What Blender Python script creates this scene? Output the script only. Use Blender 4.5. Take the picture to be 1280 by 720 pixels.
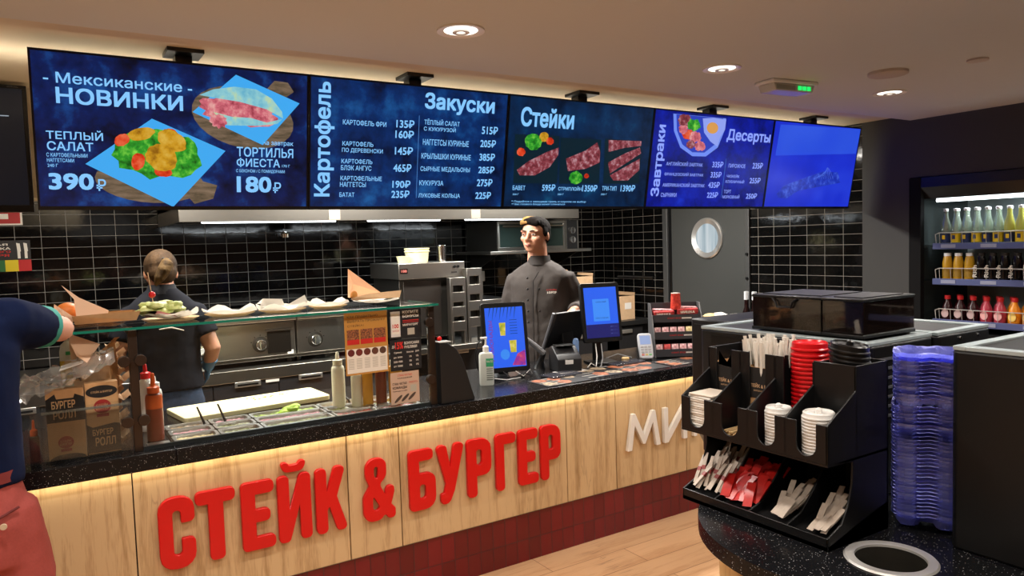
import bpy, bmesh, math, random
from mathutils import Vector, Matrix, Euler
from mathutils.geometry import delaunay_2d_cdt
import numpy as np
random.seed(7)
PI = math.pi
for o in list(bpy.data.objects): bpy.data.objects.remove(o)
S = bpy.context.scene
COL = S.collection

# ---------------------------------------------------------------- camera, light, exposure
def make_camera():
    yaw, pitch, roll = math.radians(32.319), math.radians(3.493), math.radians(-1.780)
    fw = Vector((math.sin(yaw)*math.cos(pitch), math.cos(yaw)*math.cos(pitch), -math.sin(pitch)))
    r0 = Vector((math.cos(yaw), -math.sin(yaw), 0)); u0 = r0.cross(fw)
    r = r0*math.cos(roll)+u0*math.sin(roll); u = -r0*math.sin(roll)+u0*math.cos(roll)
    m = Matrix((r, u, -fw)).transposed().to_4x4(); m.translation = (0, 0, 1.70)
    cd = bpy.data.cameras.new('camera'); cd.sensor_width = 36; cd.lens = 919.4/1280*36
    cd.clip_start = .05; cd.clip_end = 60
    c = bpy.data.objects.new('camera', cd); c.matrix_world = m; COL.objects.link(c); S.camera = c
make_camera()
S.view_settings.view_transform = 'Standard'; S.view_settings.look = 'None'
S.view_settings.gamma = 1; S.view_settings.use_curve_mapping = False
S.view_settings.exposure = 0.0
w = bpy.data.worlds.new('world'); S.world = w; w.use_nodes = True
w.node_tree.nodes['Background'].inputs[0].default_value = (1, .9, .8, 1)
w.node_tree.nodes['Background'].inputs[1].default_value = .22
def lamp(name, kind, loc, energy, color=(1, 1, 1), rot=(0, 0, 0), **kw):
    d = bpy.data.lights.new(name, kind); d.energy = energy; d.color = color
    for k, v in kw.items(): setattr(d, k, v)
    o = bpy.data.objects.new(name, d); o.location = loc; o.rotation_euler = rot; COL.objects.link(o); return o
WARM = (1, .92, .83); COOL = (.86, .95, 1)
# the customer side downlights (three in view, the rest continue the grid behind the camera)
for x in (-1.32, -.04, 1.243, 2.531, 3.808):
    lamp('downlight_lamp', 'SPOT', (x, 2.24, 2.41), 72, WARM, spot_size=math.radians(140), spot_blend=.6, shadow_soft_size=.05)
for x in (-1.3, 0, 1.3, 2.6, 3.8):
    for y in (.9, -.5):
        lamp('downlight_lamp', 'SPOT', (x, y, 2.41), 54, WARM, spot_size=math.radians(140), spot_blend=.6, shadow_soft_size=.06)
# kitchen ceiling fittings behind the menu boards
for x in (.5, 2.0, 3.6):
    lamp('kitchen_lamp', 'AREA', (x, 4.25, 2.44), 66, (1, .95, .88), shape='RECTANGLE', size=.9, size_y=.25)
# strips of lamp inside the extractor hood
for x in (1.35, 2.15, 3.15):
    lamp('hood_lamp', 'AREA', (x, 5.06, 1.88), 9, COOL, shape='RECTANGLE', size=.62, size_y=.1)
# led strip under the front edge of the worktop
lamp('counter_strip_lamp', 'AREA', (1.75, 3.197, .846), 2.6, (1, .84, .56), rot=(math.radians(22), 0, 0), shape='RECTANGLE', size=4.4, size_y=.012)
# added fill lamp, unseen behind the menu boards, brightens the ceiling recess
lamp('recess_fill_lamp', 'AREA', (2.2, 3.30, 2.30), 9, (1, .90, .74), rot=(PI, 0, 0), shape='RECTANGLE', size=5.2, size_y=.03)
# fridge tube
lamp('fridge_tube_lamp', 'AREA', (5.0, 1.2, 1.885), 26, (.92, .98, 1), shape='RECTANGLE', size=.05, size_y=2.6)

# ---------------------------------------------------------------- helpers
def lin(h):
    if not isinstance(h, str): return tuple(h)
    h = h.lstrip('#'); v = [int(h[i:i+2], 16)/255 for i in (0, 2, 4)]
    return tuple(c/12.92 if c <= .04045 else ((c+.055)/1.055)**2.4 for c in v)
MATS = {}
def mat(name, col, rough=.5, metal=0, emit=0, alpha=1, trans=0, noise=0, nscale=20, bump=0, bscale=60, ior=1.45, spec=.5, stretch=None, col2=None, coat=0, sss=0):
    if name in MATS: return MATS[name]
    m = bpy.data.materials.new(name); m.use_nodes = True; nt = m.node_tree; N = nt.nodes; L = nt.links
    b = N['Principled BSDF']; c = lin(col)
    b.inputs['Base Color'].default_value = (*c, 1); b.inputs['Roughness'].default_value = rough
    b.inputs['Metallic'].default_value = metal; b.inputs['IOR'].default_value = ior
    b.inputs['Specular IOR Level'].default_value = spec
    b.inputs['Alpha'].default_value = alpha; b.inputs['Transmission Weight'].default_value = trans
    b.inputs['Coat Weight'].default_value = coat
    if sss: b.inputs['Subsurface Weight'].default_value = sss; b.inputs['Subsurface Radius'].default_value = (.01, .004, .002)
    if emit:
        b.inputs['Emission Color'].default_value = (*c, 1); b.inputs['Emission Strength'].default_value = emit
    if noise or bump:
        tc = N.new('ShaderNodeTexCoord'); mp = N.new('ShaderNodeMapping'); L.new(tc.outputs['Object'], mp.inputs[0])
        if stretch: mp.inputs['Scale'].default_value = stretch
        if noise:
            t = N.new('ShaderNodeTexNoise'); t.inputs['Scale'].default_value = nscale; t.inputs['Detail'].default_value = 6
            L.new(mp.outputs[0], t.inputs['Vector'])
            r = N.new('ShaderNodeValToRGB'); r.color_ramp.elements[0].position = .3; r.color_ramp.elements[1].position = .7
            a = tuple(max(0, x*(1-noise)) for x in c); d = lin(col2) if col2 else tuple(min(1, x*(1+noise)) for x in c)
            r.color_ramp.elements[0].color = (*a, 1); r.color_ramp.elements[1].color = (*d, 1)
            L.new(t.outputs[0], r.inputs[0]); L.new(r.outputs[0], b.inputs['Base Color'])
            if emit: L.new(r.outputs[0], b.inputs['Emission Color'])
        if bump:
            t = N.new('ShaderNodeTexNoise'); t.inputs['Scale'].default_value = bscale; t.inputs['Detail'].default_value = 4
            L.new(mp.outputs[0], t.inputs['Vector'])
            bp = N.new('ShaderNodeBump'); bp.inputs['Strength'].default_value = bump; bp.inputs['Distance'].default_value = .02
            L.new(t.outputs[0], bp.inputs['Height']); L.new(bp.outputs[0], b.inputs['Normal'])
    MATS[name] = m; return m
def glow(name, col, strength=1.0):
    if name in MATS: return MATS[name]
    m = bpy.data.materials.new(name); m.use_nodes = True; N = m.node_tree.nodes
    b = N['Principled BSDF']; b.inputs['Base Color'].default_value = (0, 0, 0, 1); b.inputs['Roughness'].default_value = .35
    b.inputs['Emission Color'].default_value = (*lin(col), 1); b.inputs['Emission Strength'].default_value = strength
    MATS[name] = m; return m
def glow_noise(name, cols, scale, strength=1.0, detail=8, pos=None, stretch=(1, 1, 1)):
    if name in MATS: return MATS[name]
    m = bpy.data.materials.new(name); m.use_nodes = True; N = m.node_tree.nodes; L = m.node_tree.links
    b = N['Principled BSDF']; b.inputs['Base Color'].default_value = (0, 0, 0, 1); b.inputs['Roughness'].default_value = .3
    tc = N.new('ShaderNodeTexCoord'); mp = N.new('ShaderNodeMapping'); mp.inputs['Scale'].default_value = stretch
    t = N.new('ShaderNodeTexNoise'); t.inputs['Scale'].default_value = scale; t.inputs['Detail'].default_value = detail; t.inputs['Roughness'].default_value = .65
    r = N.new('ShaderNodeValToRGB'); e = r.color_ramp.elements
    n = len(cols)
    while len(e) < n: e.new(.5)
    for i, c in enumerate(cols):
        e[i].position = (pos[i] if pos else .3+.4*i/(n-1)); e[i].color = (*lin(c), 1)
    L.new(tc.outputs['Object'], mp.inputs[0]); L.new(mp.outputs[0], t.inputs['Vector']); L.new(t.outputs[0], r.inputs[0])
    L.new(r.outputs[0], b.inputs['Emission Color']); b.inputs['Emission Strength'].default_value = strength
    MATS[name] = m; return m

def wloc(o):
    v = Vector((0, 0, 0))
    while o is not None: v = v+o.location; o = o.parent
    return v
class G:
    def __init__(s): s.bm = bmesh.new()
    def _add(s, verts, faces, M=None):
        vs = [s.bm.verts.new(M @ Vector(v) if M is not None else v) for v in verts]
        for f in faces:
            try: s.bm.faces.new([vs[i] for i in f])
            except ValueError: pass
        return s
    def box(s, x0, x1, y0, y1, z0, z1, M=None):
        v = [(x, y, z) for z in (z0, z1) for x, y in ((x0, y0), (x1, y0), (x1, y1), (x0, y1))]
        return s._add(v, [(3, 2, 1, 0), (4, 5, 6, 7), (0, 1, 5, 4), (1, 2, 6, 5), (2, 3, 7, 6), (3, 0, 4, 7)], M)
    def cbox(s, c, size, rot=(0, 0, 0)):
        a, b, d = (q/2 for q in size)
        return s.box(-a, a, -b, b, -d, d, Matrix.Translation(c) @ Euler(rot).to_matrix().to_4x4())
    def prism(s, poly, a, b, axis='y', M=None):
        # poly = list of 2D points; axis y: (x,z), x: (y,z), z: (x,y)
        def p(q, t): return {'y': (q[0], t, q[1]), 'x': (t, q[0], q[1]), 'z': (q[0], q[1], t)}[axis]
        n = len(poly); v = [p(q, a) for q in poly]+[p(q, b) for q in poly]
        f = [tuple(range(n))[::-1], tuple(range(n, 2*n))]+[(i, (i+1) % n, n+(i+1) % n, n+i) for i in range(n)]
        return s._add(v, f, M)
    def tube(s, pts, r, n=8, cap=True, flat=1.0, up=None):
        pts = [Vector(p) for p in pts]; rs = r if isinstance(r, (list, tuple)) else [r]*len(pts)
        rings = []; prev = None
        for i, p in enumerate(pts):
            d = (pts[min(i+1, len(pts)-1)]-pts[max(i-1, 0)])
            if d.length < 1e-9: d = Vector((0, 0, 1))
            d.normalize()
            if prev is None:
                ref = Vector(up) if up else (Vector((0, 0, 1)) if abs(d.z) < .9 else Vector((1, 0, 0)))
                a = d.cross(ref).normalized()
            else:
                a = (prev-d*prev.dot(d))
                a = a.normalized() if a.length > 1e-6 else d.orthogonal().normalized()
            b = d.cross(a); prev = a
            rings.append([s.bm.verts.new(p+(a*math.cos(2*PI*k/n)+b*math.sin(2*PI*k/n)*flat)*rs[i]) for k in range(n)])
        for i in range(len(rings)-1):
            for k in range(n):
                try: s.bm.faces.new((rings[i][k], rings[i][(k+1) % n], rings[i+1][(k+1) % n], rings[i+1][k]))
                except ValueError: pass
        if cap:
            for rg in (rings[0][::-1], rings[-1]):
                try: s.bm.faces.new(rg)
                except ValueError: pass
        return s
    def lathe(s, prof, c=(0, 0, 0), n=24, M=None, sx=1, sy=1):
        M2 = Matrix.Translation(c); M2 = M2 @ M if M is not None else M2
        rings = []
        for r, z in prof:
            if r < 1e-6: rings.append([s.bm.verts.new(M2 @ Vector((0, 0, z)))])
            else: rings.append([s.bm.verts.new(M2 @ Vector((r*sx*math.cos(2*PI*k/n), r*sy*math.sin(2*PI*k/n), z))) for k in range(n)])
        for a, b in zip(rings, rings[1:]):
            for k in range(n):
                k2 = (k+1) % n
                if len(a) == 1 and len(b) == 1: continue
                f = (a[0], b[k2], b[k]) if len(a) == 1 else (a[k], a[k2], b[0]) if len(b) == 1 else (a[k], a[k2], b[k2], b[k])
                try: s.bm.faces.new(f)
                except ValueError: pass
        return s
    def loft(s, rings, cap=True):
        rr = [[s.bm.verts.new(p) for p in r] for r in rings]; n = len(rr[0])
        for a, b in zip(rr, rr[1:]):
            for k in range(n):
                try: s.bm.faces.new((a[k], a[(k+1) % n], b[(k+1) % n], b[k]))
                except ValueError: pass
        if cap:
            s.bm.faces.new(rr[0][::-1]); s.bm.faces.new(rr[-1])
        return s
    def ell(s, c, r, rot=(0, 0, 0), n=16):
        M = Matrix.Translation(c) @ Euler(rot).to_matrix().to_4x4() @ Matrix.Diagonal((*r, 1))
        m = n//2
        return s.lathe([(math.sin(PI*i/m), -math.cos(PI*i/m)) for i in range(m+1)], n=n, M=M)
    def blob(s, c, r, amp=.25, n=12, seed=0):
        rnd = random.Random(seed); k0 = len(s.bm.verts)
        s.ell(c, r, n=n); s.bm.verts.ensure_lookup_table(); c = Vector(c)
        for v in list(s.bm.verts)[k0:]: v.co = c+(v.co-c)*(1+rnd.uniform(-amp, amp))
        return s
    def sheet(s, f, nu, nv, thick=0):
        # f(u,v) -> point
        g = [[s.bm.verts.new(f(i/nu, j/nv)) for j in range(nv+1)] for i in range(nu+1)]
        for i in range(nu):
            for j in range(nv): s.bm.faces.new((g[i][j], g[i+1][j], g[i+1][j+1], g[i][j+1]))
        if thick:
            bmesh.ops.solidify(s.bm, geom=[x for x in s.bm.faces], thickness=thick)
        return s
    def build(s, name, m, parent=None, smooth=True, ang=35, bev=0, local=False, seg=2):
        if parent is not None and not local: bmesh.ops.translate(s.bm, verts=s.bm.verts, vec=-wloc(parent))
        bmesh.ops.recalc_face_normals(s.bm, faces=s.bm.faces)
        me = bpy.data.meshes.new(name); s.bm.to_mesh(me); s.bm.free()
        for x in (m if isinstance(m, (list, tuple)) else [m]): me.materials.append(x)
        if smooth:
            for p in me.polygons: p.use_smooth = True
            me.set_sharp_from_angle(angle=math.radians(ang))
        o = bpy.data.objects.new(name, me); COL.objects.link(o)
        if parent is not None: o.parent = parent
        if bev:
            b = o.modifiers.new('bevel', 'BEVEL'); b.width = bev; b.segments = seg; b.limit_method = 'ANGLE'; b.angle_limit = math.radians(40)
        return o
def tag(o, label, cat, group=None, kind=None):
    o['label'] = label; o['category'] = cat
    if group: o['group'] = group
    if kind: o['kind'] = kind
    return o
def thing(name, label, cat, loc=(0, 0, 0), rotz=0, group=None):
    o = bpy.data.objects.new(name, None); o.empty_display_size = .05; COL.objects.link(o)
    o.location = loc; o.rotation_euler = (0, 0, rotz); return tag(o, label, cat, group)
def struct(o): o['kind'] = 'structure'; return o
def dup(root, loc, label=None, rotz=None, rot=None, group=None):
    def cp(o, par):
        c = o.copy(); COL.objects.link(c); c.parent = par
        for ch in o.children: cp(ch, c)
        return c
    r = cp(root, root.parent); r.location = loc
    if rotz is not None: r.rotation_euler = (0, 0, rotz)
    if rot is not None: r.rotation_euler = rot
    if label: r['label'] = label
    if group: r['group'] = group
    return r
_fonts = {}
def text_into(g, s, x0, x1, z0, z1, y=0, bold=0.0, M=None):
    """letters in the xz plane facing -y, filling the box x0..x1, z0..z1; bold = extra stroke weight"""
    if s not in _fonts:
        c = bpy.data.curves.new('t', 'FONT'); c.body = s; c.resolution_u = 3; c.fill_mode = 'NONE'
        o = bpy.data.objects.new('t', c)
        me = bpy.data.meshes.new_from_object(o)
        p = [Vector((v.co.x, v.co.y)) for v in me.vertices]; es = [tuple(e.vertices) for e in me.edges]
        bpy.data.meshes.remove(me); bpy.data.objects.remove(o); bpy.data.curves.remove(c)
        r = delaunay_2d_cdt(p, es, [], 0, 1e-6)
        V = np.array([(v.x, v.y) for v in r[0]]); F = np.array([t for t in r[2] if len(t) == 3])
        P = np.array([(q.x, q.y) for q in p]); E1 = P[[e[0] for e in es]]; E2 = P[[e[1] for e in es]]
        ct = V[F].mean(1)[:, None, :]; a = (E1[None, :, 1] > ct[..., 1]) != (E2[None, :, 1] > ct[..., 1])
        with np.errstate(divide='ignore', invalid='ignore'):
            xi = E1[None, :, 0]+(ct[..., 1]-E1[None, :, 1])/(E2[None, :, 1]-E1[None, :, 1])*(E2[None, :, 0]-E1[None, :, 0])
        ins = (a & (ct[..., 0] < xi)).sum(1) % 2 == 1
        _fonts[s] = ([Vector((v[0], v[1], 0)) for v in V], [tuple(int(q) for q in t) for t in F[ins]])
    vs, fs = _fonts[s]
    ax, bx = min(v.x for v in vs), max(v.x for v in vs); az, bz = min(v.y for v in vs), max(v.y for v in vs)
    b = bold*.8 if bold > .008 else 0
    kx = (x1-x0)/(bx-ax+2*b); kz = (z1-z0)/(bz-az+2*b)
    for n, (dx, dz) in enumerate(((0, 0), (b, b), (-b, b), (b, -b), (-b, -b), (b, 0), (-b, 0)) if b else ((0, 0),)):
        g._add([(x0+(v.x-ax+b+dx)*kx, y+n*.00001, z0+(v.y-az+b+dz)*kz) for v in vs], fs, M)
    return g

# ---------------------------------------------------------------- shared materials
def wood_mat(name, light, dark, axis='z', scale=1.0, rough=.45, plank=None, mort='#5a3a22'):
    m = bpy.data.materials.new(name); m.use_nodes = True; N = m.node_tree.nodes; L = m.node_tree.links
    b = N['Principled BSDF']; b.inputs['Roughness'].default_value = rough
    tc = N.new('ShaderNodeTexCoord'); mp = N.new('ShaderNodeMapping')
    sc = {'z': (7, 7, .55), 'x': (.6, 7, 7)}[axis]; mp.inputs['Scale'].default_value = tuple(q*scale for q in sc)
    L.new(tc.outputs['Object'], mp.inputs[0])
    n1 = N.new('ShaderNodeTexNoise'); n1.inputs['Scale'].default_value = 3.2; n1.inputs['Detail'].default_value = 9; n1.inputs['Roughness'].default_value = .62; n1.inputs['Distortion'].default_value = .7
    L.new(mp.outputs[0], n1.inputs['Vector'])
    mp2 = N.new('ShaderNodeMapping'); mp2.inputs['Scale'].default_value = tuple(q*scale*6 for q in sc); L.new(tc.outputs['Object'], mp2.inputs[0])
    n2 = N.new('ShaderNodeTexNoise'); n2.inputs['Scale'].default_value = 5; n2.inputs['Detail'].default_value = 5; L.new(mp2.outputs[0], n2.inputs['Vector'])
    ad = N.new('ShaderNodeMath'); ad.operation = 'MULTIPLY_ADD'; L.new(n2.outputs[0], ad.inputs[0]); ad.inputs[1].default_value = .35; L.new(n1.outputs[0], ad.inputs[2])
    r = N.new('ShaderNodeValToRGB'); e = r.color_ramp.elements
    e[0].position = .42; e[0].color = (*lin(dark), 1); e[1].position = .70; e[1].color = (*lin(light), 1)
    L.new(ad.outputs[0], r.inputs[0]); out = r.outputs[0]
    # dark knots and cracks along the grain
    mp3 = N.new('ShaderNodeMapping'); mp3.inputs['Scale'].default_value = tuple(q*scale*.55 for q in sc); L.new(tc.outputs['Object'], mp3.inputs[0])
    n3 = N.new('ShaderNodeTexNoise'); n3.inputs['Scale'].default_value = 6; n3.inputs['Detail'].default_value = 3; L.new(mp3.outputs[0], n3.inputs['Vector'])
    r3 = N.new('ShaderNodeValToRGB'); r3.color_ramp.elements[0].position = .485; r3.color_ramp.elements[1].position = .5
    r3.color_ramp.elements.new(.515).color = (0, 0, 0, 1)
    r3.color_ramp.elements[0].color = (0, 0, 0, 1); r3.color_ramp.elements[1].color = (1, 1, 1, 1)
    L.new(n3.outputs[0], r3.inputs[0])
    n4 = N.new('ShaderNodeTexNoise'); n4.inputs['Scale'].default_value = 2.3; L.new(tc.outputs['Object'], n4.inputs['Vector'])
    r4 = N.new('ShaderNodeValToRGB'); r4.color_ramp.elements[0].position = .55; r4.color_ramp.elements[1].position = .68; L.new(n4.outputs[0], r4.inputs[0])
    mu = N.new('ShaderNodeMath'); mu.operation = 'MULTIPLY'; L.new(r3.outputs[0], mu.inputs[0]); L.new(r4.outputs[0], mu.inputs[1])
    mu2 = N.new('ShaderNodeMath'); mu2.operation = 'MULTIPLY'; L.new(mu.outputs[0], mu2.inputs[0]); mu2.inputs[1].default_value = .55
    mx = N.new('ShaderNodeMix'); mx.data_type = 'RGBA'; L.new(mu2.outputs[0], mx.inputs[0]); L.new(out, mx.inputs[6]); mx.inputs[7].default_value = (*lin('#4a3220'), 1)
    out = mx.outputs[2]
    if plank:
        br = N.new('ShaderNodeTexBrick'); br.offset = .37
        br.inputs['Scale'].default_value = 1; br.inputs['Brick Width'].default_value = plank[0]; br.inputs['Row Height'].default_value = plank[1]
        br.inputs['Mortar Size'].default_value = .0022; br.inputs['Color1'].default_value = (1, 1, 1, 1); br.inputs['Color2'].default_value = (.80, .78, .76, 1)
        br.inputs['Mortar'].default_value = (.35, .27, .2, 1); br.inputs['Bias'].default_value = 0
        L.new(tc.outputs['Object'], br.inputs['Vector'])
        ml = N.new('ShaderNodeMix'); ml.data_type = 'RGBA'; ml.blend_type = 'MULTIPLY'; ml.inputs[0].default_value = 1
        L.new(out, ml.inputs[6]); L.new(br.outputs[0], ml.inputs[7]); out = ml.outputs[2]
    L.new(out, b.inputs['Base Color'])
    return m
def tile_mat(name, col, col2, grout, tw, th, off=0.0, rough=.08, axis='xz', origin=(0, 0, 0), mort=.0035, bump=.4):
    m = bpy.data.materials.new(name); m.use_nodes = True; N = m.node_tree.nodes; L = m.node_tree.links
    b = N['Principled BSDF']
    tc = N.new('ShaderNodeTexCoord'); sp = N.new('ShaderNodeSeparateXYZ'); cb = N.new('ShaderNodeCombineXYZ')
    ma = N.new('ShaderNodeMapping'); ma.inputs['Location'].default_value = tuple(-q for q in origin)
    L.new(tc.outputs['Object'], ma.inputs[0]); L.new(ma.outputs[0], sp.inputs[0])
    L.new(sp.outputs[0 if axis[0] == 'x' else 1], cb.inputs[0]); L.new(sp.outputs[2], cb.inputs[1])
    br = N.new('ShaderNodeTexBrick'); br.offset = off; br.inputs['Scale'].default_value = 1
    br.inputs['Brick Width'].default_value = tw; br.inputs['Row Height'].default_value = th; br.inputs['Mortar Size'].default_value = mort/2
    br.inputs['Mortar Smooth'].default_value = .1
    br.inputs['Color1'].default_value = (*lin(col), 1); br.inputs['Color2'].default_value = (*lin(col2), 1); br.inputs['Mortar'].default_value = (*lin(grout), 1)
    L.new(cb.outputs[0], br.inputs['Vector']); L.new(br.outputs[0], b.inputs['Base Color'])
    mr = N.new('ShaderNodeMapRange'); mr.inputs[3].default_value = rough; mr.inputs[4].default_value = .7
    L.new(br.outputs[1], mr.inputs[0]); L.new(mr.outputs[0], b.inputs['Roughness'])
    iv = N.new('ShaderNodeMath'); iv.operation = 'SUBTRACT'; iv.inputs[0].default_value = 1; L.new(br.outputs[1], iv.inputs[1])
    n = N.new('ShaderNodeTexNoise'); n.inputs['Scale'].default_value = 9; L.new(tc.outputs['Object'], n.inputs['Vector'])
    ad = N.new('ShaderNodeMath'); ad.operation = 'MULTIPLY_ADD'; L.new(n.outputs[0], ad.inputs[0]); ad.inputs[1].default_value = .6; L.new(iv.outputs[0], ad.inputs[2])
    bp = N.new('ShaderNodeBump'); bp.inputs['Strength'].default_value = bump; bp.inputs['Distance'].default_value = .004
    L.new(ad.outputs[0], bp.inputs['Height']); L.new(bp.outputs[0], b.inputs['Normal'])
    return m
def stone_mat():
    m = bpy.data.materials.new('black_speckled_stone'); m.use_nodes = True; N = m.node_tree.nodes; L = m.node_tree.links
    b = N['Principled BSDF']; b.inputs['Roughness'].default_value = .2; b.inputs['Specular IOR Level'].default_value = .22
    tc = N.new('ShaderNodeTexCoord'); v = N.new('ShaderNodeTexVoronoi'); v.inputs['Scale'].default_value = 190
    L.new(tc.outputs['Object'], v.inputs['Vector'])
    r = N.new('ShaderNodeValToRGB'); r.color_ramp.elements[0].position = .16; r.color_ramp.elements[0].color = (1, 1, 1, 1); r.color_ramp.elements[1].position = .26; r.color_ramp.elements[1].color = (0, 0, 0, 1)
    L.new(v.outputs['Distance'], r.inputs[0])
    sp = N.new('ShaderNodeSeparateColor'); L.new(v.outputs['Color'], sp.inputs[0])
    r2 = N.new('ShaderNodeValToRGB'); r2.color_ramp.elements[0].position = .62; r2.color_ramp.elements[1].position = .95; L.new(sp.outputs[0], r2.inputs[0])
    mu = N.new('ShaderNodeMath'); mu.operation = 'MULTIPLY'; L.new(r.outputs[0], mu.inputs[0]); L.new(r2.outputs[0], mu.inputs[1])
    mx = N.new('ShaderNodeMix'); mx.data_type = 'RGBA'; L.new(mu.outputs[0], mx.inputs[0]); mx.inputs[6].default_value = (.006, .006, .007, 1); mx.inputs[7].default_value = (.40, .40, .40, 1)
    L.new(mx.outputs[2], b.inputs['Base Color']); return m
STONE = stone_mat()
STEEL = mat('brushed_steel', '#a8a49c', .32, 1, bump=.03, bscale=8, stretch=(1, 40, 40))
STEEL_DK = mat('dark_steel', '#6b6862', .38, 1)
CHROME = mat('chrome', '#d8d8d8', .12, 1)
BLACK = mat('black_plastic', '#0c0c0d', .35)
BLACKM = mat('matte_black_board', '#121213', .5)
CHAR = mat('charcoal_paint', '#2b2b2c', .6)
WHITE = mat('white_plastic', '#dcdad5', .4)
PAPER = mat('white_paper', '#ece8e0', .8)
KRAFT = mat('kraft_paper', '#b98f62', .85, noise=.08, nscale=40)
KRAFT_L = mat('pale_kraft', '#d8b48c', .85, noise=.06, nscale=30)
RED = mat('red_acrylic', '#c8090b', .35)
GREYP = mat('grey_plastic', '#55565a', .4)
def glass_mat(name, tint=(.97, .99, .985), rough=.0, a=.14, gl=.65):
    m = bpy.data.materials.new(name); m.use_nodes = True; N = m.node_tree.nodes; L = m.node_tree.links
    for n in list(N):
        if n.type == 'BSDF_PRINCIPLED': N.remove(n)
    out = [n for n in N if n.type == 'OUTPUT_MATERIAL'][0]
    t = N.new('ShaderNodeBsdfTransparent'); t.inputs[0].default_value = (*tint, 1)
    g = N.new('ShaderNodeBsdfGlossy'); g.inputs['Roughness'].default_value = rough
    f = N.new('ShaderNodeFresnel'); f.inputs[0].default_value = 1.45
    ad = N.new('ShaderNodeMath'); ad.operation = 'MULTIPLY_ADD'; ad.inputs[1].default_value = gl; ad.inputs[2].default_value = a*.1; L.new(f.outputs[0], ad.inputs[0])
    mx = N.new('ShaderNodeMixShader'); L.new(ad.outputs[0], mx.inputs[0]); L.new(t.outputs[0], mx.inputs[1]); L.new(g.outputs[0], mx.inputs[2])
    L.new(mx.outputs[0], out.inputs[0]); return m
GLASS = glass_mat('clear_glass')
GLASS_EDGE = mat('green_glass_edge', '#1d7a66', .15, alpha=.8)


def film_mat(name, tint, dif, k, rough):
    m = glass_mat(name, tint, rough, .14 if k < .09 else 2.0, .35 if k < .09 else .9); N = m.node_tree.nodes; L = m.node_tree.links
    out = [n for n in N if n.type == 'OUTPUT_MATERIAL'][0]; mx0 = [n for n in N if n.type == 'MIX_SHADER'][0]
    d = N.new('ShaderNodeBsdfDiffuse'); d.inputs[0].default_value = (*lin(dif), 1)
    mx = N.new('ShaderNodeMixShader'); mx.inputs[0].default_value = k; L.new(mx0.outputs[0], mx.inputs[1]); L.new(d.outputs[0], mx.inputs[2]); L.new(mx.outputs[0], out.inputs[0]); return m
ACRYL = film_mat('clear_acrylic', (.95, .96, .97), '#a8aaa8', .035, .05)
# ---------------------------------------------------------------- the setting
PLASTER = mat('ceiling_plaster', '#c6c7c4', .9)
CREAM = mat('cream_plaster', '#cfc0a6', .9)
DARKWALL = mat('dark_grey_wall', '#383837', .65)
struct(G().box(-3.2, 6.2, -3.2, 6.3, -.1, 0).build('floor', wood_mat('floor_planks', '#cfa67e', '#b0825a', 'x', .8, .38, plank=(1.3, .19))))
struct(G().box(-3.2, 6.2, -3.2, 2.74, 2.43, 2.6).build('ceiling', PLASTER))
struct(G().box(-3.2, 6.2, 2.74, 6.3, 2.465, 2.6).build('ceiling_recess', CREAM))
TILE_B = tile_mat('black_tiles_back', '#060606', '#0b0909', '#77736c', .1508, .0762, axis='xz', origin=(-.012, 0, .0135))
TILE_R = tile_mat('black_tiles_right', '#060606', '#0a0a0a', '#77736c', .1508, .0762, axis='yz', origin=(0, 3.077, .0135))
struct(G().box(-3.2, 4.9, 6.0, 6.2, 0, 2.465).build('wall_back', TILE_B))
def rwall(name, y0, y1, z0, z1, m): struct(G().box(4.9, 5.05, y0, y1, z0, z1).build(name, m))
rwall('wall_right', 5.06, 6.0, 0, 2.465, TILE_R)
rwall('wall_right_tiles', 3.08, 4.06, 0, 2.465, TILE_R)
rwall('wall_right_over_door', 4.06, 5.06, 2.10, 2.465, TILE_R)
rwall('wall_right_grey', 2.74, 3.08, 0, 2.6, DARKWALL)
rwall('wall_right_over_fridge', -.4, 2.74, 2.05, 2.6, DARKWALL)
rwall('wall_right_near', -3.2, -.4, 0, 2.6, DARKWALL)
struct(G().box(-3.2, -3.05, -3.2, 6.2, 0, 2.6).build('wall_left', CREAM))
struct(G().box(-3.2, 6.2, -3.2, -3.05, 0, 2.6).build('wall_near', mat('near_wall', '#8d7a68', .9)))
struct(G().box(-3.05, .3, 3.98, 4.2, 1.97, 2.465).build('wall_soffit', CREAM))
# door with porthole in the right wall
DOORM = mat('door_grey_paint', '#3b3d3c', .5)
d = struct(G().box(4.905, 4.945, 4.10, 4.965, .01, 2.06).build('door_1', DOORM))
fr = G(); fr.box(4.88, 5.0, 5.0, 5.06, 0, 2.10).box(4.88, 5.0, 4.06, 4.10, 0, 2.10).box(4.88, 5.0, 4.06, 5.06, 2.06, 2.12)
fr.build('door_frame', mat('frame_grey', '#4a4b4b', .4, .3), d, bev=.004)
G().box(4.90, 4.99, 4.965, 5.0, 0, 2.06).build('door_gap', BLACK, d)
Mx = Matrix.Translation((4.905, 4.53, 1.69)) @ Matrix.Rotation(-PI/2, 4, 'Y')
G().lathe([(.128, 0), (.128, .008), (.168, .022), (.178, .012), (.178, 0), (.128, 0)], n=48, M=Mx).build('porthole_ring', mat('porthole_steel', '#d8d8d6', .28, .8), d)
G().lathe([(0, .004), (.132, .004)], n=48, M=Mx).build('porthole_pane', glow_noise('porthole_view', ['#9fb4bf', '#c9d8df', '#e6eef2'], 2.5, .8, 2, stretch=(1, 9, .4)), d)
g = G()
for z in (.6, 1.35, 1.55, 1.95): g.lathe([(0, .012), (.012, .012), (.012, 0)], n=12, M=Matrix.Translation((4.88, 4.08, z)) @ Matrix.Rotation(-PI/2, 4, 'Y'))
g.build('bolt', BLACK, d)

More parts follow.
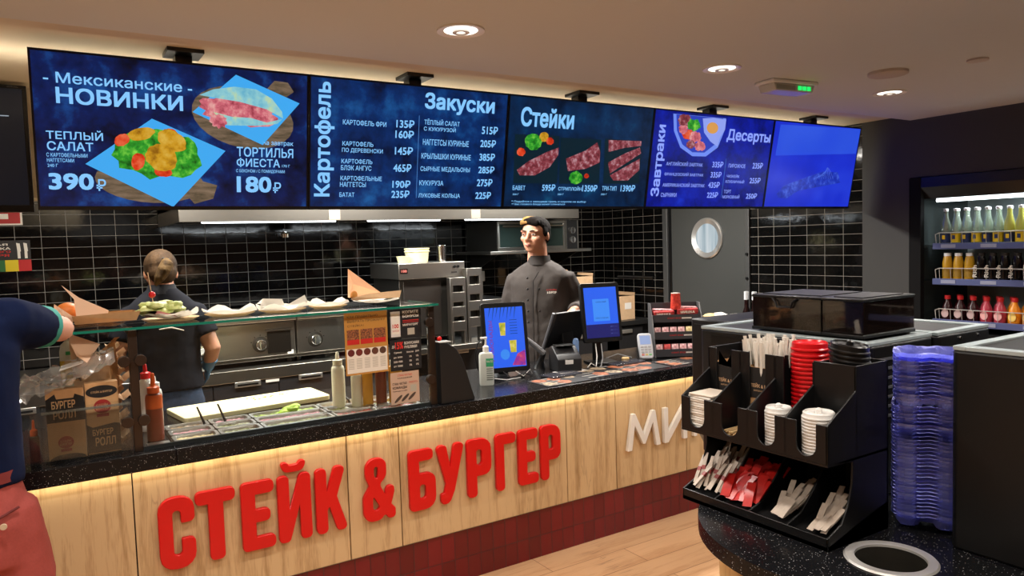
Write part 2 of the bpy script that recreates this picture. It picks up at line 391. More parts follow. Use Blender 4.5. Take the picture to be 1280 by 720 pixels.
# ---------------------------------------------------------------- ceiling fittings
def downlight(x, label):
    t = thing('downlight', label, 'ceiling light', (x, 2.24, 2.43), group='recessed downlights')
    G().lathe([(.082, 0), (.082, -.006), (.062, -.004), (.056, .0), (.05, .02)], n=32).build('trim_ring', mat('downlight_trim', '#e8e2d8', .3), t, local=True)
    G().lathe([(.058, -.002), (.045, -.004), (0, -.004)], n=32).build('lens', glow('lamp_lens', '#fff6ea', 3.0), t, local=True)
    G().lathe([(.03, -.004), (.03, -.010), (.016, -.010), (.016, -.004)], n=24).build('reflector', WHITE, t, local=True)
downlight(1.243, 'round recessed downlight, the nearest, above the board of potato dishes')
downlight(2.531, 'middle recessed downlight, left of the exit light')
downlight(3.808, 'farthest recessed downlight, right of the exit light')
t = thing('emergency_light', 'slim emergency exit light with green symbol under the ceiling', 'emergency light', (3.06, 2.31, 2.43), -.1)
G().box(-.15, .15, -.06, .06, -.018, 0).build('base', WHITE, t, bev=.006, local=True)
G().prism([(-.135, -.018), (.135, -.018), (.12, -.052), (-.12, -.052)], -.05, .05).build('diffuser', mat('diffuser_plastic', '#cfcdc4', .15, alpha=.85), t, bev=.004, local=True)
g = G()
for i in range(3): g.box(.02+.03*i, .042+.03*i, -.0535, -.05, -.045, -.026)
g.build('running_man_symbol', glow('exit_green', '#19c95a', 1.6), t, local=True)
G().box(-.12, .0, -.053, -.05, -.046, -.026).build('symbol_panel', mat('exit_grey', '#8d8f88', .4), t, local=True)
t = thing('smoke_detector', 'round white cover plate on the ceiling, the larger of two', 'ceiling plate', (3.316, 1.957, 2.43))
G().lathe([(.085, 0), (.085, -.012), (.078, -.016), (0, -.017)], n=40).build('cover', mat('cover_plate', '#b8aca2', .6), t, local=True)
t = thing('sprinkler_cover', 'small round white cover plate on the ceiling near the right wall', 'ceiling plate', (3.45, 1.636, 2.43))
G().lathe([(.042, 0), (.042, -.008), (0, -.012)], n=32).build('cover', mat('cover_plate', '#b8aca2', .6), t, local=True)

# ---------------------------------------------------------------- menu boards
TXT = glow('screen_text', '#86c8ff', 1.0); TXT_D = glow('screen_text_dim', '#4f86c8', 1.0); TXT_V = glow('screen_text_violet', '#8fa4ff', 1.0)
BTOP = Vector((0, 3.0, 2.412)); BBOT = Vector((0, 3.10, 1.868))
BH = (BTOP-BBOT).length; TILT = math.atan2(BBOT.y-BTOP.y, BTOP.z-BBOT.z)
def board(x0, x1, label, scr):
    W = x1-x0
    t = thing('menu_board', label, 'menu screen', (x0, 3.10, 1.868), group='menu boards over the counter'); t.rotation_euler = (TILT, 0, 0)
    fr = G().box(.001, W-.001, .004, .05, 0, BH).build('housing', BLACK, t, bev=.003, local=True)
    b = G(); e = .008; eb = .014
    b.box(.001, W-.001, 0, .006, 0, eb).box(.001, W-.001, 0, .006, BH-e, BH).box(.001, e, 0, .006, eb, BH-e).box(W-e, W-.001, 0, .006, eb, BH-e)
    b.build('bezel', BLACK, t, local=True)
    sc = G().box(e, W-e, .002, .005, eb, BH-e).build('screen', scr, t, local=True)
    Mi = (Matrix.Translation((x0, 3.10, 1.868)) @ Matrix.Rotation(TILT, 4, 'X')).inverted()
    br = G(); br.box(W*.52-.025, W*.52+.025, .05, .075, BH-.2, BH-.02)
    br.box(x0+W*.52-.03, x0+W*.52+.03, 3.06, 3.12, 2.38, 2.455, Mi); br.box(x0+W*.52-.065, x0+W*.52+.065, 3.0, 3.13, 2.450, 2.466, Mi)
    br.build('ceiling_bracket', BLACK, t, local=True, bev=.002)
    return t, sc, W
def words(sc, name, m, items, y=.0012):
    for it in items:
        g = G(); text_into(g, it[0], it[1], it[2], it[3], it[4], y, it[5] if len(it) > 5 else .01)
        g.build('price' if it[0][-1] == '₽' and name == 'price_list' else 'menu_line' if name == 'price_list' else name, m, sc, smooth=False, local=True)
def plate(sc, name, m, pts, y): return G().prism(pts, y, y+.0004).build(name, m, sc, smooth=False, local=True)
NAVY = glow_noise('screen_navy', ['#020616', '#071d54', '#1d5aa8'], 6, 1.0, 12, [.36, .52, .74])
NAVY2 = glow_noise('screen_blue', ['#020a26', '#072c66', '#1f62a4'], 6, 1.0, 12, [.36, .54, .76])
TEAL = glow_noise('screen_teal', ['#020a1e', '#062a52', '#15587f'], 6, 1.0, 10, [.34, .58, .82])
VIOL = glow_noise('screen_violet', ['#04084a', '#0a1a9c', '#1c38cc'], 6, 1.0, 10, [.34, .56, .8])
PLAIN = glow_noise('screen_plain', ['#1424b4', '#1c30cc', '#2a44dc'], 1.5, 1.0, 3)
PAPERB = glow('screen_paper', '#3fa8f0', 1.0)
WOODB = glow_noise('screen_wood', ['#30301f', '#6b5a48', '#8a7460'], 10, 1.0, 6, stretch=(1, 1, 5))
GREENF = glow_noise('screen_lettuce', ['#0d4a12', '#2f9a2a', '#86d84a'], 26, 1.0, 3)
GOLDF = glow_noise('screen_nugget', ['#8a5a10', '#c99420', '#d8b048'], 20, 1.0, 3)
REDF = glow_noise('screen_tomato', ['#8a1208', '#d63a1a', '#e8704a'], 20, 1.0, 3)
PINKF = glow_noise('screen_bacon', ['#8a2a3a', '#d06a78', '#e8b0a8'], 28, 1.0, 4)
TORT = glow_noise('screen_tortilla', ['#58a8c8', '#8cc8d0', '#c8d890'], 14, 1.0, 4)
STEAKF = glow_noise('screen_steak', ['#3a1418', '#8a3a44', '#c8a0a8'], 34, 1.0, 6)
DKTEAL = glow('screen_photo_ground', '#06202c', 1.0)

def oval(cx, cz, rx, rz, a=0, n=24, wob=0, seed=1):
    rd = random.Random(seed); o = []
    for k in range(n):
        q = 2*PI*k/n; f = 1+rd.uniform(-wob, wob); x, z = rx*f*math.cos(q), rz*f*math.sin(q)
        o.append((cx+x*math.cos(a)-z*math.sin(a), cz+x*math.sin(a)+z*math.cos(a)))
    return o
# the leftmost board
def on_board(x0, ox, oy, k):
    """a point read off an enlarged piece of the photo (corner ox, oy, k times enlarged) -> metres on the tilted screen"""
    Mi = (Matrix.Translation((x0, 3.10, 1.868)) @ Matrix.Rotation(TILT, 4, 'X')).inverted(); Mc = S.camera.matrix_world
    c = Mi @ Mc.translation
    def f(x, y):
        d = Mi.to_3x3() @ (Mc.to_3x3() @ Vector(((ox+x/k-640)/919.4, -(oy+y/k-360)/919.4, -1))); p = c-d*(c.y/d.y)
        return (p.x, p.z)
    return f
uv1 = on_board(-.01, 0, 40, 3)
def uvbox(uv, x0, x1, y0, y1):
    a = uv(x0, (y0+y1)/2); b = uv(x1, (y0+y1)/2); xm = (x0+x1)/2
    return a[0], b[0], uv(xm, y1)[1], uv(xm, y0)[1]
t, sc, W = board(-.01, .953, 'leftmost menu board with a salad and a tortilla pictured on blue', NAVY)
U = lambda s, x0, x1, y0, y1, b=.012: (s, *uvbox(uv1, x0, x1, y0, y1), b)
words(sc, 'menu_heading', TXT, [U('- Мексиканские -', 162, 720, 168, 208, .014), U('НОВИНКИ', 210, 686, 222, 282, .03), U('ТЕПЛЫЙ', 172, 386, 366, 404, .018), U('САЛАТ', 176, 350, 412, 446, .018),
    U('390', 182, 352, 530, 592, .035), U('₽', 362, 398, 552, 596, .012), U('ТОРТИЛЬЯ', 888, 1100, 434, 470, .018), U('ФИЕСТА', 888, 1050, 474, 508, .018), U('180', 888, 1018, 542, 602, .035), U('₽', 1024, 1054, 564, 604, .012)])
words(sc, 'menu_small_print', TXT, [U('С КАРТОФЕЛЬНЫМИ', 174, 328, 454, 470), U('НАГГЕТСАМИ', 176, 278, 474, 488), U('240 Г', 178, 218, 494, 506), U('на завтрак', 986, 1100, 412, 430), U('170 Г', 1058, 1088, 498, 508), U('С БЕКОНОМ / С ПОМИДОРАМИ', 886, 1068, 516, 530)])
P1 = lambda pts: [uv1(*p) for p in pts]
def ov1(x, y, rx, ry, a=0, wob=0, seed=1): return [uv1(px, py) for px, py in oval(x, y, rx, ry, a, 26, wob, seed)]
plate(sc, 'board_picture', WOODB, ov1(560, 560, 205, 80, .08), .0016); plate(sc, 'board_handle_picture', WOODB, P1([(690, 600), (760, 560), (815, 575), (800, 625), (730, 645)]), .0015)
plate(sc, 'paper_picture', PAPERB, P1([(320, 495), (570, 325), (846, 446), (650, 656)]), .0012)
plate(sc, 'salad_picture', GREENF, ov1(596, 460, 168, 90, .12, .13, 3), .0008)
for i, (x, y, rx, ry, a, m) in enumerate([(645, 408, 58, 36, .5, GOLDF), (605, 472, 62, 48, .4, GOLDF), (530, 382, 50, 24, -.2, GOLDF), (458, 405, 30, 22, -.4, REDF), (518, 486, 26, 32, .2, REDF), (612, 525, 34, 18, .1, REDF), (640, 375, 24, 12, .2, REDF)]):
    plate(sc, 'food_picture', m, ov1(x, y, rx, ry, a, .06, i), .0004+.00003*i)
plate(sc, 'board_picture', WOODB, ov1(910, 320, 195, 112, .25), .0016); plate(sc, 'board_handle_picture', WOODB, P1([(1000, 215), (1030, 183), (1080, 190), (1102, 225), (1070, 248)]), .0015)
plate(sc, 'paper_picture', PAPERB, P1([(722, 300), (885, 160), (1124, 268), (985, 424)]), .0012)
plate(sc, 'bacon_picture', PINKF, ov1(890, 295, 150, 50, .18, .16, 5), .0008)
plate(sc, 'tortilla_picture', TORT, P1([(748, 236), (800, 215), (880, 205), (960, 215), (1020, 250), (1058, 300), (1062, 325), (1000, 290), (900, 262), (800, 246)]), .0005)
plate(sc, 'tortilla_picture', TORT, P1([(800, 300), (870, 318), (940, 322), (1000, 340), (1060, 326), (1040, 345), (960, 352), (850, 350)]), .00052)
plate(sc, 'bacon_picture', PINKF, ov1(820, 335, 34, 24, .2, .2, 9), .0003)
# board 2 : zoom 1280x640 of (380,80)-(780,280): factor 3.2
t, sc, W = board(.953, 1.918, 'second menu board from the left with potato dishes and snacks', NAVY2)
uv2 = on_board(.953, 380, 80, 3.2)
U = lambda s, x0, x1, y0, y1, b=.012: (s, *uvbox(uv2, x0, x1, y0, y1), b)
items = [U('Закуски', 484, 764, 125, 205, .035)]
for s, x0, x1, y0, y1 in [('135₽', 370, 442, 224, 256), ('160₽', 366, 440, 266, 298), ('145₽', 364, 436, 332, 364), ('465₽', 358, 430, 400, 432), ('190₽', 354, 426, 466, 496), ('235₽', 350, 422, 506, 536),
                          ('515₽', 712, 776, 250, 282), ('205₽', 706, 768, 304, 334), ('385₽', 702, 764, 358, 388), ('285₽', 698, 762, 410, 438), ('275₽', 692, 754, 460, 490), ('225₽', 686, 748, 512, 540)]:
    items.append(U(s, x0, x1, y0, y1, .025))
for s, x0, x1, y0, y1 in [('КАРТОФЕЛЬ ФРИ', 156, 330, 226, 248), ('КАРТОФЕЛЬ', 154, 278, 310, 330), ('ПО ДЕРЕВЕНСКИ', 152, 316, 338, 358), ('КАРТОФЕЛЬ', 150, 274, 380, 400), ('БЛЭК АНГУС', 148, 270, 406, 426), ('КАРТОФЕЛЬНЫЕ', 146, 312, 448, 468), ('НАГГЕТСЫ', 144, 248, 472, 492), ('БАТАТ', 142, 202, 514, 532),
                          ('ТЁПЛЫЙ САЛАТ', 482, 624, 222, 246), ('С КУКУРУЗОЙ', 480, 608, 250, 270), ('НАГГЕТСЫ КУРИНЫЕ', 476, 660, 304, 328), ('КРЫЛЫШКИ КУРИНЫЕ', 470, 668, 360, 382), ('СЫРНЫЕ МЕДАЛЬОНЫ', 466, 664, 412, 434), ('КУКУРУЗА', 462, 558, 466, 486), ('ЛУКОВЫЕ КОЛЬЦА', 458, 624, 518, 538)]:
    items.append(U(s, x0, x1, y0, y1, .016))
words(sc, 'price_list', TXT, items)
u0, u1, v0, v1 = uvbox(uv2, 42, 122, 70, 530)
g = G(); text_into(g, 'Картофель', 0, v1-v0, -(u1-u0), 0, .0012, .03, Matrix.Translation((u0, 0, v0)) @ Matrix.Rotation(-PI/2, 4, 'Y'))
g.build('menu_heading', TXT, sc, smooth=False, local=True)
a = uv2(462, 206); b = uv2(440, 536); G().box(a[0]-.001, a[0]+.001, .0012, .0016, b[1], a[1]).build('divider_line', TXT_D, sc, local=True)
# board 3 : zoom 1280x480 of (620,100)-(1100,280): factor 2.667
t, sc, W = board(1.918, 2.858, 'middle menu board with three steak pictures', TEAL)
uv3 = on_board(1.918, 620, 100, 2.6667)
U = lambda s, x0, x1, y0, y1, b=.012: (s, *uvbox(uv3, x0, x1, y0, y1), b)
words(sc, 'price_list', TXT, [U('Стейки', 84, 262, 94, 160, .035), U('БАВЕТ', 56, 98, 352, 367, .016), U('595₽', 154, 198, 348, 370, .025), U('СТРИПЛОЙН', 208, 286, 354, 369, .016), U('1350₽', 288, 338, 350, 372, .025), U('ТРИ-ТИП', 354, 402, 354, 369, .016), U('1390₽', 416, 464, 350, 372, .025),
    U('350 Г', 56, 76, 378, 384), U('350 Г', 206, 226, 378, 384), U('350 Г', 350, 370, 378, 384), U('* Подаётся с овощами гриль и соусом на выбор', 52, 300, 402, 410), U('** Вес готового блюда может отличаться', 52, 230, 411, 418)])
P3 = lambda pts: [uv3(*p) for p in pts]
def ov3(x, y, rx, ry, a=0, wob=0, seed=1): return [uv3(px, py) for px, py in oval(x, y, rx, ry, a, 22, wob, seed)]
for x0, x1, y0, y1 in [(64, 212, 180, 345), (216, 352, 192, 346), (364, 486, 196, 346)]:
    plate(sc, 'photo_ground', DKTEAL, P3([(x0, y0), (x1, y0+7), (x1-8, y1), (x0-6, y1)]), .0016)
plate(sc, 'steak_picture', STEAKF, P3([(70, 300), (110, 270), (170, 240), (210, 225), (208, 250), (180, 290), (130, 318), (80, 318)]), .0012)
plate(sc, 'steak_picture', STEAKF, P3([(234, 262), (300, 235), (338, 208), (348, 240), (346, 275), (300, 296), (240, 304)]), .0012)
plate(sc, 'steak_picture', STEAKF, P3([(374, 275), (430, 245), (480, 225), (484, 245), (430, 280), (380, 312)]), .0012)
plate(sc, 'steak_picture', STEAKF, P3([(380, 318), (430, 290), (480, 262), (478, 300), (440, 335), (392, 335)]), .0011)
plate(sc, 'steak_picture', STEAKF, P3([(376, 200), (486, 204), (484, 220), (430, 226), (376, 240)]), .0011)
for x, y, r, m in [(125, 206, 28, GREENF), (160, 190, 16, GOLDF), (180, 204, 13, REDF), (84, 240, 14, REDF), (266, 326, 22, GREENF), (302, 320, 8, REDF)]:
    plate(sc, 'vegetable_picture', m, ov3(x, y, r, r, 0, .08, int(x)), .001)
# board 4
t, sc, W = board(2.858, 3.862, 'fourth menu board from the left with an egg breakfast picture and desserts', VIOL)
uv4 = on_board(2.858, 620, 100, 2.6667)
U = lambda s, x0, x1, y0, y1, b=.012: (s, *uvbox(uv4, x0, x1, y0, y1), b)
items = [U('Десерты', 770, 916, 168, 214, .03)]
for s, x0, x1, y0, y1 in [('335₽', 722, 758, 272, 292), ('335₽', 716, 752, 306, 326), ('435₽', 708, 746, 340, 360), ('225₽', 704, 740, 374, 393), ('235₽', 856, 890, 276, 296), ('255₽', 846, 882, 326, 345), ('250₽', 834, 870, 378, 396)]: items.append(U(s, x0, x1, y0, y1, .025))
for s, x0, x1, y0, y1 in [('АНГЛИЙСКИЙ ЗАВТРАК', 568, 690, 272, 287), ('ФРАНЦУЗСКИЙ ЗАВТРАК', 562, 692, 308, 322), ('АМЕРИКАНСКИЙ ЗАВТРАК', 556, 696, 342, 357), ('СЫРНИКИ', 550, 602, 376, 390), ('ПИРОЖНОЕ', 776, 832, 280, 293), ('ЧИЗКЕЙК', 770, 812, 314, 326), ('КЛУБНИЧНЫЙ', 766, 828, 332, 344), ('ТОРТ', 760, 784, 366, 378), ('МОРКОВНЫЙ', 756, 812, 382, 395)]: items.append(U(s, x0, x1, y0, y1, .014))
words(sc, 'price_list', TXT_V, items)
u0, u1, v0, v1 = uvbox(uv4, 527, 562, 148, 388)
g = G(); text_into(g, 'Завтраки', 0, v1-v0, -(u1-u0), 0, .0012, .03, Matrix.Translation((u0, 0, v0)) @ Matrix.Rotation(-PI/2, 4, 'Y'))
g.build('menu_heading', TXT_V, sc, smooth=False, local=True)
a = uv4(768, 262); b = uv4(746, 392); G().box(a[0]-.001, a[0]+.001, .0012, .0016, b[1], a[1]).build('divider_line', TXT_D, sc, local=True)
P4 = lambda pts: [uv4(*p) for p in pts]
def ov4(x, y, rx, ry, a=0, wob=0, seed=1): return [uv4(px, py) for px, py in oval(x, y, rx, ry, a, 26, wob, seed)]
EDGEV = glow('screen_plate_edge', '#6f8cf0', 1.0)
plate(sc, 'plate_picture', EDGEV, P4([(592, 112), (768, 128), (764, 165), (740, 225), (700, 255), (655, 254), (615, 225), (594, 170)]), .0016)
plate(sc, 'plate_picture', glow('screen_plate', '#2a3fb8', 1), P4([(602, 114), (758, 128), (752, 165), (730, 215), (695, 242), (655, 241), (622, 215), (604, 168)]), .0013)
plate(sc, 'egg_picture', glow('screen_egg', '#8fa0f0', 1), P4([(690, 128), (725, 126), (768, 132), (764, 165), (748, 190), (738, 222), (715, 205), (694, 175)]), .0009)
plate(sc, 'yolk_picture', glow('screen_yolk', '#d89a50', 1), ov4(722, 160, 19, 19), .0005)
for i, (x, y, r, m) in enumerate([(630, 135, 22, STEAKF), (660, 150, 22, GREENF), (640, 180, 20, REDF), (665, 190, 20, PINKF), (625, 165, 16, PINKF), (680, 220, 18, PINKF), (650, 215, 15, STEAKF)]): plate(sc, 'breakfast_picture', m, ov4(x, y, r, r*.9, 0, .15, i), .0009-.00003*i)
# board 5
t, sc, W = board(3.862, 4.768, 'rightmost menu board showing a steaming steak on plain blue', PLAIN)
uv5 = on_board(3.862, 620, 100, 2.6667)
P5 = lambda pts: [uv5(*p) for p in pts]
plate(sc, 'upper_picture', glow_noise('screen_plain_top', ['#2444d8', '#2c50dc', '#3a60e4'], 1.2, 1, 2), P5([(950, 148), (1218, 164), (1200, 246), (932, 252)]), .0018)
plate(sc, 'steak_picture', glow_noise('screen_dim_steak', ['#0c1488', '#2038b8', '#5070e0'], 16, 1, 5), P5([(936, 380), (960, 352), (1020, 330), (1090, 305), (1140, 308), (1148, 342), (1100, 352), (1010, 368), (970, 395), (940, 392)]), .0012)
g = G()
for i in range(9):
    a = uv5(1060+8*i, 330); q = .35+.18*i
    g.tube([(a[0], .001, a[1]), (a[0]+.05*math.cos(q*1.4), .001, a[1]+.05*math.sin(q)), (a[0]+.11*math.cos(q*1.3), .001, a[1]+.075*math.sin(q))], .0013, 4)
g.build('rosemary_picture', glow('screen_sprig', '#4f70d8', 1), sc, local=True)
# older monitor at the far left
t = thing('wall_monitor', 'dark monitor at the far left edge, left of the blue boards', 'monitor', (-1.0, 3.87, 1.902))
G().box(0, .975, .012, .05, 0, .547).build('housing', BLACK, t, bev=.003, local=True)
b = G(); b.box(0, .975, 0, .014, 0, .03).box(0, .975, 0, .014, .532, .547).box(0, .014, 0, .014, .03, .532).box(.958, .975, 0, .014, .03, .532); b.build('bezel', BLACK, t, local=True, bev=.002)
sc = G().box(.014, .958, .006, .012, .03, .532).build('screen', glow('screen_off', '#0d1119', 1), t, local=True)
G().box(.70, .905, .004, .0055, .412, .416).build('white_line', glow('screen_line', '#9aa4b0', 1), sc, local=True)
g = G(); text_into(g, 'SAMSUNG', .905, .945, .5365, .543, -.0006, .01); g.build('maker_lettering', mat('grey_ink', '#6d6d70', .5), t, smooth=False, local=True)
g = G(); g.box(.4, .6, .05, .11, .2, .4); g.build('wall_mount', BLACK, t, local=True)
# ---------------------------------------------------------------- service counter
OAK = wood_mat('oak_panel', '#c4a67c', '#96744a', 'z', 1.0, .5)
RTILE = tile_mat('red_tiles', '#5a0a12', '#701019', '#3a1214', .0745, .153, axis='xz', origin=(.03, 0, .117-.153), rough=.25, mort=.004, bump=.5)
CT = .92; FY = 3.218
sc_t = thing('service_counter', 'long oak fronted service counter with a dark red tiled plinth', 'counter', (1.7, 3.5, 0))
gaps = [-1.9, -.75, .239, 1.113, 1.371, 2.359, 2.712, 3.274, 4.05]
for a, b in zip(gaps, gaps[1:]):
    G().box(a+.0025, b-.0025, FY, FY+.02, .265, .8495).build('front_panel', OAK, sc_t, bev=.001)
G().box(-1.9, 4.05, FY+.018, 3.99, .27, .79).build('carcass', mat('carcass_black', '#17130f', .7), sc_t)
G().box(-1.9, 4.05, FY+.012, 3.95, 0, .266).build('tiled_plinth', RTILE, sc_t)
for x0, x1 in ((-1.9, 4.05),):
    G().box(x0, x1, FY+.001, FY+.003, .262, .268).build('plinth_trim', STEEL_DK, sc_t)
wt = G(); X0, X1, Y0, Y1 = .40, 1.53, 3.262, 3.606
wt.box(-1.9, X0, 3.185, 4.0, .85, CT).box(X1, 4.05, 3.185, 4.0, .85, CT).box(X0, X1, 3.185, Y0, .85, CT).box(X0, X1, Y1, 4.0, .85, CT)
tag(wt.build('counter_worktop', STONE, bev=.004), 'long speckled black stone worktop along the service counter', 'worktop')
# raised lettering
def rounded(pts, r=.018, n=4):
    out = []; N = len(pts)
    for i in range(N):
        p0, p, p1 = Vector(pts[i-1][:2]), Vector(pts[i][:2]), Vector(pts[(i+1) % N][:2])
        rr = pts[i][2] if len(pts[i]) > 2 else r
        a, b = (p0-p), (p1-p); la, lb = a.length, b.length; a.normalize(); b.normalize()
        ang = a.angle(b, PI)
        if rr < 1e-5 or ang > 3.1: out.append(tuple(p)); continue
        d = min(rr/math.tan(ang/2), la*.49, lb*.49); r2 = d*math.tan(ang/2)
        c = p+(a+b).normalized()*(r2/math.sin(ang/2)); s = p+a*d; e = p+b*d
        a0 = math.atan2(s.y-c.y, s.x-c.x); a1 = math.atan2(e.y-c.y, e.x-c.x)
        while a1-a0 > PI: a1 -= 2*PI
        while a1-a0 < -PI: a1 += 2*PI
        for k in range(n+1):
            q = a0+(a1-a0)*k/n; out.append((c.x+r2*math.cos(q), c.y+r2*math.sin(q)))
    return out
def letter(parent, x, z, w, h, contours, m, depth=.022, y=FY-.024, bev=.003, edge=None):
    c = bpy.data.curves.new('letter', 'CURVE'); c.dimensions = '2D'; c.fill_mode = 'BOTH'; c.extrude = depth/2-bev; c.bevel_depth = bev; c.bevel_resolution = 1
    for ct in contours:
        pts = rounded([(p[0]*w, p[1]*h, *( [p[2]] if len(p) > 2 else [])) for p in ct])
        sp = c.splines.new('POLY'); sp.points.add(len(pts)-1); sp.use_cyclic_u = True
        for q, p in zip(sp.points, pts): q.co = (p[0], p[1], 0, 1)
    o = bpy.data.objects.new('letter', c); me = bpy.data.meshes.new_from_object(o); bpy.data.objects.remove(o); bpy.data.curves.remove(c)
    l = wloc(parent)
    me.transform(Matrix.Translation(Vector((x, y+depth/2, z))-l) @ Matrix.Rotation(PI/2, 4, 'X'))
    me.materials.append(m); o = bpy.data.objects.new('letter', me); COL.objects.link(o); o.parent = parent; return o
T = .36   # stroke over width
hs = .175  # horizontal stroke over height
def ringy(x0, x1, z0, z1, s, h, r=.05): return [[(x0, z0, r), (x1, z0, r), (x1, z1, r), (x0, z1, r)], [(x0+s, z0+h, r*.45), (x0+s, z1-h, r*.45), (x1-s, z1-h, r*.45), (x1-s, z0+h, r*.45)]]
L_S = [[(0, 0, .055), (1, 0, .055), (1, .40), (1-T, .40, .004), (1-T, hs, .025), (T, hs, .025), (T, 1-hs, .025), (1-T, 1-hs, .025), (1-T, .64, .004), (1, .64), (1, 1, .055), (0, 1, .055)]]
L_T = [[(.32, 0), (.68, 0), (.68, 1-hs, .004), (1, 1-hs), (1, 1), (0, 1), (0, 1-hs), (.32, 1-hs, .004)]]
L_E = [[(0, 0), (1, 0), (1, hs), (T+.04, hs, .004), (T+.04, .41, .004), (.86, .41), (.86, .41+hs), (T+.04, .41+hs, .004), (T+.04, 1-hs, .004), (1, 1-hs), (1, 1), (0, 1)]]
L_II = [[(0, 0), (.30, 0), (.68, .60, .0), (.68, 0), (1, 0), (1, 1), (.70, 1), (.32, .40, .0), (.32, 1), (0, 1)]]
L_BR = [[(.12, 1.20), (.30, 1.20), (.36, 1.15, .01), (.64, 1.15, .01), (.70, 1.20), (.88, 1.20), (.80, 1.06, .03), (.20, 1.06, .03)]]
L_K = [[(0, 0), (.33, 0), (.33, .34, .004), (.42, .42, .004), (.68, 0), (1, 0), (.66, .54, .004), (.98, 1), (.63, 1), (.33, .56, .004), (.33, 1), (0, 1)]]
L_B = [[(0, 0, .02), (1, 0, .055), (1, .60, .055), (T, .60, .004), (T, 1-hs, .004), (.92, 1-hs), (.92, 1), (0, 1)], [(T, hs, .015), (T, .60-hs, .015), (1-T, .60-hs, .025), (1-T, hs, .025)]]
L_U = [[(.14, 0), (.42, 0, .05), (.60, .20, .01), (1, 1), (.66, 1), (.48, .56, .004), (.34, 1), (0, 1), (.33, .33, .004), (.26, hs, .01), (.14, hs)]]
L_P = [[(0, 0), (T, 0), (T, .36, .004), (1, .36, .055), (1, 1, .055), (0, 1)], [(T, .36+hs, .015), (T, 1-hs, .015), (1-T, 1-hs, .025), (1-T, .36+hs, .025)]]
L_G = [[(0, 0), (.38, 0), (.38, 1-hs, .004), (1, 1-hs), (1, 1), (0, 1)]]
L_AMP = [[(.0, .10, .06), (.16, 0, .06), (.52, 0, .05), (.68, .10, .02), (.78, .0), (1, .0), (1, .14), (.86, .22, .004), (.98, .42), (.98, .52), (.76, .52), (.70, .36, .004), (.50, .58, .02), (.74, .70, .05), (.74, .92, .05), (.60, 1, .05), (.26, 1, .05), (.10, .90, .05), (.10, .72, .05), (.22, .56, .02), (.0, .40, .06)],
         [(.30, .42, .02), (.54, .20, .02), (.40, .14, .02), (.27, .18, .02), (.27, .32, .02)], [(.36, .70, .02), (.46, .66, .02), (.50, .74, .02), (.50, .86, .02), (.42, .89, .02), (.34, .86, .02), (.33, .76, .02)]]
sg = thing('counter_sign', 'large red raised letters reading СТЕЙК & БУРГЕР on the oak counter front', 'sign', (1.3, FY-.012, .57))
for con, x0, x1 in [(L_S, .322, .452), (L_T, .462, .612), (L_E, .640, .772), (L_II, .792, .932), (L_K, .958, 1.096), (L_AMP, 1.178, 1.330), (L_B, 1.411, 1.545), (L_U, 1.556, 1.708), (L_P, 1.728, 1.862), (L_G, 1.896, 2.012), (L_E, 2.034, 2.152), (L_P, 2.176, 2.300)]:
    letter(sg, x0, .428, x1-x0, .29, con, RED)
letter(sg, .792, .428, .14, .29, L_BR, RED)
W_M = [[(0, 0, .002), (.12, 0, .002), (.22, .70, .002), (.47, .12, .002), (.53, .12, .002), (.78, .70, .002), (.88, 0, .002), (1, 0, .002), (.85, 1, .002), (.76, 1, .002), (.5, .36, .002), (.24, 1, .002), (.15, 1, .002)]]
W_I = [[(0, 0, .002), (.16, 0, .002), (.84, .74, .002), (.84, 0, .002), (1, 0, .002), (1, 1, .002), (.85, 1, .002), (.16, .26, .002), (.16, 1, .002), (0, 1, .002)]]
W_K = [[(0, 0, .002), (.17, 0, .002), (.17, .46, .002), (.26, .46, .002), (.80, 0, .002), (1, 0, .002), (.40, .53, .002), (.96, 1, .002), (.76, 1, .002), (.26, .58, .002), (.17, .58, .002), (.17, 1, .002), (0, 1, .002)]]
WL = mat('white_acrylic', '#dcd8d2', .35)
sg2 = thing('counter_sign', 'white raised letters on the oak counter front, partly hidden by the cup organiser', 'sign', (3.05, FY-.012, .57))
for con, x0, x1 in [(W_M, 2.780, 3.036), (W_I, 3.070, 3.258), (W_K, 3.318, 3.46)]: letter(sg2, x0, .476, x1-x0, .21, con, WL, bev=.0015)

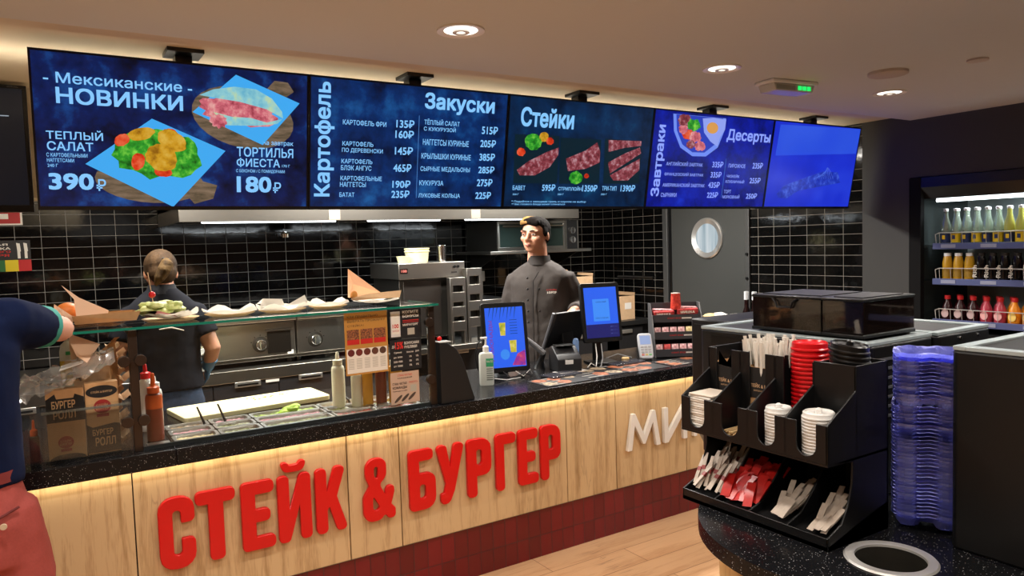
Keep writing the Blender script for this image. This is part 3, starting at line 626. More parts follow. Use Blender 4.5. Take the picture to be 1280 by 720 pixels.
# ---------------------------------------------------------------- salad bar set in the worktop
PANST = mat('pan_steel', '#b4b1aa', .3, .9)
bar = tag(G().box(X0+.004, X1-.004, Y0+.004, Y1-.004, .80, .806).box(X0+.004, X0+.012, Y0+.004, Y1-.004, .80, .915).box(X1-.012, X1-.004, Y0+.004, Y1-.004, .80, .915).build('salad_bar_well', STEEL_DK), 'steel well sunk into the black worktop holding the salad pans', 'salad bar')
def pan(x0, x1, y0, y1, col, label, lump=.3, seed=0, level=.013):
    t = thing('salad_pan', label, 'food pan', ((x0+x1)/2, (y0+y1)/2, .806), group='salad bar pans')
    g = G(); R = .012
    def rr(a, z): return [(p[0], p[1], z) for p in rounded([(x0+a, y0+a), (x1-a, y0+a), (x1-a, y1-a), (x0+a, y1-a)], .018, 4)]
    g.loft([rr(.0, .926), rr(.0, .930), rr(R, .930), rr(R+.004, .92), rr(R+.008, .82), rr(R+.005, .82), rr(R+.001, .92)], cap=False)
    g.bm.faces.new(list(reversed([v for v in g.bm.verts][-4*20:][:0] or [g.bm.verts.new(p) for p in rr(R+.008, .82)])))
    g.build('pan', PANST, t, bev=0)
    a = R+.006; nx = max(6, int((x1-x0)/.012)); ny = max(6, int((y1-y0)/.012)); rd = random.Random(seed)
    g = G(); H = [[.93-level+rd.uniform(-1, 1)*.005*lump*3 for j in range(ny+1)] for i in range(nx+1)]
    g.sheet(lambda u, v: (x0+a+(x1-x0-2*a)*u, y0+a+(y1-y0-2*a)*v, H[round(u*nx)][round(v*ny)]), nx, ny)
    g.build('food_filling', col, t)
F_GREEN = mat('chopped_lettuce', '#7d9a3a', .6, noise=.5, nscale=90, col2='#b8d060'); F_WINE = mat('red_onion', '#8a4450', .5, noise=.4, nscale=90, col2='#c08a90')
F_OLIVE = mat('pickle_green', '#565c30', .4, noise=.4, nscale=80, col2='#80824a'); F_BROWN = mat('sauce_brown', '#5e4a2e', .4, noise=.3, nscale=80, col2='#8a7048'); F_BEIGE = mat('cheese_beige', '#a08a58', .6, noise=.3, nscale=90, col2='#c8b484'); F_RED = mat('diced_tomato', '#6e1e16', .4, noise=.4, nscale=70, col2='#a84030')
cols = [(.406, .585), (.59, .765), (.77, 1.09), (1.095, 1.305), (1.31, 1.522)]; rows = [(3.268, 3.376), (3.381, 3.489), (3.494, 3.600)]
fills = [[(F_BEIGE, 'brown sauce'), (F_OLIVE, 'dark green pickles'), (F_OLIVE, 'sliced olive green pickles'), (F_RED, 'diced tomato'), (F_RED, 'dark red tomato slices')],
         [(F_WINE, 'chopped red onion'), (F_OLIVE, 'green peppers'), (F_WINE, 'purple onion rings'), (F_OLIVE, 'sliced gherkins'), (F_OLIVE, 'green jalapenos')],
         [(F_BROWN, 'brown fried onion'), (F_WINE, 'pink onion'), (F_GREEN, 'shredded lettuce'), (F_BROWN, 'brown mushrooms'), (F_BROWN, 'brown pickled mix')]]
for j, (y0, y1) in enumerate(rows):
    for i, (x0, x1) in enumerate(cols):
        m, s = fills[j][i]
        pan(x0, x1, y0, y1, m, 'salad pan of %s, %s row, %s column of the well' % (s, ['front', 'middle', 'back'][j], ['leftmost', 'second', 'wide middle', 'fourth', 'rightmost'][i]), .35, i*7+j)
g = G()
for k in range(5): g.blob((.93+.012*k, 3.545+.006*(k % 3), .925+.004*k), (.03, .026, .014), .3, 10, k)
tag(g.build('lettuce_leaf', mat('bright_lettuce', '#9fc03a', .5, noise=.3, nscale=60), ang=70), 'bright green lettuce leaf heaped on the wide pan of shredded lettuce', 'lettuce')
for x, y, lab in ((.575, 3.545, 'black spoon handle leaning out of the leftmost back pans'), (.665, 3.55, 'second black spoon handle leaning out of the back pans, further right'), (1.265, 3.56, 'short black spoon handle by the right end of the cutting board')):
    tag(G().tube([(x, y, .90), (x-.01, y+.005, .935), (x-.03, y+.03, 1.0 if x < 1 else .96)], [.006, .006, .004], 6).build('serving_spoon', BLACK), lab, 'spoon', 'serving spoons')
CB = thing('cutting_board', 'cream plastic cutting board lying behind the salad pans', 'cutting board', (.83, 3.80, CT))
BRD = mat('cream_board', '#e6dcae', .5, noise=.06, nscale=12)
G().prism(rounded([(.498, 3.615), (1.205, 3.69), (1.188, 3.98), (.455, 3.915)], .02), CT+.002, CT+.026, 'z').build('board', BRD, CB, bev=.003)
g = G()
for k in range(14):
    rd = random.Random(k); g.blob((.80+.25*rd.random(), 3.82+.08*rd.random(), CT+.0275), (.007*rd.random()+.003, .005, .002), .3, 8, k)
o = g.build('crumbs', mat('crumb_yellow', '#c8a850', .7)); tag(o, 'yellow crumbs scattered on the cream cutting board', 'crumbs', kind='stuff')

# ---------------------------------------------------------------- glass sneeze guard
gg = thing('sneeze_guard', 'glass sneeze guard with brown posts and a glass top shelf', 'sneeze guard', (.9, 3.25, CT))
POST = mat('bronze_post', '#4a3e36', .35, .8)
for x in (.272, 1.575, -1.2):
    G().box(x-.016, x+.016, 3.232, 3.262, CT, 1.405).build('post', POST, gg, bev=.002)
for x, z in ((.265, 1.045), (.265, 1.285), (1.575, 1.05), (1.575, 1.33)):
    G().lathe([(0, -.012), (.022, -.012), (.022, .012), (0, .012)], n=20, M=Matrix.Translation((x-.028 if x < 1 else x-.02, 3.224, z)) @ Matrix.Rotation(PI/2, 4, 'X')).lathe([(0, -.010), (.022, -.010), (.022, .010), (0, .010)], n=20, M=Matrix.Translation((x+.03 if x < 1 else x-.02, 3.224, z)) @ Matrix.Rotation(PI/2, 4, 'X')).build('glass_clamp', POST, gg, bev=.002)
G().box(.292, 1.556, 3.244, 3.250, .932, 1.40).build('front_glass', GLASS, gg)
G().box(-1.2, 1.60, 3.205, 3.56, 1.408, 1.418).build('top_glass', GLASS, gg)
G().box(-1.2, 1.60, 3.2035, 3.205, 1.408, 1.418).build('glass_edge', GLASS_EDGE, gg)
G().box(1.60, 1.6015, 3.2035, 3.56, 1.408, 1.418).build('glass_edge', GLASS_EDGE, gg)
G().box(-1.2, .256, 3.244, 3.250, .932, 1.13).build('front_glass', GLASS, gg)
for x in (.26, 1.57, -1.2): G().box(x-.01, x+.01, 3.25, 3.56, 1.395, 1.408).build('shelf_arm', POST, gg)
g = G().box(.29, 1.556, 3.240, 3.254, CT, .934); g.build('glass_channel', mat('channel_grey', '#3a3f3f', .3, .6), gg)
# posters taped to the front glass
def poster(x0, x1, z0, z1, label, base, stuff, y=3.2415, name='poster'):
    t = thing(name, label, 'poster', ((x0+x1)/2, y, z0), group='posters on the glass')
    G().box(x0, x1, y, y+.0015, z0, z1).build('sheet', base, t)
    stuff(t, lambda u, v: (x0+(x1-x0)*u, z0+(z1-z0)*v), y-.0006)
def T_(t, f, y, m, s, u0, u1, v0, v1, b=.015, nm='printed_words'):
    g = G(); a = f(u0, v0); c = f(u1, v1); text_into(g, s, a[0], c[0], a[1], c[1], y, b); g.build(nm, m, t, smooth=False)
def R_(t, f, y, m, u0, u1, v0, v1, nm='printed_block'):
    a = f(u0, v0); c = f(u1, v1); G().box(a[0], c[0], y+.0002, y+.0008, a[1], c[1]).build(nm, m, t, smooth=False)
INK = mat('black_ink', '#171210', .7); INKW = mat('white_ink', '#d8d2c6', .7); INKR = mat('red_ink', '#b81f18', .6); FOODP = mat('printed_meat', '#3a1a12', .6, noise=.8, nscale=120, col2='#a8643c'); INKG = mat('grey_ink2', '#a8a090', .7)
def p1(t, f, y):
    R_(t, f, y, mat('poster_white', '#d8d0c4', .7), .03, .97, .03, .42)
    T_(t, f, y, INK, 'КАК ПРАВИЛЬНО', .07, .78, .915, .955, .004); T_(t, f, y, INK, 'ВЫБРАТЬ ПРОЖАРКУ', .07, .95, .845, .885, .004); T_(t, f, y, INK, 'СТЕЙКА?', .07, .45, .775, .815, .004)
    for k in range(3): R_(t, f, y-.0003, FOODP, .05+.31*k, .33+.31*k, .57, .73); R_(t, f, y-.0003, INKR, .05+.31*k, .33+.31*k, .49, .57)
    for k in range(5):
        c = f(.13+.185*k, .36); G().prism(oval(c[0], c[1], .0165, .0165), y-.0003, y+.0005).build('printed_disc', mat('steak_disc%d' % k, ['#5a1a16', '#64221a', '#5e281c', '#583020', '#4e3222'][k], .6), t, smooth=False)
        for j in range(7): R_(t, f, y-.0003, INKG, .06+.185*k, .19+.185*k, .10+.025*j, .11+.025*j)
poster(1.137, 1.347, 1.113, 1.402, 'tan poster on the glass asking how to choose steak doneness', mat('poster_tan', '#b07c34', .7), p1)
def p2(t, f, y):
    R_(t, f, y, mat('phone_white', '#c8c4c0', .6), .05, .34, .06, .93); R_(t, f, y-.0003, INKW, .08, .31, .16, .86); T_(t, f, y-.0006, INKR, '100', .10, .29, .36, .50, .03); T_(t, f, y-.0006, INKR, 'БОНУСОВ', .10, .29, .24, .30, .01)
    T_(t, f, y, INKW, 'КОПИТЕ', .42, .92, .84, .94, .03); T_(t, f, y, INKW, 'БОНУСЫ', .42, .92, .70, .80, .03); R_(t, f, y, INKR, .42, .92, .585, .61); R_(t, f, y, INKR, .42, .92, .53, .55); T_(t, f, y, INKW, 'МИРАТОРГ', .42, .9, .41, .49, .02)
    R_(t, f, y, INKG, .56, .78, .10, .33)
poster(1.356, 1.523, 1.262, 1.402, 'black poster on the glass about collecting bonuses, with a phone', mat('poster_black', '#141213', .6), p2)
def p3(t, f, y):
    T_(t, f, y, INKW, 'ДО', .06, .15, .73, .83, .02); T_(t, f, y, INKR, '15%', .16, .42, .70, .93, .04); T_(t, f, y, INKW, 'БОНУСАМИ', .46, .93, .83, .92, .02); T_(t, f, y, INKW, 'РУБЛЯМИ', .46, .86, .70, .79, .02)
    T_(t, f, y, INKW, 'Сумма', .12, .36, .55, .62); T_(t, f, y, INKW, 'Начислим', .52, .74, .55, .61); T_(t, f, y, INKW, 'ДМП', .8, .92, .55, .61)
    for k in range(3): T_(t, f, y, INKW, ['до 3000', '3000–7000', 'от 7000'][k], .10, .38, .40-.14*k, .46-.14*k); T_(t, f, y, INKW, '5%', .60, .68, .40-.14*k, .46-.14*k); T_(t, f, y, INKW, '1%', .82, .90, .40-.14*k, .46-.14*k)
poster(1.356, 1.518, 1.108, 1.256, 'black price table poster on the glass offering up to 15%', MATS['poster_black'], p3)
def p4(t, f, y):
    T_(t, f, y, INKR, 'СТАНЬ ЧАСТЬЮ', .25, .75, .87, .93); T_(t, f, y, INK, 'НАШЕЙ', .25, .75, .79, .84); T_(t, f, y, INK, 'СТАНЬ ЧАСТЬЮ', .06, .56, .60, .68, .02); T_(t, f, y, INK, 'КОМАНДЫ', .06, .56, .46, .56, .03); T_(t, f, y, INK, 'Приходи к нам', .06, .56, .38, .43); T_(t, f, y, INKR, 'РАБОТАТЬ', .64, .94, .62, .68, .01)
    R_(t, f, y, INKG, .68, .90, .34, .56)
    for k in range(3):
        c = f(.25+.24*k, .16+.02*k); G().prism(oval(c[0], c[1], .026, .007, .7), y-.0003, y+.0005).build('printed_sausage', mat('sausage_ink', '#4a3a30', .6), t, smooth=False)
poster(1.352, 1.500, .948, 1.10, 'pale pink recruiting leaflet at the bottom right of the glass', mat('leaflet_pink', '#b89a84', .7), p4)

# ---------------------------------------------------------------- bottles behind the glass
def squeeze(x, y, h, r, m, cap, label, tip=.04, z0=CT, fill=1):
    t = thing('sauce_bottle', label, 'sauce bottle', (x, y, z0), group='squeeze bottles')
    G().lathe([(0, 0), (r*.96, 0), (r, .006), (r, h*.86), (r*.9, h*.93), (r*.62, h*.97), (r*.62, h), (0, h)], n=24).build('bottle', m, t, local=True)
    G().lathe([(r*.72, h*.97), (r*.72, h+.018), (r*.3, h+.024), (r*.22, h+.024+tip), (r*.12, h+.028+tip), (0, h+.028+tip)], n=20).build('nozzle', cap, t, local=True)
    return t
CREAMB = mat('cream_bottle', '#ece4c8', .45); MUST = mat('mustard_sauce', '#dc9c28', .4, noise=.1, nscale=15); KETCH = mat('ketchup_sauce', '#6e2418', .4, noise=.12, nscale=20)
squeeze(1.185, 3.50, .215, .032, CREAMB, CREAMB, 'tall cream squeeze bottle left of the tan poster', .03)
squeeze(1.262, 3.46, .17, .026, CREAMB, CREAMB, 'cream squeeze bottle half hidden under the tan poster')
squeeze(1.312, 3.44, .18, .026, MUST, CREAMB, 'mustard squeeze bottle under the middle of the tan poster')
squeeze(1.375, 3.42, .19, .027, KETCH, RED, 'dark red ketchup squeeze bottle behind the pink leaflet edge')
squeeze(1.44, 3.39, .20, .034, MUST, CREAMB, 'thick yellow mustard bottle behind the recruiting leaflet')
t = squeeze(.352, 3.40, .205, .033, mat('chili_sauce', '#7a3018', .35, noise=.1, nscale=15), mat('orange_cap', '#d8581a', .4), 'tall sauce bottle with orange nozzle beside the left glass post', .05)
G().lathe([(.0335, .135), (.0335, .178), (.0305, .192)], n=24).build('orange_sauce_band', mat('orange_sauce', '#c8551a', .35), t, local=True)
squeeze(.345, 3.60, .24, .03, WHITE, RED, 'white bottle with red nozzle behind the orange nozzle bottle', .03)
squeeze(.372, 3.545, .20, .03, WHITE, WHITE, 'white squeeze bottle just behind the orange nozzle bottle', .02)
tag(G().box(.31, .395, 3.262, 3.35, CT, CT+.001).build('steel_plate', PANST), 'small shiny steel plate under the orange nozzle sauce bottle', 'plate')

# ---------------------------------------------------------------- food on the top shelf
SH = 1.4185
def wavy(t, name, m, cx, cy, rx, ry, z, amp, seed, curl=.0, n=24):
    rd = random.Random(seed); ph = [rd.uniform(0, 6.28) for _ in range(4)]
    g = G(); c = g.bm.verts.new((cx, cy, z)); rings = []
    for j in range(1, 5):
        f = j/4
        rings.append([g.bm.verts.new((cx+rx*f*math.cos(2*PI*k/n), cy+ry*f*math.sin(2*PI*k/n), z+f**2*(curl+amp*abs(math.sin(2*PI*k/n*2+ph[0]))+amp*.6*math.sin(2*PI*k/n*5+ph[1])))) for k in range(n)])
    for k in range(n): g.bm.faces.new((c, rings[0][k], rings[0][(k+1) % n]))
    for a, b in zip(rings, rings[1:]):
        for k in range(n): g.bm.faces.new((a[k], b[k], b[(k+1) % n], a[(k+1) % n]))
    bmesh.ops.solidify(g.bm, geom=list(g.bm.faces), thickness=.001)
    return g.build(name, m, t)
def plate_stack(x, y, r, n, label, liner_m, seed):
    t = thing('paper_plate', label, 'paper plate', (x, y, SH), group='lined plates on the glass shelf')
    G().lathe([(0, .001), (r*.7, .001), (r, .012), (r*1.0, .014), (r*.7, .004), (0, .004)], n=32).build('plate', mat('board_plate', '#b99b6c', .7), t, local=True)
    wavy(t, 'paper_liner', liner_m, x, y, r*1.1, r*1.0, SH+.008, .016, seed, .014)
plate_stack(.675, 3.40, .105, 1, 'paper lined plate with green print, right of the sandwich', PAPER, 1)
plate_stack(.905, 3.40, .105, 1, 'paper lined plate under a folded white napkin', PAPER, 2)
plate_stack(1.125, 3.42, .09, 1, 'paper lined plate with upturned corners left of the wrap', PAPER, 5)
def folded(name, label, cat, pts, m, th=.0012, g2=None):
    g = G(); g._add(pts[0], pts[1]); bmesh.ops.solidify(g.bm, geom=list(g.bm.faces), thickness=th)
    return tag(g.build(name, m, smooth=False), label, cat, g2)
folded('napkin', 'folded white napkin standing on the lined plate near the shelf middle', 'napkin', ([(.80, 3.38, 1.452), (.91, 3.38, 1.45), (.905, 3.40, 1.478), (.82, 3.40, 1.485), (.80, 3.44, 1.46), (.91, 3.44, 1.458)], [(0, 1, 2, 3), (3, 2, 5, 4)]), PAPER)
folded('napkin', 'pointed white paper corner standing on the plate left of the wrap', 'napkin', ([(.91, 3.37, 1.447), (1.015, 3.37, 1.455), (1.01, 3.40, 1.49), (.95, 3.42, 1.445)], [(0, 1, 2), (0, 2, 3)]), PAPER)
# wrap box at the right of the shelf
t = thing('wrap_tray', 'kraft paper wrap tray with a tall pointed corner at the right of the shelf', 'food tray', (1.34, 3.38, SH))
wavy(t, 'paper_liner', PAPER, 1.345, 3.37, .115, .12, SH+.012, .012, 8, .014)
g = G(); g._add([(1.22, 3.345, 1.452), (1.455, 3.33, 1.452), (1.47, 3.34, 1.486), (1.31, 3.345, 1.480), (1.22, 3.35, 1.465), (1.235, 3.43, 1.452), (1.45, 3.43, 1.452)], [(0, 1, 2, 3, 4), (0, 5, 6, 1)]); bmesh.ops.solidify(g.bm, geom=list(g.bm.faces), thickness=.002); g.build('tray', KRAFT_L, t, smooth=False)
g = G(); g._add([(1.225, 3.40, 1.462), (1.385, 3.40, 1.478), (1.218, 3.385, 1.602), (1.228, 3.43, 1.462), (1.232, 3.365, 1.53)], [(0, 1, 4), (1, 2, 4), (0, 4, 2, 3)]); bmesh.ops.solidify(g.bm, geom=list(g.bm.faces), thickness=.002); g.build('tall_flap', mat('peach_paper', '#ecc8aa', .8), t, smooth=False)
g = G(); g.blob((1.235, 3.36, 1.475), (.018, .014, .02), .15, 10, 2); g.build('food', mat('fried_orange', '#c9853a', .6), t)
# sandwich at the left
t = thing('sandwich_plate', 'lettuce sandwich on a plate pinned with a red topped skewer', 'sandwich', (.435, 3.39, SH))
G().lathe([(0, .001), (.09, .001), (.112, .012), (.09, .005), (0, .005)], (.435, 3.39, SH), 32).build('plate', MATS['board_plate'], t)
wavy(t, 'paper_liner', PAPER, .435, 3.38, .108, .11, SH+.01, .014, 4, .02)
g = G()
for k in range(12):
    a = k*.53; g.blob((.40+.055*math.cos(a), 3.39+.04*math.sin(a), 1.462+.012*(k % 3)), (.04, .03, .016), .3, 10, k)
g.ell((.41, 3.39, 1.475), (.062, .05, .026)); g.build('lettuce', mat('iceberg_green', '#a9bf52', .55, noise=.35, nscale=45, col2='#dde09a'), t, ang=60)
g = G(); g.box(.335, .50, 3.34, 3.44, 1.44, 1.452); g.build('bread', mat('bread_dark', '#4a3026', .7), t, bev=.004)
g = G().tube([(.372, 3.37, 1.47), (.358, 3.37, 1.60), (.355, 3.37, 1.625)], [.0022, .003, .005], 8, flat=.5); g.build('skewer', mat('skewer_wood', '#d8b890', .7), t)
g = G().ell((.366, 3.365, 1.533), (.0135, .0135, .0135)); g.build('red_bead', mat('red_bead_m', '#c8141c', .3), t)
g = G(); g._add([(.365, 3.30, 1.455), (.43, 3.29, 1.452), (.375, 3.30, 1.47), (.335, 3.30, 1.468), (.45, 3.29, 1.44)], [(0, 1, 2), (0, 2, 3), (0, 4, 1)]); bmesh.ops.solidify(g.bm, geom=list(g.bm.faces), thickness=.0015); g.build('bacon_strip', mat('bacon_pink', '#b88078', .6), t, smooth=False)
# kraft tray with pointed paper and an orange bun
t = thing('burger_tray', 'kraft tray with peach paper points and an orange bun, beside the elbow', 'food tray', (.15, 3.40, SH))
g = G(); g._add([(.085, 3.33, 1.434), (.30, 3.33, 1.436), (.315, 3.32, 1.472), (.19, 3.32, 1.472), (.075, 3.325, 1.468), (.10, 3.45, 1.434), (.29, 3.45, 1.436), (.30, 3.46, 1.47), (.09, 3.46, 1.47)], [(0, 1, 2, 3, 4), (0, 5, 6, 1), (5, 6, 7, 8), (1, 6, 7, 2), (0, 5, 8, 4)]); bmesh.ops.solidify(g.bm, geom=list(g.bm.faces), thickness=.003); g.build('tray', KRAFT, t, smooth=False)
G().prism([(.048, 1.590), (.105, 1.538), (.205, 1.480), (.20, 1.455), (.092, 1.458), (.088, 1.532)], 3.372, 3.374).build('tall_flap', MATS['peach_paper'], t, smooth=False)
g = G(); g._add([(.02, 3.34, 1.52), (.015, 3.34, 1.45), (.075, 3.32, 1.437), (.085, 3.35, 1.462)], [(0, 1, 2, 3)]); bmesh.ops.solidify(g.bm, geom=list(g.bm.faces), thickness=.002); g.build('side_flap', MATS['peach_paper'], t, smooth=False)
G().ell((.065, 3.42, 1.485), (.042, .04, .034), n=20).build('bun', mat('orange_bun', '#d87a34', .5), t)
wavy(t, 'cling_film', glass_mat('thin_film', (.9, .92, .92), .08, 1.5), .13, 3.31, .13, .07, SH+.004, .008, 3, .002)

# ---------------------------------------------------------------- clear bin of burger boxes (left end)
t = thing('acrylic_bin', 'clear acrylic bin on the worktop left of the glass post', 'bin', (.09, 3.33, CT))
g = G(); a = (-.045, .25, 3.262, 3.392); w_ = .005
g.box(a[0], a[1], a[2], a[2]+w_, CT, 1.115).box(a[0], a[1], a[3]-w_, a[3], CT, 1.115).box(a[0], a[0]+w_, a[2], a[3], CT, 1.115).box(a[1]-w_, a[1], a[2], a[3], CT, 1.115).box(a[0], a[1], a[2], a[3], CT, CT+w_)
g.build('walls', ACRYL, t)
G().box(a[0]-.002, a[1]+.002, a[2]-.003, a[2]-.0002, 1.108, 1.118).build('rim', mat('acrylic_rim', '#8f948f', .2, alpha=.45), t)
t = thing('acrylic_bin', 'second clear acrylic bin beside the customer, holding an orange capped bottle', 'bin', (-.2, 3.33, CT))
g = G(); a = (-.40, -.052, 3.262, 3.45)
g.box(a[0], a[1], a[2], a[2]+w_, CT, 1.115).box(a[0], a[1], a[3]-w_, a[3], CT, 1.115).box(a[0], a[0]+w_, a[2], a[3], CT, 1.115).box(a[1]-w_, a[1], a[2], a[3], CT, 1.115)
g.build('walls', ACRYL, t)
squeeze(-.075, 3.35, .10, .018, mat('dark_sauce', '#1a1210', .3), MATS['orange_cap'], 'small dark bottle with bright orange cap inside the clear bin', .03, CT+.001)
def sign_logo(g, x0, x1, z0, z1, y): pass
def burger_box(x0, x1, z0, z1, y, label, dark_top):
    t = thing('burger_box', label, 'cardboard box', ((x0+x1)/2, y, z0), group='flat packed burger roll boxes')
    mid = z0+(z1-z0)*.5
    G().box(x0, x1, y, y+.05, z0, z1).build('carton', KRAFT, t, bev=.001)
    DK = mat('printed_black', '#15110f', .6); KP = mat('kraft_print', '#b8946a', .7); RB = mat('printed_red', '#8e1c1a', .6)
    Y = y-.0008
    def rbadge(cx, cz, r):
        G().prism(oval(cx, cz, r, r*.92), Y, y).build('round_badge', RB, t, smooth=False)
        g = G(); text_into(g, 'СТЕЙК', cx-r*.7, cx+r*.7, cz+r*.05, cz+r*.4, Y-.0004, .01); text_into(g, 'БУРГЕР', cx-r*.75, cx+r*.75, cz-r*.45, cz-r*.08, Y-.0004, .01); g.build('badge_words', KP, t, smooth=False)
        G().box(cx-r*.7, cx+r*.7, Y, y, cz-r*1.35, cz-r*.95).build('badge_band', RB, t, smooth=False)
    if dark_top:
        G().prism([(x0, mid+.01), (x1, mid+.01), (x1, z1-.035), (x1-.03, z1-.02), (x1-.035, z1-.035), (x0+.035, z1-.035), (x0+.03, z1-.015), (x0, z1-.035)], Y, y).build('black_print', DK, t, smooth=False)
        g = G(); text_into(g, 'БУРГЕР', x0+.018, x1-.03, mid+.062, mid+.092, Y-.0004, .03); g.build('printed_words', KP, t, smooth=False)
        g = G(); text_into(g, 'РОЛЛ', x0+.022, x1-.03, mid+.022, mid+.054, Y-.0004, .03); g.build('printed_words', KP, t, smooth=False)
        rbadge((x0+x1)/2-.005, z0+.065, .026)
        G().prism(oval((x0+x1)/2, z0-.0, .06, .02, n=30)[:16], Y, y).build('black_print', DK, t, smooth=False)
    else:
        G().prism(oval((x0+x1)/2, z1-.035, (x1-x0)*.48, .024), Y-.0002, y).build('black_print', DK, t, smooth=False)
        g = G(); text_into(g, 'СТЕЙК & БУРГЕР', x0+.02, x1-.02, z1-.04, z1-.030, Y-.0008, .012); g.build('printed_words', KP, t, smooth=False)
        rbadge((x0+x1)/2, z0+.185, .030)
        G().prism([(x0, z0+.005), (x1, z0+.005), (x1, z0+.11), (x1-.02, z0+.115), (x0+.02, z0+.105), (x0, z0+.118)], Y, y).build('black_print', DK, t, smooth=False)
        g = G(); text_into(g, 'БУРГЕР', x0+.018, x1-.025, z0+.072, z0+.096, Y-.0006, .03); g.build('printed_words', KP, t, smooth=False)
        g = G(); text_into(g, 'РОЛЛ', x0+.026, x1-.018, z0+.030, z0+.064, Y-.0006, .03); g.build('printed_words', KP, t, smooth=False)
burger_box(-.030, .096, CT+.006, 1.195, 3.275, 'burger box with black top half and white БУРГЕР РОЛЛ, left in the clear bin', True)
burger_box(.100, .214, CT+.006, 1.205, 3.282, 'burger box with red round badge on top, right in the clear bin', False)
# kraft bags, stacked and folded behind the bin
for k in range(5):
    x = .118+.012*k; zz = 1.20+.004*k
    o = folded('paper_bag', '%s folded kraft paper bag fanned out above the clear bin' % ['frontmost', 'second', 'third', 'fourth', 'rearmost'][k], 'paper bag', ([(.06+.004*k, 3.34+.018*k, 1.375-.006*k), (.125+.006*k, 3.35+.018*k, 1.285), (.19+.008*k, 3.34+.018*k, 1.34+.006*k), (.205+.009*k, 3.33+.018*k, 1.358+.002*k), (.13, 3.36+.018*k, 1.15), (.07, 3.36+.018*k, 1.17), (.20+.008*k, 3.35+.018*k, 1.16)], [(0, 1, 4, 5), (1, 2, 6, 4), (1, 3, 2)]), KRAFT_L if k == 0 else KRAFT, .003, 'folded kraft bags')
folded('paper_bag', 'pale lit kraft bag corner nearest the elbow, in front of the fanned bags', 'paper bag', ([(.058, 3.315, 1.405), (.165, 3.32, 1.352), (.115, 3.30, 1.285), (.082, 3.305, 1.315), (.066, 3.31, 1.36)], [(0, 1, 2, 3, 4)]), MATS['peach_paper'], .002, 'folded kraft bags')  # paler paper colour stands in for light falling on this front sheet
t = thing('bag_stack', 'tall stack of kraft pouches next to the left glass post', 'paper bags', (.245, 3.47, CT))
rd = random.Random(3)
for k in range(16):
    z = CT+.004+.026*k; g = G(); a = rd.uniform(-.02, .02)
    g._add([(.205+a, 3.42, z+.012), (.228+a, 3.40, z-.004), (.256+a, 3.42, z+.016), (.256+a, 3.54, z+.02), (.228+a, 3.54, z), (.205+a, 3.54, z+.016)], [(0, 1, 4, 5), (1, 2, 3, 4)]); bmesh.ops.solidify(g.bm, geom=list(g.bm.faces), thickness=.008); g.build('pouch', KRAFT_L if k % 2 else KRAFT, t, smooth=False)
rdm = random.Random(11)
hgt = {}
def film(u, v):
    k = (round(u*22), round(v*12))
    if k not in hgt: hgt[k] = rdm.uniform(-.014, .014)
    return (-.12+.33*u, 3.266+.066*v+.004*math.sin(9*u), 1.205+.075*u+.045*v+.03*math.sin(7*u+3*v)*math.sin(3*v)+hgt[k]-.05*(1-u)*(1-v))
o = G().sheet(film, 22, 12).build('plastic_wrap', film_mat('crinkled_film', (.93, .93, .92), '#c8c4bc', .22, .12), ang=25); tag(o, 'crinkled clear plastic wrap heaped over the burger boxes', 'plastic wrap')
folded('cutlery_pack', 'flat white cutlery packet lying in the plastic wrap', 'packet', ([(.02, 3.30, 1.262), (.10, 3.30, 1.285), (.12, 3.36, 1.30), (.03, 3.36, 1.275)], [(0, 1, 2, 3)]), PAPER)
t = thing('oil_bottle', 'clear oil bottle half full of yellow oil, behind the elbow', 'bottle', (.062, 3.62, CT))
OIL = mat('yellow_oil', '#b8962a', .25)
G().lathe([(0, 0), (.034, 0), (.034, .38), (.028, .41), (.014, .425), (.014, .44), (0, .44)], n=24).build('bottle', mat('cloudy_plastic', '#b4b4a4', .3), t, local=True)
G().lathe([(.0345, .25), (.0345, .345)], n=24).build('oil', OIL, t, local=True)
G().lathe([(.016, .435), (.016, .45), (.004, .455), (.003, .485), (0, .485)], n=16).build('spout', GREYP, t, local=True)
G().box(-.012, .012, -.0355, -.034, .37, .385).build('green_label', mat('label_green', '#2f8a4a', .5), t, local=True)

# ---------------------------------------------------------------- till area
t = thing('side_divider', 'black divider panel with sloped edge right of the sneeze guard', 'divider', (1.66, 3.2, CT))
G().prism(rounded([(1.60, CT+.001), (1.79, CT+.001), (1.725, 1.13), (1.69, 1.19, .05), (1.64, 1.222, .03), (1.60, 1.225, .003)], .004), 3.205, 3.26).build('panel', BLACKM, t, bev=.004)
G().box(1.60, 1.665, 3.203, 3.262, 1.2235, 1.2275).build('light_edge', mat('edge_grey', '#8a8a86', .4), t)
G().ell((1.602, 3.21, 1.245), (.013, .008, .012)).build('red_clip', RED, t)
t = thing('sanitizer_bottle', 'clear pump sanitizer bottle with green label beside the black divider', 'bottle', (2.03, 3.50, CT), math.radians(-25))
SAN = mat('sanitizer_gel', '#c4c8c0', .2)
G().loft([[(p[0], p[1], z) for p in rounded([(-.04*s, -.027*s), (.04*s, -.027*s), (.04*s, .027*s), (-.04*s, .027*s)], .015)] for z, s in ((0, .95), (.006, 1), (.165, 1), (.178, .85), (.184, .4))]).build('bottle', SAN, t, local=True)
G().lathe([(.017, .18), (.017, .212), (.011, .218), (.006, .22), (.005, .252), (.009, .254), (.009, .266), (0, .268)], n=20).build('pump', WHITE, t, local=True)
G().box(-.03, .009, -.006, .006, .256, .266).build('spout', WHITE, t, local=True, bev=.002)
G().box(-.004, .037, -.0285, -.0268, .105, .15).build('green_label', mat('label_green2', '#2f9a68', .5), t, local=True)
g = G(); [g.box(-.002, .033, -.0288, -.0284, .03+.012*k, .035+.012*k) for k in range(6)]; g.build('small_print', mat('label_grey', '#6a706a', .5), t, local=True)
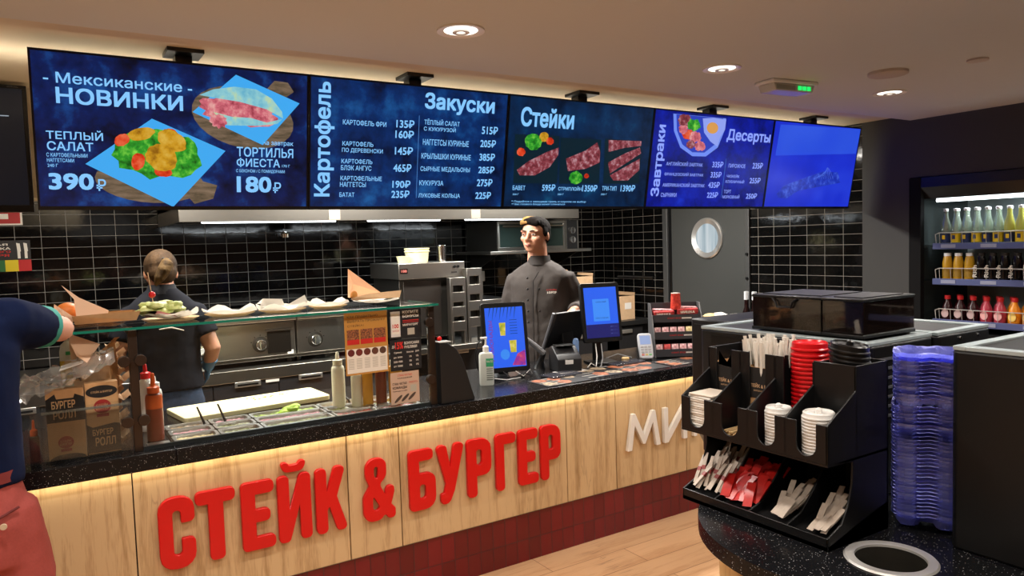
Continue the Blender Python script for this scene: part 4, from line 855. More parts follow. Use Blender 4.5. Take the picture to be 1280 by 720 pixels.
g = G(); text_into(g, 'МЫЛО', .0, .034, .128, .14, -.0292, .01); g.build('label_words', INKW, t, smooth=False, local=True)
def till_screen(loc, rz, W, H, tilt, label, draw, zc):
    t = thing('customer_display', label, 'display', loc, rz, 'customer displays at the till')
    G().box(-.09, .09, -.06, .10, 0, .012).build('foot', BLACK, t, local=True, bev=.004)
    G().prism([(.06, .01), (.095, .01), (.075, zc), (.045, zc)], -.03, .03, 'x').build('stand', BLACK, t, local=True, bev=.004)
    M = Matrix.Translation((0, 0, zc)) @ Matrix.Rotation(tilt, 4, 'X')
    hb = G().prism(rounded([(-W/2, -H/2), (W/2, -H/2), (W/2, H/2), (-W/2, H/2)], .016), 0, .028, 'y', M); hb.build('housing', BLACK, t, local=True, bev=.003)
    sc = bpy.data.objects.new('screen', None)
    scg = G().box(-W/2+.022, W/2-.022, -.0012, .001, -H/2+.028, H/2-.028, M).build('screen', glow('till_blue_%d' % int(W*1000), '#2a62ee', 1.0), t, local=True)
    draw(scg, M, W, H); return t
def D_(sc, M, m, pts, y=-.0018, nm='picture'): G().prism(pts, y, y+.0004, 'y', M).build(nm, m, sc, smooth=False, local=True)
def drawA(sc, M, W, H):
    w2, h2 = W/2-.022, H/2-.028
    LB = glow('till_violet', '#7a3a9c', 1); YG = glow_noise('till_drink', ['#8a9a3a', '#c8b83a', '#e0d070'], 30, 1, 2); PK = glow_noise('till_berry', ['#6a2aa0', '#b83a78', '#d85a6a'], 30, 1, 3); DK = glow('till_leaf', '#0a3a6a', 1)
    g = G(); text_into(g, 'ЛИМОНАДЫ', 0, h2*1.35, 0, .026, 0, .02, M @ Matrix.Translation((-w2+.043, -.0018, -h2*.78)) @ Matrix.Rotation(-PI/2, 4, 'Y')); g.build('heading', LB, sc, smooth=False, local=True)
    for k in range(8):
        x = -w2+.03+.022*k; D_(sc, M, DK, [(x, h2), (x+.006, h2), (x-.012, h2-.06-.02*(k % 2))])
    D_(sc, M, YG, [(-.035, .085), (.005, .085), (.0, .01), (-.03, .01)], nm='drink_picture'); D_(sc, M, YG, [(.02, -.02), (.065, -.02), (.06, -.09), (.025, -.09)], nm='drink_picture')
    D_(sc, M, PK, [(.03, -h2+.01), (w2-.004, -h2+.005), (w2-.002, -.08), (.065, -.10)], nm='berry_picture')
    D_(sc, M, glow('till_haze', '#3a8af0', 1), oval(-.01, -.1, .028, .03), nm='drink_picture')
    for k in range(6): D_(sc, M, DK, [(.03, .10-.016*k), (.075, .10-.016*k), (.075, .097-.016*k), (.03, .097-.016*k)], nm='small_print')
till_screen((2.235, 3.62, CT), math.radians(-14), .275, .405, math.radians(-9), 'till display showing lemonades, beside the sanitizer bottle', drawA, .235)
def drawB(sc, M, W, H):
    w2, h2 = W/2-.022, H/2-.028
    D_(sc, M, glow('till_navy', '#1c1c64', 1), [(-w2, -h2), (w2, -h2), (w2, -h2+.085), (-w2, -h2+.085)], nm='lower_panel')
    D_(sc, M, glow('till_light', '#3f8cf6', 1), [(-.058, -.055), (.055, -.055), (.055, .085), (-.058, .085)], -.0022, nm='white_card')
    g = G(); text_into(g, 'СКАЧАЙ', -.035, .035, .062, .072, -.0026, .01, M); text_into(g, 'ПРИЛОЖЕНИЕ', -.045, .045, -.04, -.032, -.0026, .006, M); g.build('card_words', glow('till_dark', '#0a2a80', 1), sc, smooth=False, local=True)
    for k in range(3):
        D_(sc, M, glow('till_grey', '#5a64a8', 1), [(w2-.06, -h2+.02+.022*k), (w2-.012, -h2+.02+.022*k), (w2-.012, -h2+.025+.022*k), (w2-.06, -h2+.025+.022*k)], nm='total_line')
till_screen((2.955, 3.62, CT), math.radians(-14), .268, .375, math.radians(-9), 'till display with a pale blue card, in front of the man', drawB, .325)
t = thing('receipt_printer', 'small black receipt printer between the two till displays', 'printer', (2.63, 3.58, CT), -.3)
G().prism(rounded([(-.09, 0), (.09, 0), (.09, .13), (.03, .15, .02), (-.06, .10, .03), (-.09, .08)], .01), -.075, .075, 'x').build('body', GREYP if False else mat('printer_black', '#1b1b1d', .45), t, local=True, bev=.004)
G().box(-.03, .02, -.0925, -.088, .05, .075).build('white_label', WHITE, t, local=True)
G().box(-.06, .06, -.02, .06, .148, .153).build('lid', BLACK, t, local=True, bev=.002)
t = thing('barcode_scanner', 'grey handheld scanner lying tilted right of the lemonade display', 'scanner', (2.47, 3.72, CT))
G().tube([(2.40, 3.74, CT+.235), (2.50, 3.71, CT+.15), (2.55, 3.69, CT+.10)], [.022, .028, .03], 10, flat=.6).build('body', mat('scanner_grey', '#77777a', .35), t)
G().tube([(2.55, 3.69, CT+.10), (2.545, 3.72, CT+.05), (2.54, 3.73, CT+.003)], [.014, .02, .04], 10).build('stand', BLACK, t)
t = thing('cash_monitor', 'black till monitor seen from behind in front of the man', 'monitor', (2.80, 3.775, CT), .2)
G().cbox((0, 0, .225), (.33, .02, .25), (.45, 0, 0)).build('screen_back', BLACK, t, local=True, bev=.006)
G().tube([(-.16, .075, .09), (-.16, -.035, .335)], .012, 8).build('grey_edge', GREYP, t, local=True)
G().prism([(-.02, 0), (.09, 0), (.03, .2), (0, .2)], -.05, .05, 'x').build('stand', BLACK, t, local=True, bev=.004)
def cable(pts, label, m=BLACK, r=.0035):
    tag(G().tube([(p[0], p[1], CT+p[2]) for p in pts], r, 6).build('cable', m), label, 'cable', 'till cables')
def arc(x, y, w, h, ph=0): return [(x+w*math.sin(q*PI/8+ph), y+.02*math.sin(q), .004+h*abs(math.sin(q*PI/16))) for q in range(17)]
cable([(2.13, 3.70, .004), (2.09, 3.70, .05), (2.075, 3.70, .13), (2.09, 3.70, .2), (2.13, 3.68, .24)], 'black cable looping left of the lemonade display')
cable([(2.12, 3.58, .1), (2.09, 3.56, .06), (2.10, 3.54, .02), (2.18, 3.53, .004), (2.28, 3.54, .004)], 'white cable hanging left of the lemonade display', WHITE, .003)
cable([(2.20, 3.60, .04), (2.22, 3.54, .005), (2.30, 3.53, .03), (2.36, 3.55, .004)], 'black cable coiled under the lemonade display')
cable([(2.26, 3.60, .05), (2.30, 3.54, .01), (2.36, 3.56, .04), (2.40, 3.60, .004)], 'white cable under the lemonade display', WHITE, .0025)
cable([(2.90, 3.62, .13), (2.87, 3.57, .06), (2.83, 3.53, .005), (2.79, 3.53, .03), (2.77, 3.54, .004)], 'grey cable dropping from the pale blue card display', WHITE, .0035)
cable([(2.93, 3.60, .13), (2.90, 3.55, .05), (2.86, 3.52, .004), (2.83, 3.50, .004), (2.88, 3.49, .004)], 'second grey cable curling beside the receipt printer', mat('cable_grey', '#8a8a8a', .4), .0035)
cable([(3.20, 3.62, .01), (3.15, 3.70, .03), (3.08, 3.74, .004)], 'thin cable behind the card terminal', mat('cable_grey', '#8a8a8a', .4), .003)
t = thing('blue_marker', 'pale blue tube standing behind the receipt printer', 'tube', (2.775, 3.66, CT))
G().lathe([(0, 0), (.018, 0), (.02, .15), (.014, .17), (0, .175)], n=16).build('tube', mat('pale_blue', '#6f8cb8', .4), t, local=True)
tag(G().lathe([(0, 0), (.024, 0), (.026, .02), (.02, .026), (0, .026)], (3.11, 3.58, CT), 20).build('stamp_pad', mat('beige_lid', '#b89a68', .5)), 'small round beige lid on the worktop behind the menus', 'lid')
# menus lying on the worktop
MEN = mat('menu_dark', '#141518', .45); ROAST = mat('printed_roast', '#4a1c16', .5, noise=.9, nscale=40, col2='#c87850'); ROAST2 = mat('printed_plate', '#2a2420', .5, noise=.9, nscale=45, col2='#c8b090')
def menu(x, y, rz, w, h, label, m, seed):
    t = thing('menu_sheet', label, 'menu', (x, y, CT), rz, 'menus on the worktop')
    G().box(-w/2, w/2, -h/2, h/2, .0004, .002).build('sheet', MEN, t, local=True)
    rd = random.Random(seed); nx = 3
    for i in range(nx):
        for j in range(2):
            cx = -w/2+w*(i+.5)/nx; cy = -h/2+h*(j+.5)/2
            if rd.random() < .75: G().prism(oval(cx, cy, w/nx*.42, h*.20, rd.random(), 14, .12, seed*9+i*2+j), .002, .0026, 'z').build('dish_picture', m if rd.random() < .6 else (ROAST2 if m is ROAST else ROAST), t, smooth=False, local=True)
    for j in range(5): G().box(-w*.45, -w*.05+.02*rd.random(), -h*.42+j*h*.2, -h*.42+j*h*.2+.004, .002, .0025).build('printed_line', INKW, t, local=True)
menu(2.40, 3.33, .02, .30, .21, 'dark menu sheet nearest the lemonade display', ROAST, 1)
menu(2.70, 3.40, .05, .30, .27, 'dark menu sheet in front of the receipt printer with pale dishes', ROAST2, 2)
menu(3.02, 3.38, -.03, .32, .27, 'menu sheet of red roast meat in front of the card terminal', ROAST, 3)
menu(3.36, 3.34, .03, .32, .20, 'menu sheet of red meat in front of the snack rack', ROAST, 4)
menu(3.70, 3.36, -.02, .32, .24, 'menu sheet at the far right end of the worktop', ROAST2, 5)
tag(G().box(2.52, 2.72, 3.47, 3.56, CT+.0028, CT+.0034).build('paper_sheet', PAPER), 'white paper sheet beside the scanner stand', 'paper')
t = thing('coin_tray', 'flat clear coin tray on the worktop left of the printer', 'tray', (2.50, 3.44, CT+.003), .1)
G().box(-.11, .11, -.06, .06, 0, .012).build('tray', mat('tray_glass', '#4a4a52', .12, alpha=.6), t, local=True, bev=.004)
t = thing('coin_tray', 'flat clear tray on the worktop behind the middle menus', 'tray', (3.05, 3.50, CT+.003), .05)
G().box(-.12, .12, -.05, .05, 0, .012).build('tray', MATS['tray_glass'], t, local=True, bev=.004)
# card terminal
t = thing('card_terminal', 'white card terminal standing tilted left of the snack rack', 'card terminal', (3.24, 3.52, CT+.003), math.radians(-30))
M = Matrix.Translation((0, 0, .005)) @ Matrix.Rotation(math.radians(-28), 4, 'X')
G().prism(rounded([(-.042, 0), (.042, 0), (.046, .08), (.044, .172), (-.044, .172), (-.046, .08)], .014), -.012, .02, 'y', M).build('body', mat('terminal_white', '#b8bac0', .4), t, local=True, bev=.005)
G().box(-.034, .034, -.0135, -.011, .095, .155, M).build('screen', glow('terminal_screen', '#9ab0e0', .8), t, local=True)
for k in range(12):
    G().box(-.033+.024*(k % 3), -.015+.024*(k % 3), -.0145, -.011, .018+.018*(k//3), .030+.018*(k//3), M).build('key', mat('key_%d' % (k % 3 if k < 3 else 9), ['#b86a5a', '#c0a860', '#6aa870'][k % 3] if k < 3 else '#9a9a9c', .5), t, local=True, bev=.001)
G().prism([(-.01, 0), (.09, 0), (.075, .13), (.055, .13)], -.03, .03, 'x').build('stand', BLACK, t, local=True, bev=.003)
# snack rack
RZ = math.radians(-30)
t = thing('snack_rack', 'three tier dark snack rack of red sweets at the end of the counter', 'display rack', (3.50, 3.50, CT+.003), RZ)
RK = mat('rack_grey', '#38383c', .45)
for s in (-1, 1): G().prism([(-.06, 0), (.13, 0), (.13, .345), (.07, .345), (-.02, .17)], s*.165-.003, s*.165+.003, 'x').build('side_panel', mat('rack_side', '#6a6a6c', .4, .4), t, local=True)
G().box(-.162, .162, .124, .13, 0, .345).build('back_panel', RK, t, local=True)
for k in range(3):
    y = -.055+.045*k; z = .012+.108*k
    G().box(-.162, .162, y, .124, z, z+.005).build('shelf', RK, t, local=True)
    l = G().box(-.162, .162, y-.006, y, z-.008, z+.042).build('shelf_lip', RK, t, local=True)
    g = G(); text_into(g, 'КЭМП ФУД', -.06, .03, z+.012, z+.024, y-.0068, .02); g.build('red_lettering', INKR, l, smooth=False, local=True)
    G().box(.035, .10, y-.0072, y-.006, z+.014, z+.022).build('white_strip', INKW, l, local=True)
def rack_item(name, lx, ly, lz, parts, label, grp):
    c, s = math.cos(RZ), math.sin(RZ); o = thing(name, label, 'snack', (3.50+lx*c-ly*s, 3.50+lx*s+ly*c, CT+.003+lz), RZ, grp); parts(o); return o
PKR = mat('sweet_pink', '#c8485a', .35, noise=.4, nscale=60, col2='#f0d0d0'); PKB = mat('sweet_red', '#a01420', .3, noise=.4, nscale=40, col2='#d85050'); PKY = mat('sweet_yellow', '#c8a848', .4, noise=.3, nscale=60, col2='#f0e0b0')
def bag(m):
    def f(o):
        G().loft([[(p[0]*s, p[1]*q, z) for p in rounded([(-.022, -.014), (.022, -.014), (.022, .014), (-.022, .014)], .008)] for z, s, q in ((0, .9, 1), (.02, 1.05, 1.2), (.045, 1.02, 1), (.058, .98, .3), (.064, 1, .1))]).build('wrapper', m, o, local=True)
        G().box(-.016, .016, -.0175, -.0165, .016, .034).build('white_label', INKW, o, local=True)
    return f
pos = ['leftmost', 'second', 'third', 'fourth', 'fifth', 'rightmost']
for i in range(6): rack_item('sweet_bag', -.132+.053*i, .02, .126, bag(PKR if i < 4 else PKY), '%s sweet bag on the middle tier of the snack rack' % pos[i] if i < 4 else '%s yellow sweet bag on the middle tier of the snack rack' % ('left', 'right')[i-4], 'sweets on the middle tier')
for i in range(6): rack_item('sweet_bag', -.132+.053*i, -.02, .018, bag(PKR if i not in (1, 5) else PKB), '%s sweet bag on the bottom tier of the snack rack' % pos[i], 'sweets on the bottom tier')
def barbox(o):
    G().cbox((0, .012, .035), (.14, .05, .055), (.2, 0, 0)).build('carton', PKB, o, local=True, bev=.003)
    g = G(); text_into(g, 'МИШКА', -.05, .045, .03, .047, -.0183, .03); g.build('white_lettering', INKW, o, smooth=False, local=True)
    G().cbox((0, .02, .066), (.135, .035, .012), (.1, .05, 0)).build('bar', PKR, o, local=True, bev=.003)
rack_item('sweet_box', -.08, .055, .234, barbox, 'red box of bars on the top tier, left half of the snack rack', 'bars on the top tier')
rack_item('sweet_box', .08, .055, .246, barbox, 'red box of bars on the top tier, right half of the snack rack', 'bars on the top tier')
def cupjar(o):
    G().lathe([(0, 0), (.036, 0), (.03, .105), (0, .107)], n=24).build('jar', mat('jar_red', '#b01818', .3, noise=.5, nscale=50, col2='#e05040'), o, local=True)
    G().lathe([(.031, .075), (.0295, .108), (0, .111)], n=24).build('lid', mat('jar_lid', '#c8b8b0', .4), o, local=True)
rack_item('sweet_jar', .01, .082, .302, cupjar, 'round red sweet jar with pale lid on top of the snack rack', 'sweet jar')
# ---------------------------------------------------------------- extractor hood
t = thing('extractor_hood', 'long stainless extractor hood over the cooking line with lit tubes', 'extractor hood', (2.3, 5.5, 1.895))
g = G(); g.box(.72, 3.86, 5.0, 5.012, 1.895, 1.985).box(.72, .732, 5.012, 5.99, 1.895, 2.02).box(3.848, 3.86, 5.012, 5.99, 1.895, 2.02).box(.72, 3.86, 5.0, 5.99, 1.985, 2.03)
g.build('canopy', STEEL, t, bev=.002)
for x in (1.72, 2.85): G().box(x-.04, x+.04, 4.997, 5.0, 1.90, 1.98).build('joint_plate', mat('pale_steel', '#d8cfc0', .4, .9), t)
G().box(.732, 3.848, 5.10, 5.95, 1.935, 1.945).build('filter_panel', STEEL_DK, t)
TUBE = glow('tube_glow', '#f4fbff', 4.0)
for a, b in ((.86, 1.74), (1.98, 2.56), (2.78, 3.44)):
    G().tube([(a, 5.045, 1.90), (b, 5.045, 1.90)], .014, 12).build('lamp_tube', TUBE, t)
tag(G().lathe([(0, 0), (.03, 0), (.034, .03), (.02, .04), (.02, .05), (0, .05)], (1.63, 5.93, 1.80), 16).box(1.60, 1.66, 5.95, 6.0, 1.81, 1.84).build('wall_valve', CHROME), 'small chrome valve on the tiles under the hood', 'valve')
# ---------------------------------------------------------------- cooking line
t = thing('refrigerated_base', 'dark drawer unit with steel top and pale handles under the cooking line', 'drawer unit', (1.0, 5.3, 0))
G().box(-.6, 2.06, 4.89, 5.9, .08, .865).build('body', mat('unit_black', '#161617', .45), t)
G().box(-.6, 2.06, 4.86, 5.95, .868, .945).build('steel_top', STEEL, t, bev=.003)
for i in range(6):
    x0 = -.38+.407*i
    d = G().box(x0+.004, x0+.403, 4.868, 4.892, .50, .86).build('drawer', mat('drawer_dark', '#252527', .4), t, bev=.002)
    g = G(); g.box(x0+.13, x0+.29, 4.855, 4.868, .835, .89-.02).build('handle_plate', mat('handle_steel', '#c8c4bc', .3, .8), d, bev=.002)
    G().box(x0+.145, x0+.275, 4.853, 4.856, .845, .856).build('handle_slot', BLACK, d)
    G().box(x0+.004, x0+.403, 4.868, 4.892, .10, .49).build('lower_drawer', MATS['drawer_dark'], t, bev=.002)
G().box(1.165, 1.25, 4.862, 4.868, .846, .862).build('white_label', PAPER, t)
def cooker(x0, x1, kx, label):
    t = thing('griddle', label, 'griddle', ((x0+x1)/2, 5.4, .946), group='stainless griddles')
    G().box(x0, x1, 4.98, 5.85, .975, 1.27).build('body', STEEL_DK, t, bev=.004)
    G().box(x0+.004, x1-.004, 4.955, 4.982, 1.00, 1.225).build('control_panel', STEEL, t, bev=.004)
    G().box(x0, x1, 4.915, 5.0, 1.232, 1.275).build('front_rim', STEEL, t, bev=.008)
    G().box(x0+.01, x1-.01, 5.0, 5.6, 1.268, 1.276).build('hot_plate', mat('hot_plate', '#3a3836', .5, .6), t)
    for kx_ in kx:
        k = G().lathe([(0, 0), (.052, 0), (.052, .004), (0, .004)], n=28, M=Matrix.Translation((kx_, 4.955, 1.085)) @ Matrix.Rotation(PI/2, 4, 'X')).build('knob_dial', STEEL_DK, t)
        G().lathe([(.036, .004), (.034, .026), (.030, .030), (0, .030)], n=24, M=Matrix.Translation((kx_, 4.955, 1.085)) @ Matrix.Rotation(PI/2, 4, 'X')).box(kx_-.007, kx_+.007, 4.918, 4.93, 1.055, 1.115).build('knob', CHROME, k)
        g = G()
        for a in range(5): q = PI*(.1+.2*a); g.box(kx_+.062*math.cos(q)-.003, kx_+.062*math.cos(q)+.003, 4.953, 4.955, 1.085+.062*math.sin(q)-.003, 1.085+.062*math.sin(q)+.003)
        g.build('dial_marks', INK, k, smooth=False)
    G().box(x1-.19, x1-.035, 4.951, 4.956, 1.02, 1.165).build('dark_plate', mat('dark_plate', '#38342f', .3, .8), t)
    G().box(x1-.20, x1-.03, 4.94, 4.956, 1.17, 1.182).build('plate_lip', STEEL_DK, t)
    G().box(x1-.06, x1-.02, 4.951, 4.956, 1.005, 1.03).build('rating_label', PAPER, t)
    g = G()
    for fx in (x0+.03, x1-.03):
        G().lathe([(0, .946), (.02, .946), (.02, .976), (0, .976)], (fx, 5.03, 0), 12).build('foot', BLACK, t)
cooker(.50, 1.398, (.80, 1.165), 'stainless griddle with round knobs behind the woman')
cooker(1.402, 2.05, (1.53,), 'stainless griddle with a single knob, right of the woman')
G_ = thing('control_plate', 'white round dial plate on the cooker beside the blue glove', 'dial', (.80, 4.94, 1.02))
G().prism(rounded([(.745, .955), (.85, .955), (.85, 1.10), (.745, 1.10)], .03), 4.912, 4.925).build('plate', mat('dial_white', '#b8b6ae', .4), G_, bev=.003)
G().lathe([(.04, 0), (.04, .012), (.028, .02), (0, .02)], n=24, M=Matrix.Translation((.797, 4.912, 1.03)) @ Matrix.Rotation(PI/2, 4, 'X')).build('knob', CHROME, G_)
G().box(.79, .804, 4.886, 4.893, 1.0, 1.06).build('knob_grip', BLACK, G_)
# tall contact grill / holding cabinet
t = thing('holding_cabinet', 'stainless cabinet with overhanging top and red digits', 'cabinet', (2.45, 5.3, .945))
G().box(2.21, 2.66, 5.06, 5.56, 1.0, 1.455).build('body', STEEL_DK, t, bev=.004)
G().box(2.185, 2.735, 5.0, 5.56, 1.455, 1.572).build('overhang', STEEL, t, bev=.003)
G().box(2.24, 2.55, 5.05, 5.062, 1.02, 1.44).build('door', mat('steel_brown', '#5e5854', .35, .9), t, bev=.003)
for x in (2.235, 2.635): G().box(x-.02, x+.02, 5.1, 5.5, .945, 1.0).build('foot', BLACK, t)
d = G().box(2.195, 2.255, 4.996, 5.0, 1.50, 1.535).build('display', mat('display_dark', '#160806', .3), t)
g = G(); text_into(g, '188', 2.203, 2.247, 1.508, 1.527, 4.9945, .02); g.build('red_digits', glow('digit_red', '#ff9080', 1.2), d, smooth=False)
g = G()
for x in (2.645, 2.675): g.lathe([(0, 0), (.01, 0), (.01, .012), (0, .012)], n=12, M=Matrix.Translation((x, 5.0, 1.535)) @ Matrix.Rotation(PI/2, 4, 'X'))
g.build('button', BLACK, t); g = G(); g.box(2.62, 2.665, 4.996, 5.0, 1.487, 1.497); g.build('switch_label', INK, t)
t = thing('plastic_tub', 'large cream plastic tub on top of the steel cabinet', 'tub', (2.43, 5.2, 1.5725))
TUB = mat('tub_cream', '#b8b088', .5)
G().lathe([(0, 0), (.082, 0), (.094, .10), (.098, .104), (.098, .112), (.09, .112), (.08, .01), (0, .01)], n=32).build('tub', TUB, t, local=True)
G().lathe([(.0975, .082), (.0995, .086), (.0975, .09)], n=32).build('rim_band', TUB, t, local=True)
t = thing('plastic_tub', 'small cream tub at the left front corner of the steel cabinet', 'tub', (2.275, 5.12, 1.5725))
G().lathe([(0, 0), (.036, 0), (.048, .05), (.05, .054), (.045, .054), (.034, .006), (0, .006)], n=24).build('tub', TUB, t, local=True)
t = thing('steel_shaker', 'tall steel shaker at the right end of the steel cabinet top', 'shaker', (2.625, 5.16, 1.5725))
G().lathe([(0, 0), (.03, 0), (.033, .115), (.034, .12), (.032, .128), (0, .132)], n=24).build('shaker', CHROME, t, local=True)
def tower(x, y, z0, z1, label):
    t = thing('holder_tower', label, 'steel holder', (x, y, .946), group='stainless towers by the cabinet'); w = .055
    for s in (-1, 1): G().box(x+s*w-.012, x+s*w+.012, y, y+.06, .946, z1).build('upright', STEEL, t, bev=.002)
    n = 3; hh = (z1-z0)/n
    for k in range(n+1):
        z = z1-.03-k*hh
        G().box(x-w, x+w, y-.002, y+.06, z-.045 if k else z-.03, z+.03).build('front_plate', STEEL, t, bev=.002)
    for k in range(n): G().box(x-w, x+w, y+.05, y+.056, z1-.03-(k+1)*hh, z1-.03-k*hh).build('inner_back', mat('tower_inner', '#2a2826', .4, .6), t)
tower(2.635, 4.93, 1.12, 1.452, 'stainless slotted tower, the shorter one next to the cabinet')
tower(2.785, 4.94, 1.14, 1.517, 'stainless slotted tower, the taller one left of the man')
t = thing('back_worktop_unit', 'dark back counter with a grey top along the rear wall', 'counter', (3.4, 5.55, 0))
G().box(2.07, 4.86, 5.22, 5.97, .08, .90).build('body', MATS['unit_black'], t)
G().box(2.07, 4.86, 5.18, 5.98, .90, .944).build('top', mat('dark_top', '#3a3a3a', .35, .6), t, bev=.003)
for x0 in (2.55, 3.2, 3.85, 4.3):
    d = G().box(x0+.005, x0+(.44 if x0 > 4 else .6), 5.20, 5.222, .52, .885).build('door', MATS['drawer_dark'], t, bev=.002)
    G().box(x0+.14, x0+.30, 5.185, 5.2, .83, .865).build('handle', MATS['handle_steel'], d, bev=.003)
G().box(2.07, 2.95, 4.90, 5.18, .90, .944).build('front_shelf', STEEL, t, bev=.003)
t = thing('steel_fryer', 'stainless box with dark slot to the left of the man', 'fryer', (3.02, 5.4, .945))
G().box(2.87, 3.30, 5.25, 5.75, .945, 1.24).build('body', STEEL, t, bev=.004)
G().box(2.87, 3.30, 5.70, 5.75, 1.24, 1.46).build('backsplash', STEEL, t, bev=.003)
G().box(2.88, 3.29, 5.27, 5.69, 1.235, 1.245).build('well', BLACK, t)
G().box(2.87, 3.30, 5.66, 5.705, 1.37, 1.46).build('upper_lip', STEEL, t, bev=.004)
# oven on the wall shelf
t = thing('wall_oven', 'glass fronted steel oven with two round dials on the wall shelf', 'oven', (3.72, 5.7, 1.63))
G().box(3.29, 4.15, 5.42, 5.96, 1.632, 1.89).build('body', STEEL_DK, t, bev=.004)
g = G(); g.box(3.29, 4.01, 5.40, 5.42, 1.865, 1.89).box(3.29, 4.01, 5.40, 5.42, 1.632, 1.665).box(3.29, 3.31, 5.40, 5.42, 1.665, 1.865).box(3.985, 4.01, 5.40, 5.42, 1.665, 1.865)
dr = g.build('door_frame', STEEL, t, bev=.002)
G().box(3.31, 3.985, 5.408, 5.415, 1.665, 1.865).build('glass_panel', mat('oven_glass', '#27332f', .06, spec=.8), dr)
g = G().tube([(3.33, 5.375, 1.845), (3.97, 5.375, 1.845)], .008, 8); g.build('door_handle', STEEL, dr)
G().box(4.015, 4.15, 5.40, 5.42, 1.632, 1.89).build('dial_panel', mat('dial_panel', '#1b1b1c', .3), t, bev=.002)
g = G(); g.box(4.012, 4.022, 5.396, 5.42, 1.632, 1.89).box(4.143, 4.153, 5.396, 5.42, 1.632, 1.89); g.build('trim_strips', STEEL, t)
for z in (1.80, 1.715):
    k = G().lathe([(0, 0), (.034, 0), (.03, .018), (0, .018)], n=24, M=Matrix.Translation((4.083, 5.40, z)) @ Matrix.Rotation(PI/2, 4, 'X')).build('dial', CHROME, t)
    G().box(4.078, 4.088, 5.376, 5.384, z-.026, z+.026).build('pointer', INK, k)
t = thing('wall_shelf', 'steel wall shelf carrying the oven', 'shelf', (3.75, 5.7, 1.56))
G().box(3.20, 4.29, 5.38, 6.0, 1.605, 1.632).build('board', STEEL, t, bev=.003)
for x in (3.35, 4.22): G().prism([(5.5, 1.604), (5.995, 1.604), (5.995, 1.43), (5.97, 1.43)], x-.004, x+.004, 'x').build('bracket', STEEL_DK, t)
G().prism([(5.60, 1.633), (5.99, 1.633), (5.99, 1.78), (5.60, 1.72)], 4.245, 4.25, 'x').build('end_plate', STEEL_DK, t)
# cartons
def carton(x0, x1, y0, y1, z0, z1, label, rz=0):
    t = thing('cardboard_box', label, 'box', ((x0+x1)/2, (y0+y1)/2, z0), rz, 'cartons on the back counter'); a, b, h = (x1-x0)/2, (y1-y0)/2, z1-z0
    G().box(-a, a, -b, b, 0, h-.03).build('body', KRAFT_L, t, bev=.002, local=True)
    g = G(); g._add([(-a, -b, h-.03), (a, -b, h-.03), (a, -b-.004, h-.004), (a*.3, -b-.006, h), (-a*.5, -b-.004, h-.008), (-a, -b, h)], [(0, 1, 2, 3, 4, 5)]); g._add([(-a, -b, h-.03), (-a, b, h-.03), (-a-.004, b, h+.01), (-a-.004, -b, h)], [(0, 1, 2, 3)]); g._add([(a, -b, h-.03), (a, b, h-.03), (a+.004, b, h), (a+.004, -b, h-.004)], [(0, 1, 2, 3)])
    bmesh.ops.solidify(g.bm, geom=list(g.bm.faces), thickness=.003); g.build('open_flaps', KRAFT_L, t, local=True, smooth=False)
    return t, a, b, h
t, a, b, h = carton(4.40, 4.71, 5.27, 5.60, .9445, 1.20, 'tall kraft carton with a white label right of the pale blue card display')
G().box(.03, .11, -b-.0015, -b, .10, .16).build('white_label', PAPER, t, local=True)
G().box(-a-.0015, -a, -.10, -.04, .16, .175).build('hand_hole', BLACK, t, local=True)
t = thing('black_appliance', 'black appliance on the back counter behind the till display', 'appliance', (4.12, 5.55, .945))
G().box(3.86, 4.36, 5.36, 5.85, .965, 1.262).build('body', BLACK, t, bev=.006)
G().box(3.90, 4.32, 5.352, 5.36, 1.0, 1.22).build('front_panel', mat('appl_front', '#1a1a1c', .2), t)
for x in (3.9, 4.3): G().box(x-.02, x+.02, 5.4, 5.8, .945, .966).build('foot', GREYP, t)
carton(4.07, 4.33, 5.42, 5.66, 1.263, 1.40, 'low kraft carton on the black appliance behind the man')
tag(G().box(3.98, 4.055, 5.44, 5.60, 1.263, 1.44).build('paper_bag', KRAFT, bev=.006), 'upright kraft bag standing left of the low carton', 'paper bag')
tag(G().box(4.896, 4.9, 5.35, 5.36, 1.2, 1.4).tube([(4.88, 5.2, 1.33), (4.88, 5.7, 1.33)], .012, 8).build('wall_rail', STEEL_DK), 'steel rail on the tiles above the tall carton', 'rail')
# signs on the tiles, far left
t = thing('wall_sign', 'red sign with white border on the tiles under the left monitor', 'sign', (-.3, 5.995, 1.92))
G().box(-.52, -.112, 5.985, 5.999, 1.925, 2.04).build('board', INKW, t)
G().box(-.51, -.124, 5.982, 5.985, 1.935, 2.03).build('red_field', mat('sign_red', '#9a1210', .5), t)
G().box(-.48, -.19, 5.980, 5.982, 1.965, 2.0).build('white_field', INKW, t)
t = thing('wall_poster', 'dark colour coding poster with knives and coloured blocks on the tiles', 'poster', (-.28, 5.995, 1.6))
G().box(-.52, -.078, 5.99, 5.999, 1.612, 1.822).build('sheet', mat('poster_dark', '#1a1414', .5), t)
for i, c in enumerate(['#2a4a8a', '#d8d8d0', '#8a5a2a', '#1f5a2a', '#c8b012', '#b01818']): G().box(-.52+.0737*i, -.52+.0737*(i+1), 5.987, 5.99, 1.614, 1.69).build('colour_block', mat('block_%d' % i, c, .5), t)
for s, a, b, z, m in (('ЦВЕТОВАЯ', -.50, -.205, 1.785, INKW), ('МАРКИРОВКА', -.50, -.19, 1.76, INKW), ('РАЗДЕЛОЧНОГО', -.50, -.19, 1.737, INKR), ('ИНВЕНТАРЯ', -.50, -.2, 1.714, INKR)):
    g = G(); text_into(g, s, a, b, z, z+.017, 5.988, .02); g.build('printed_words', m, t, smooth=False)
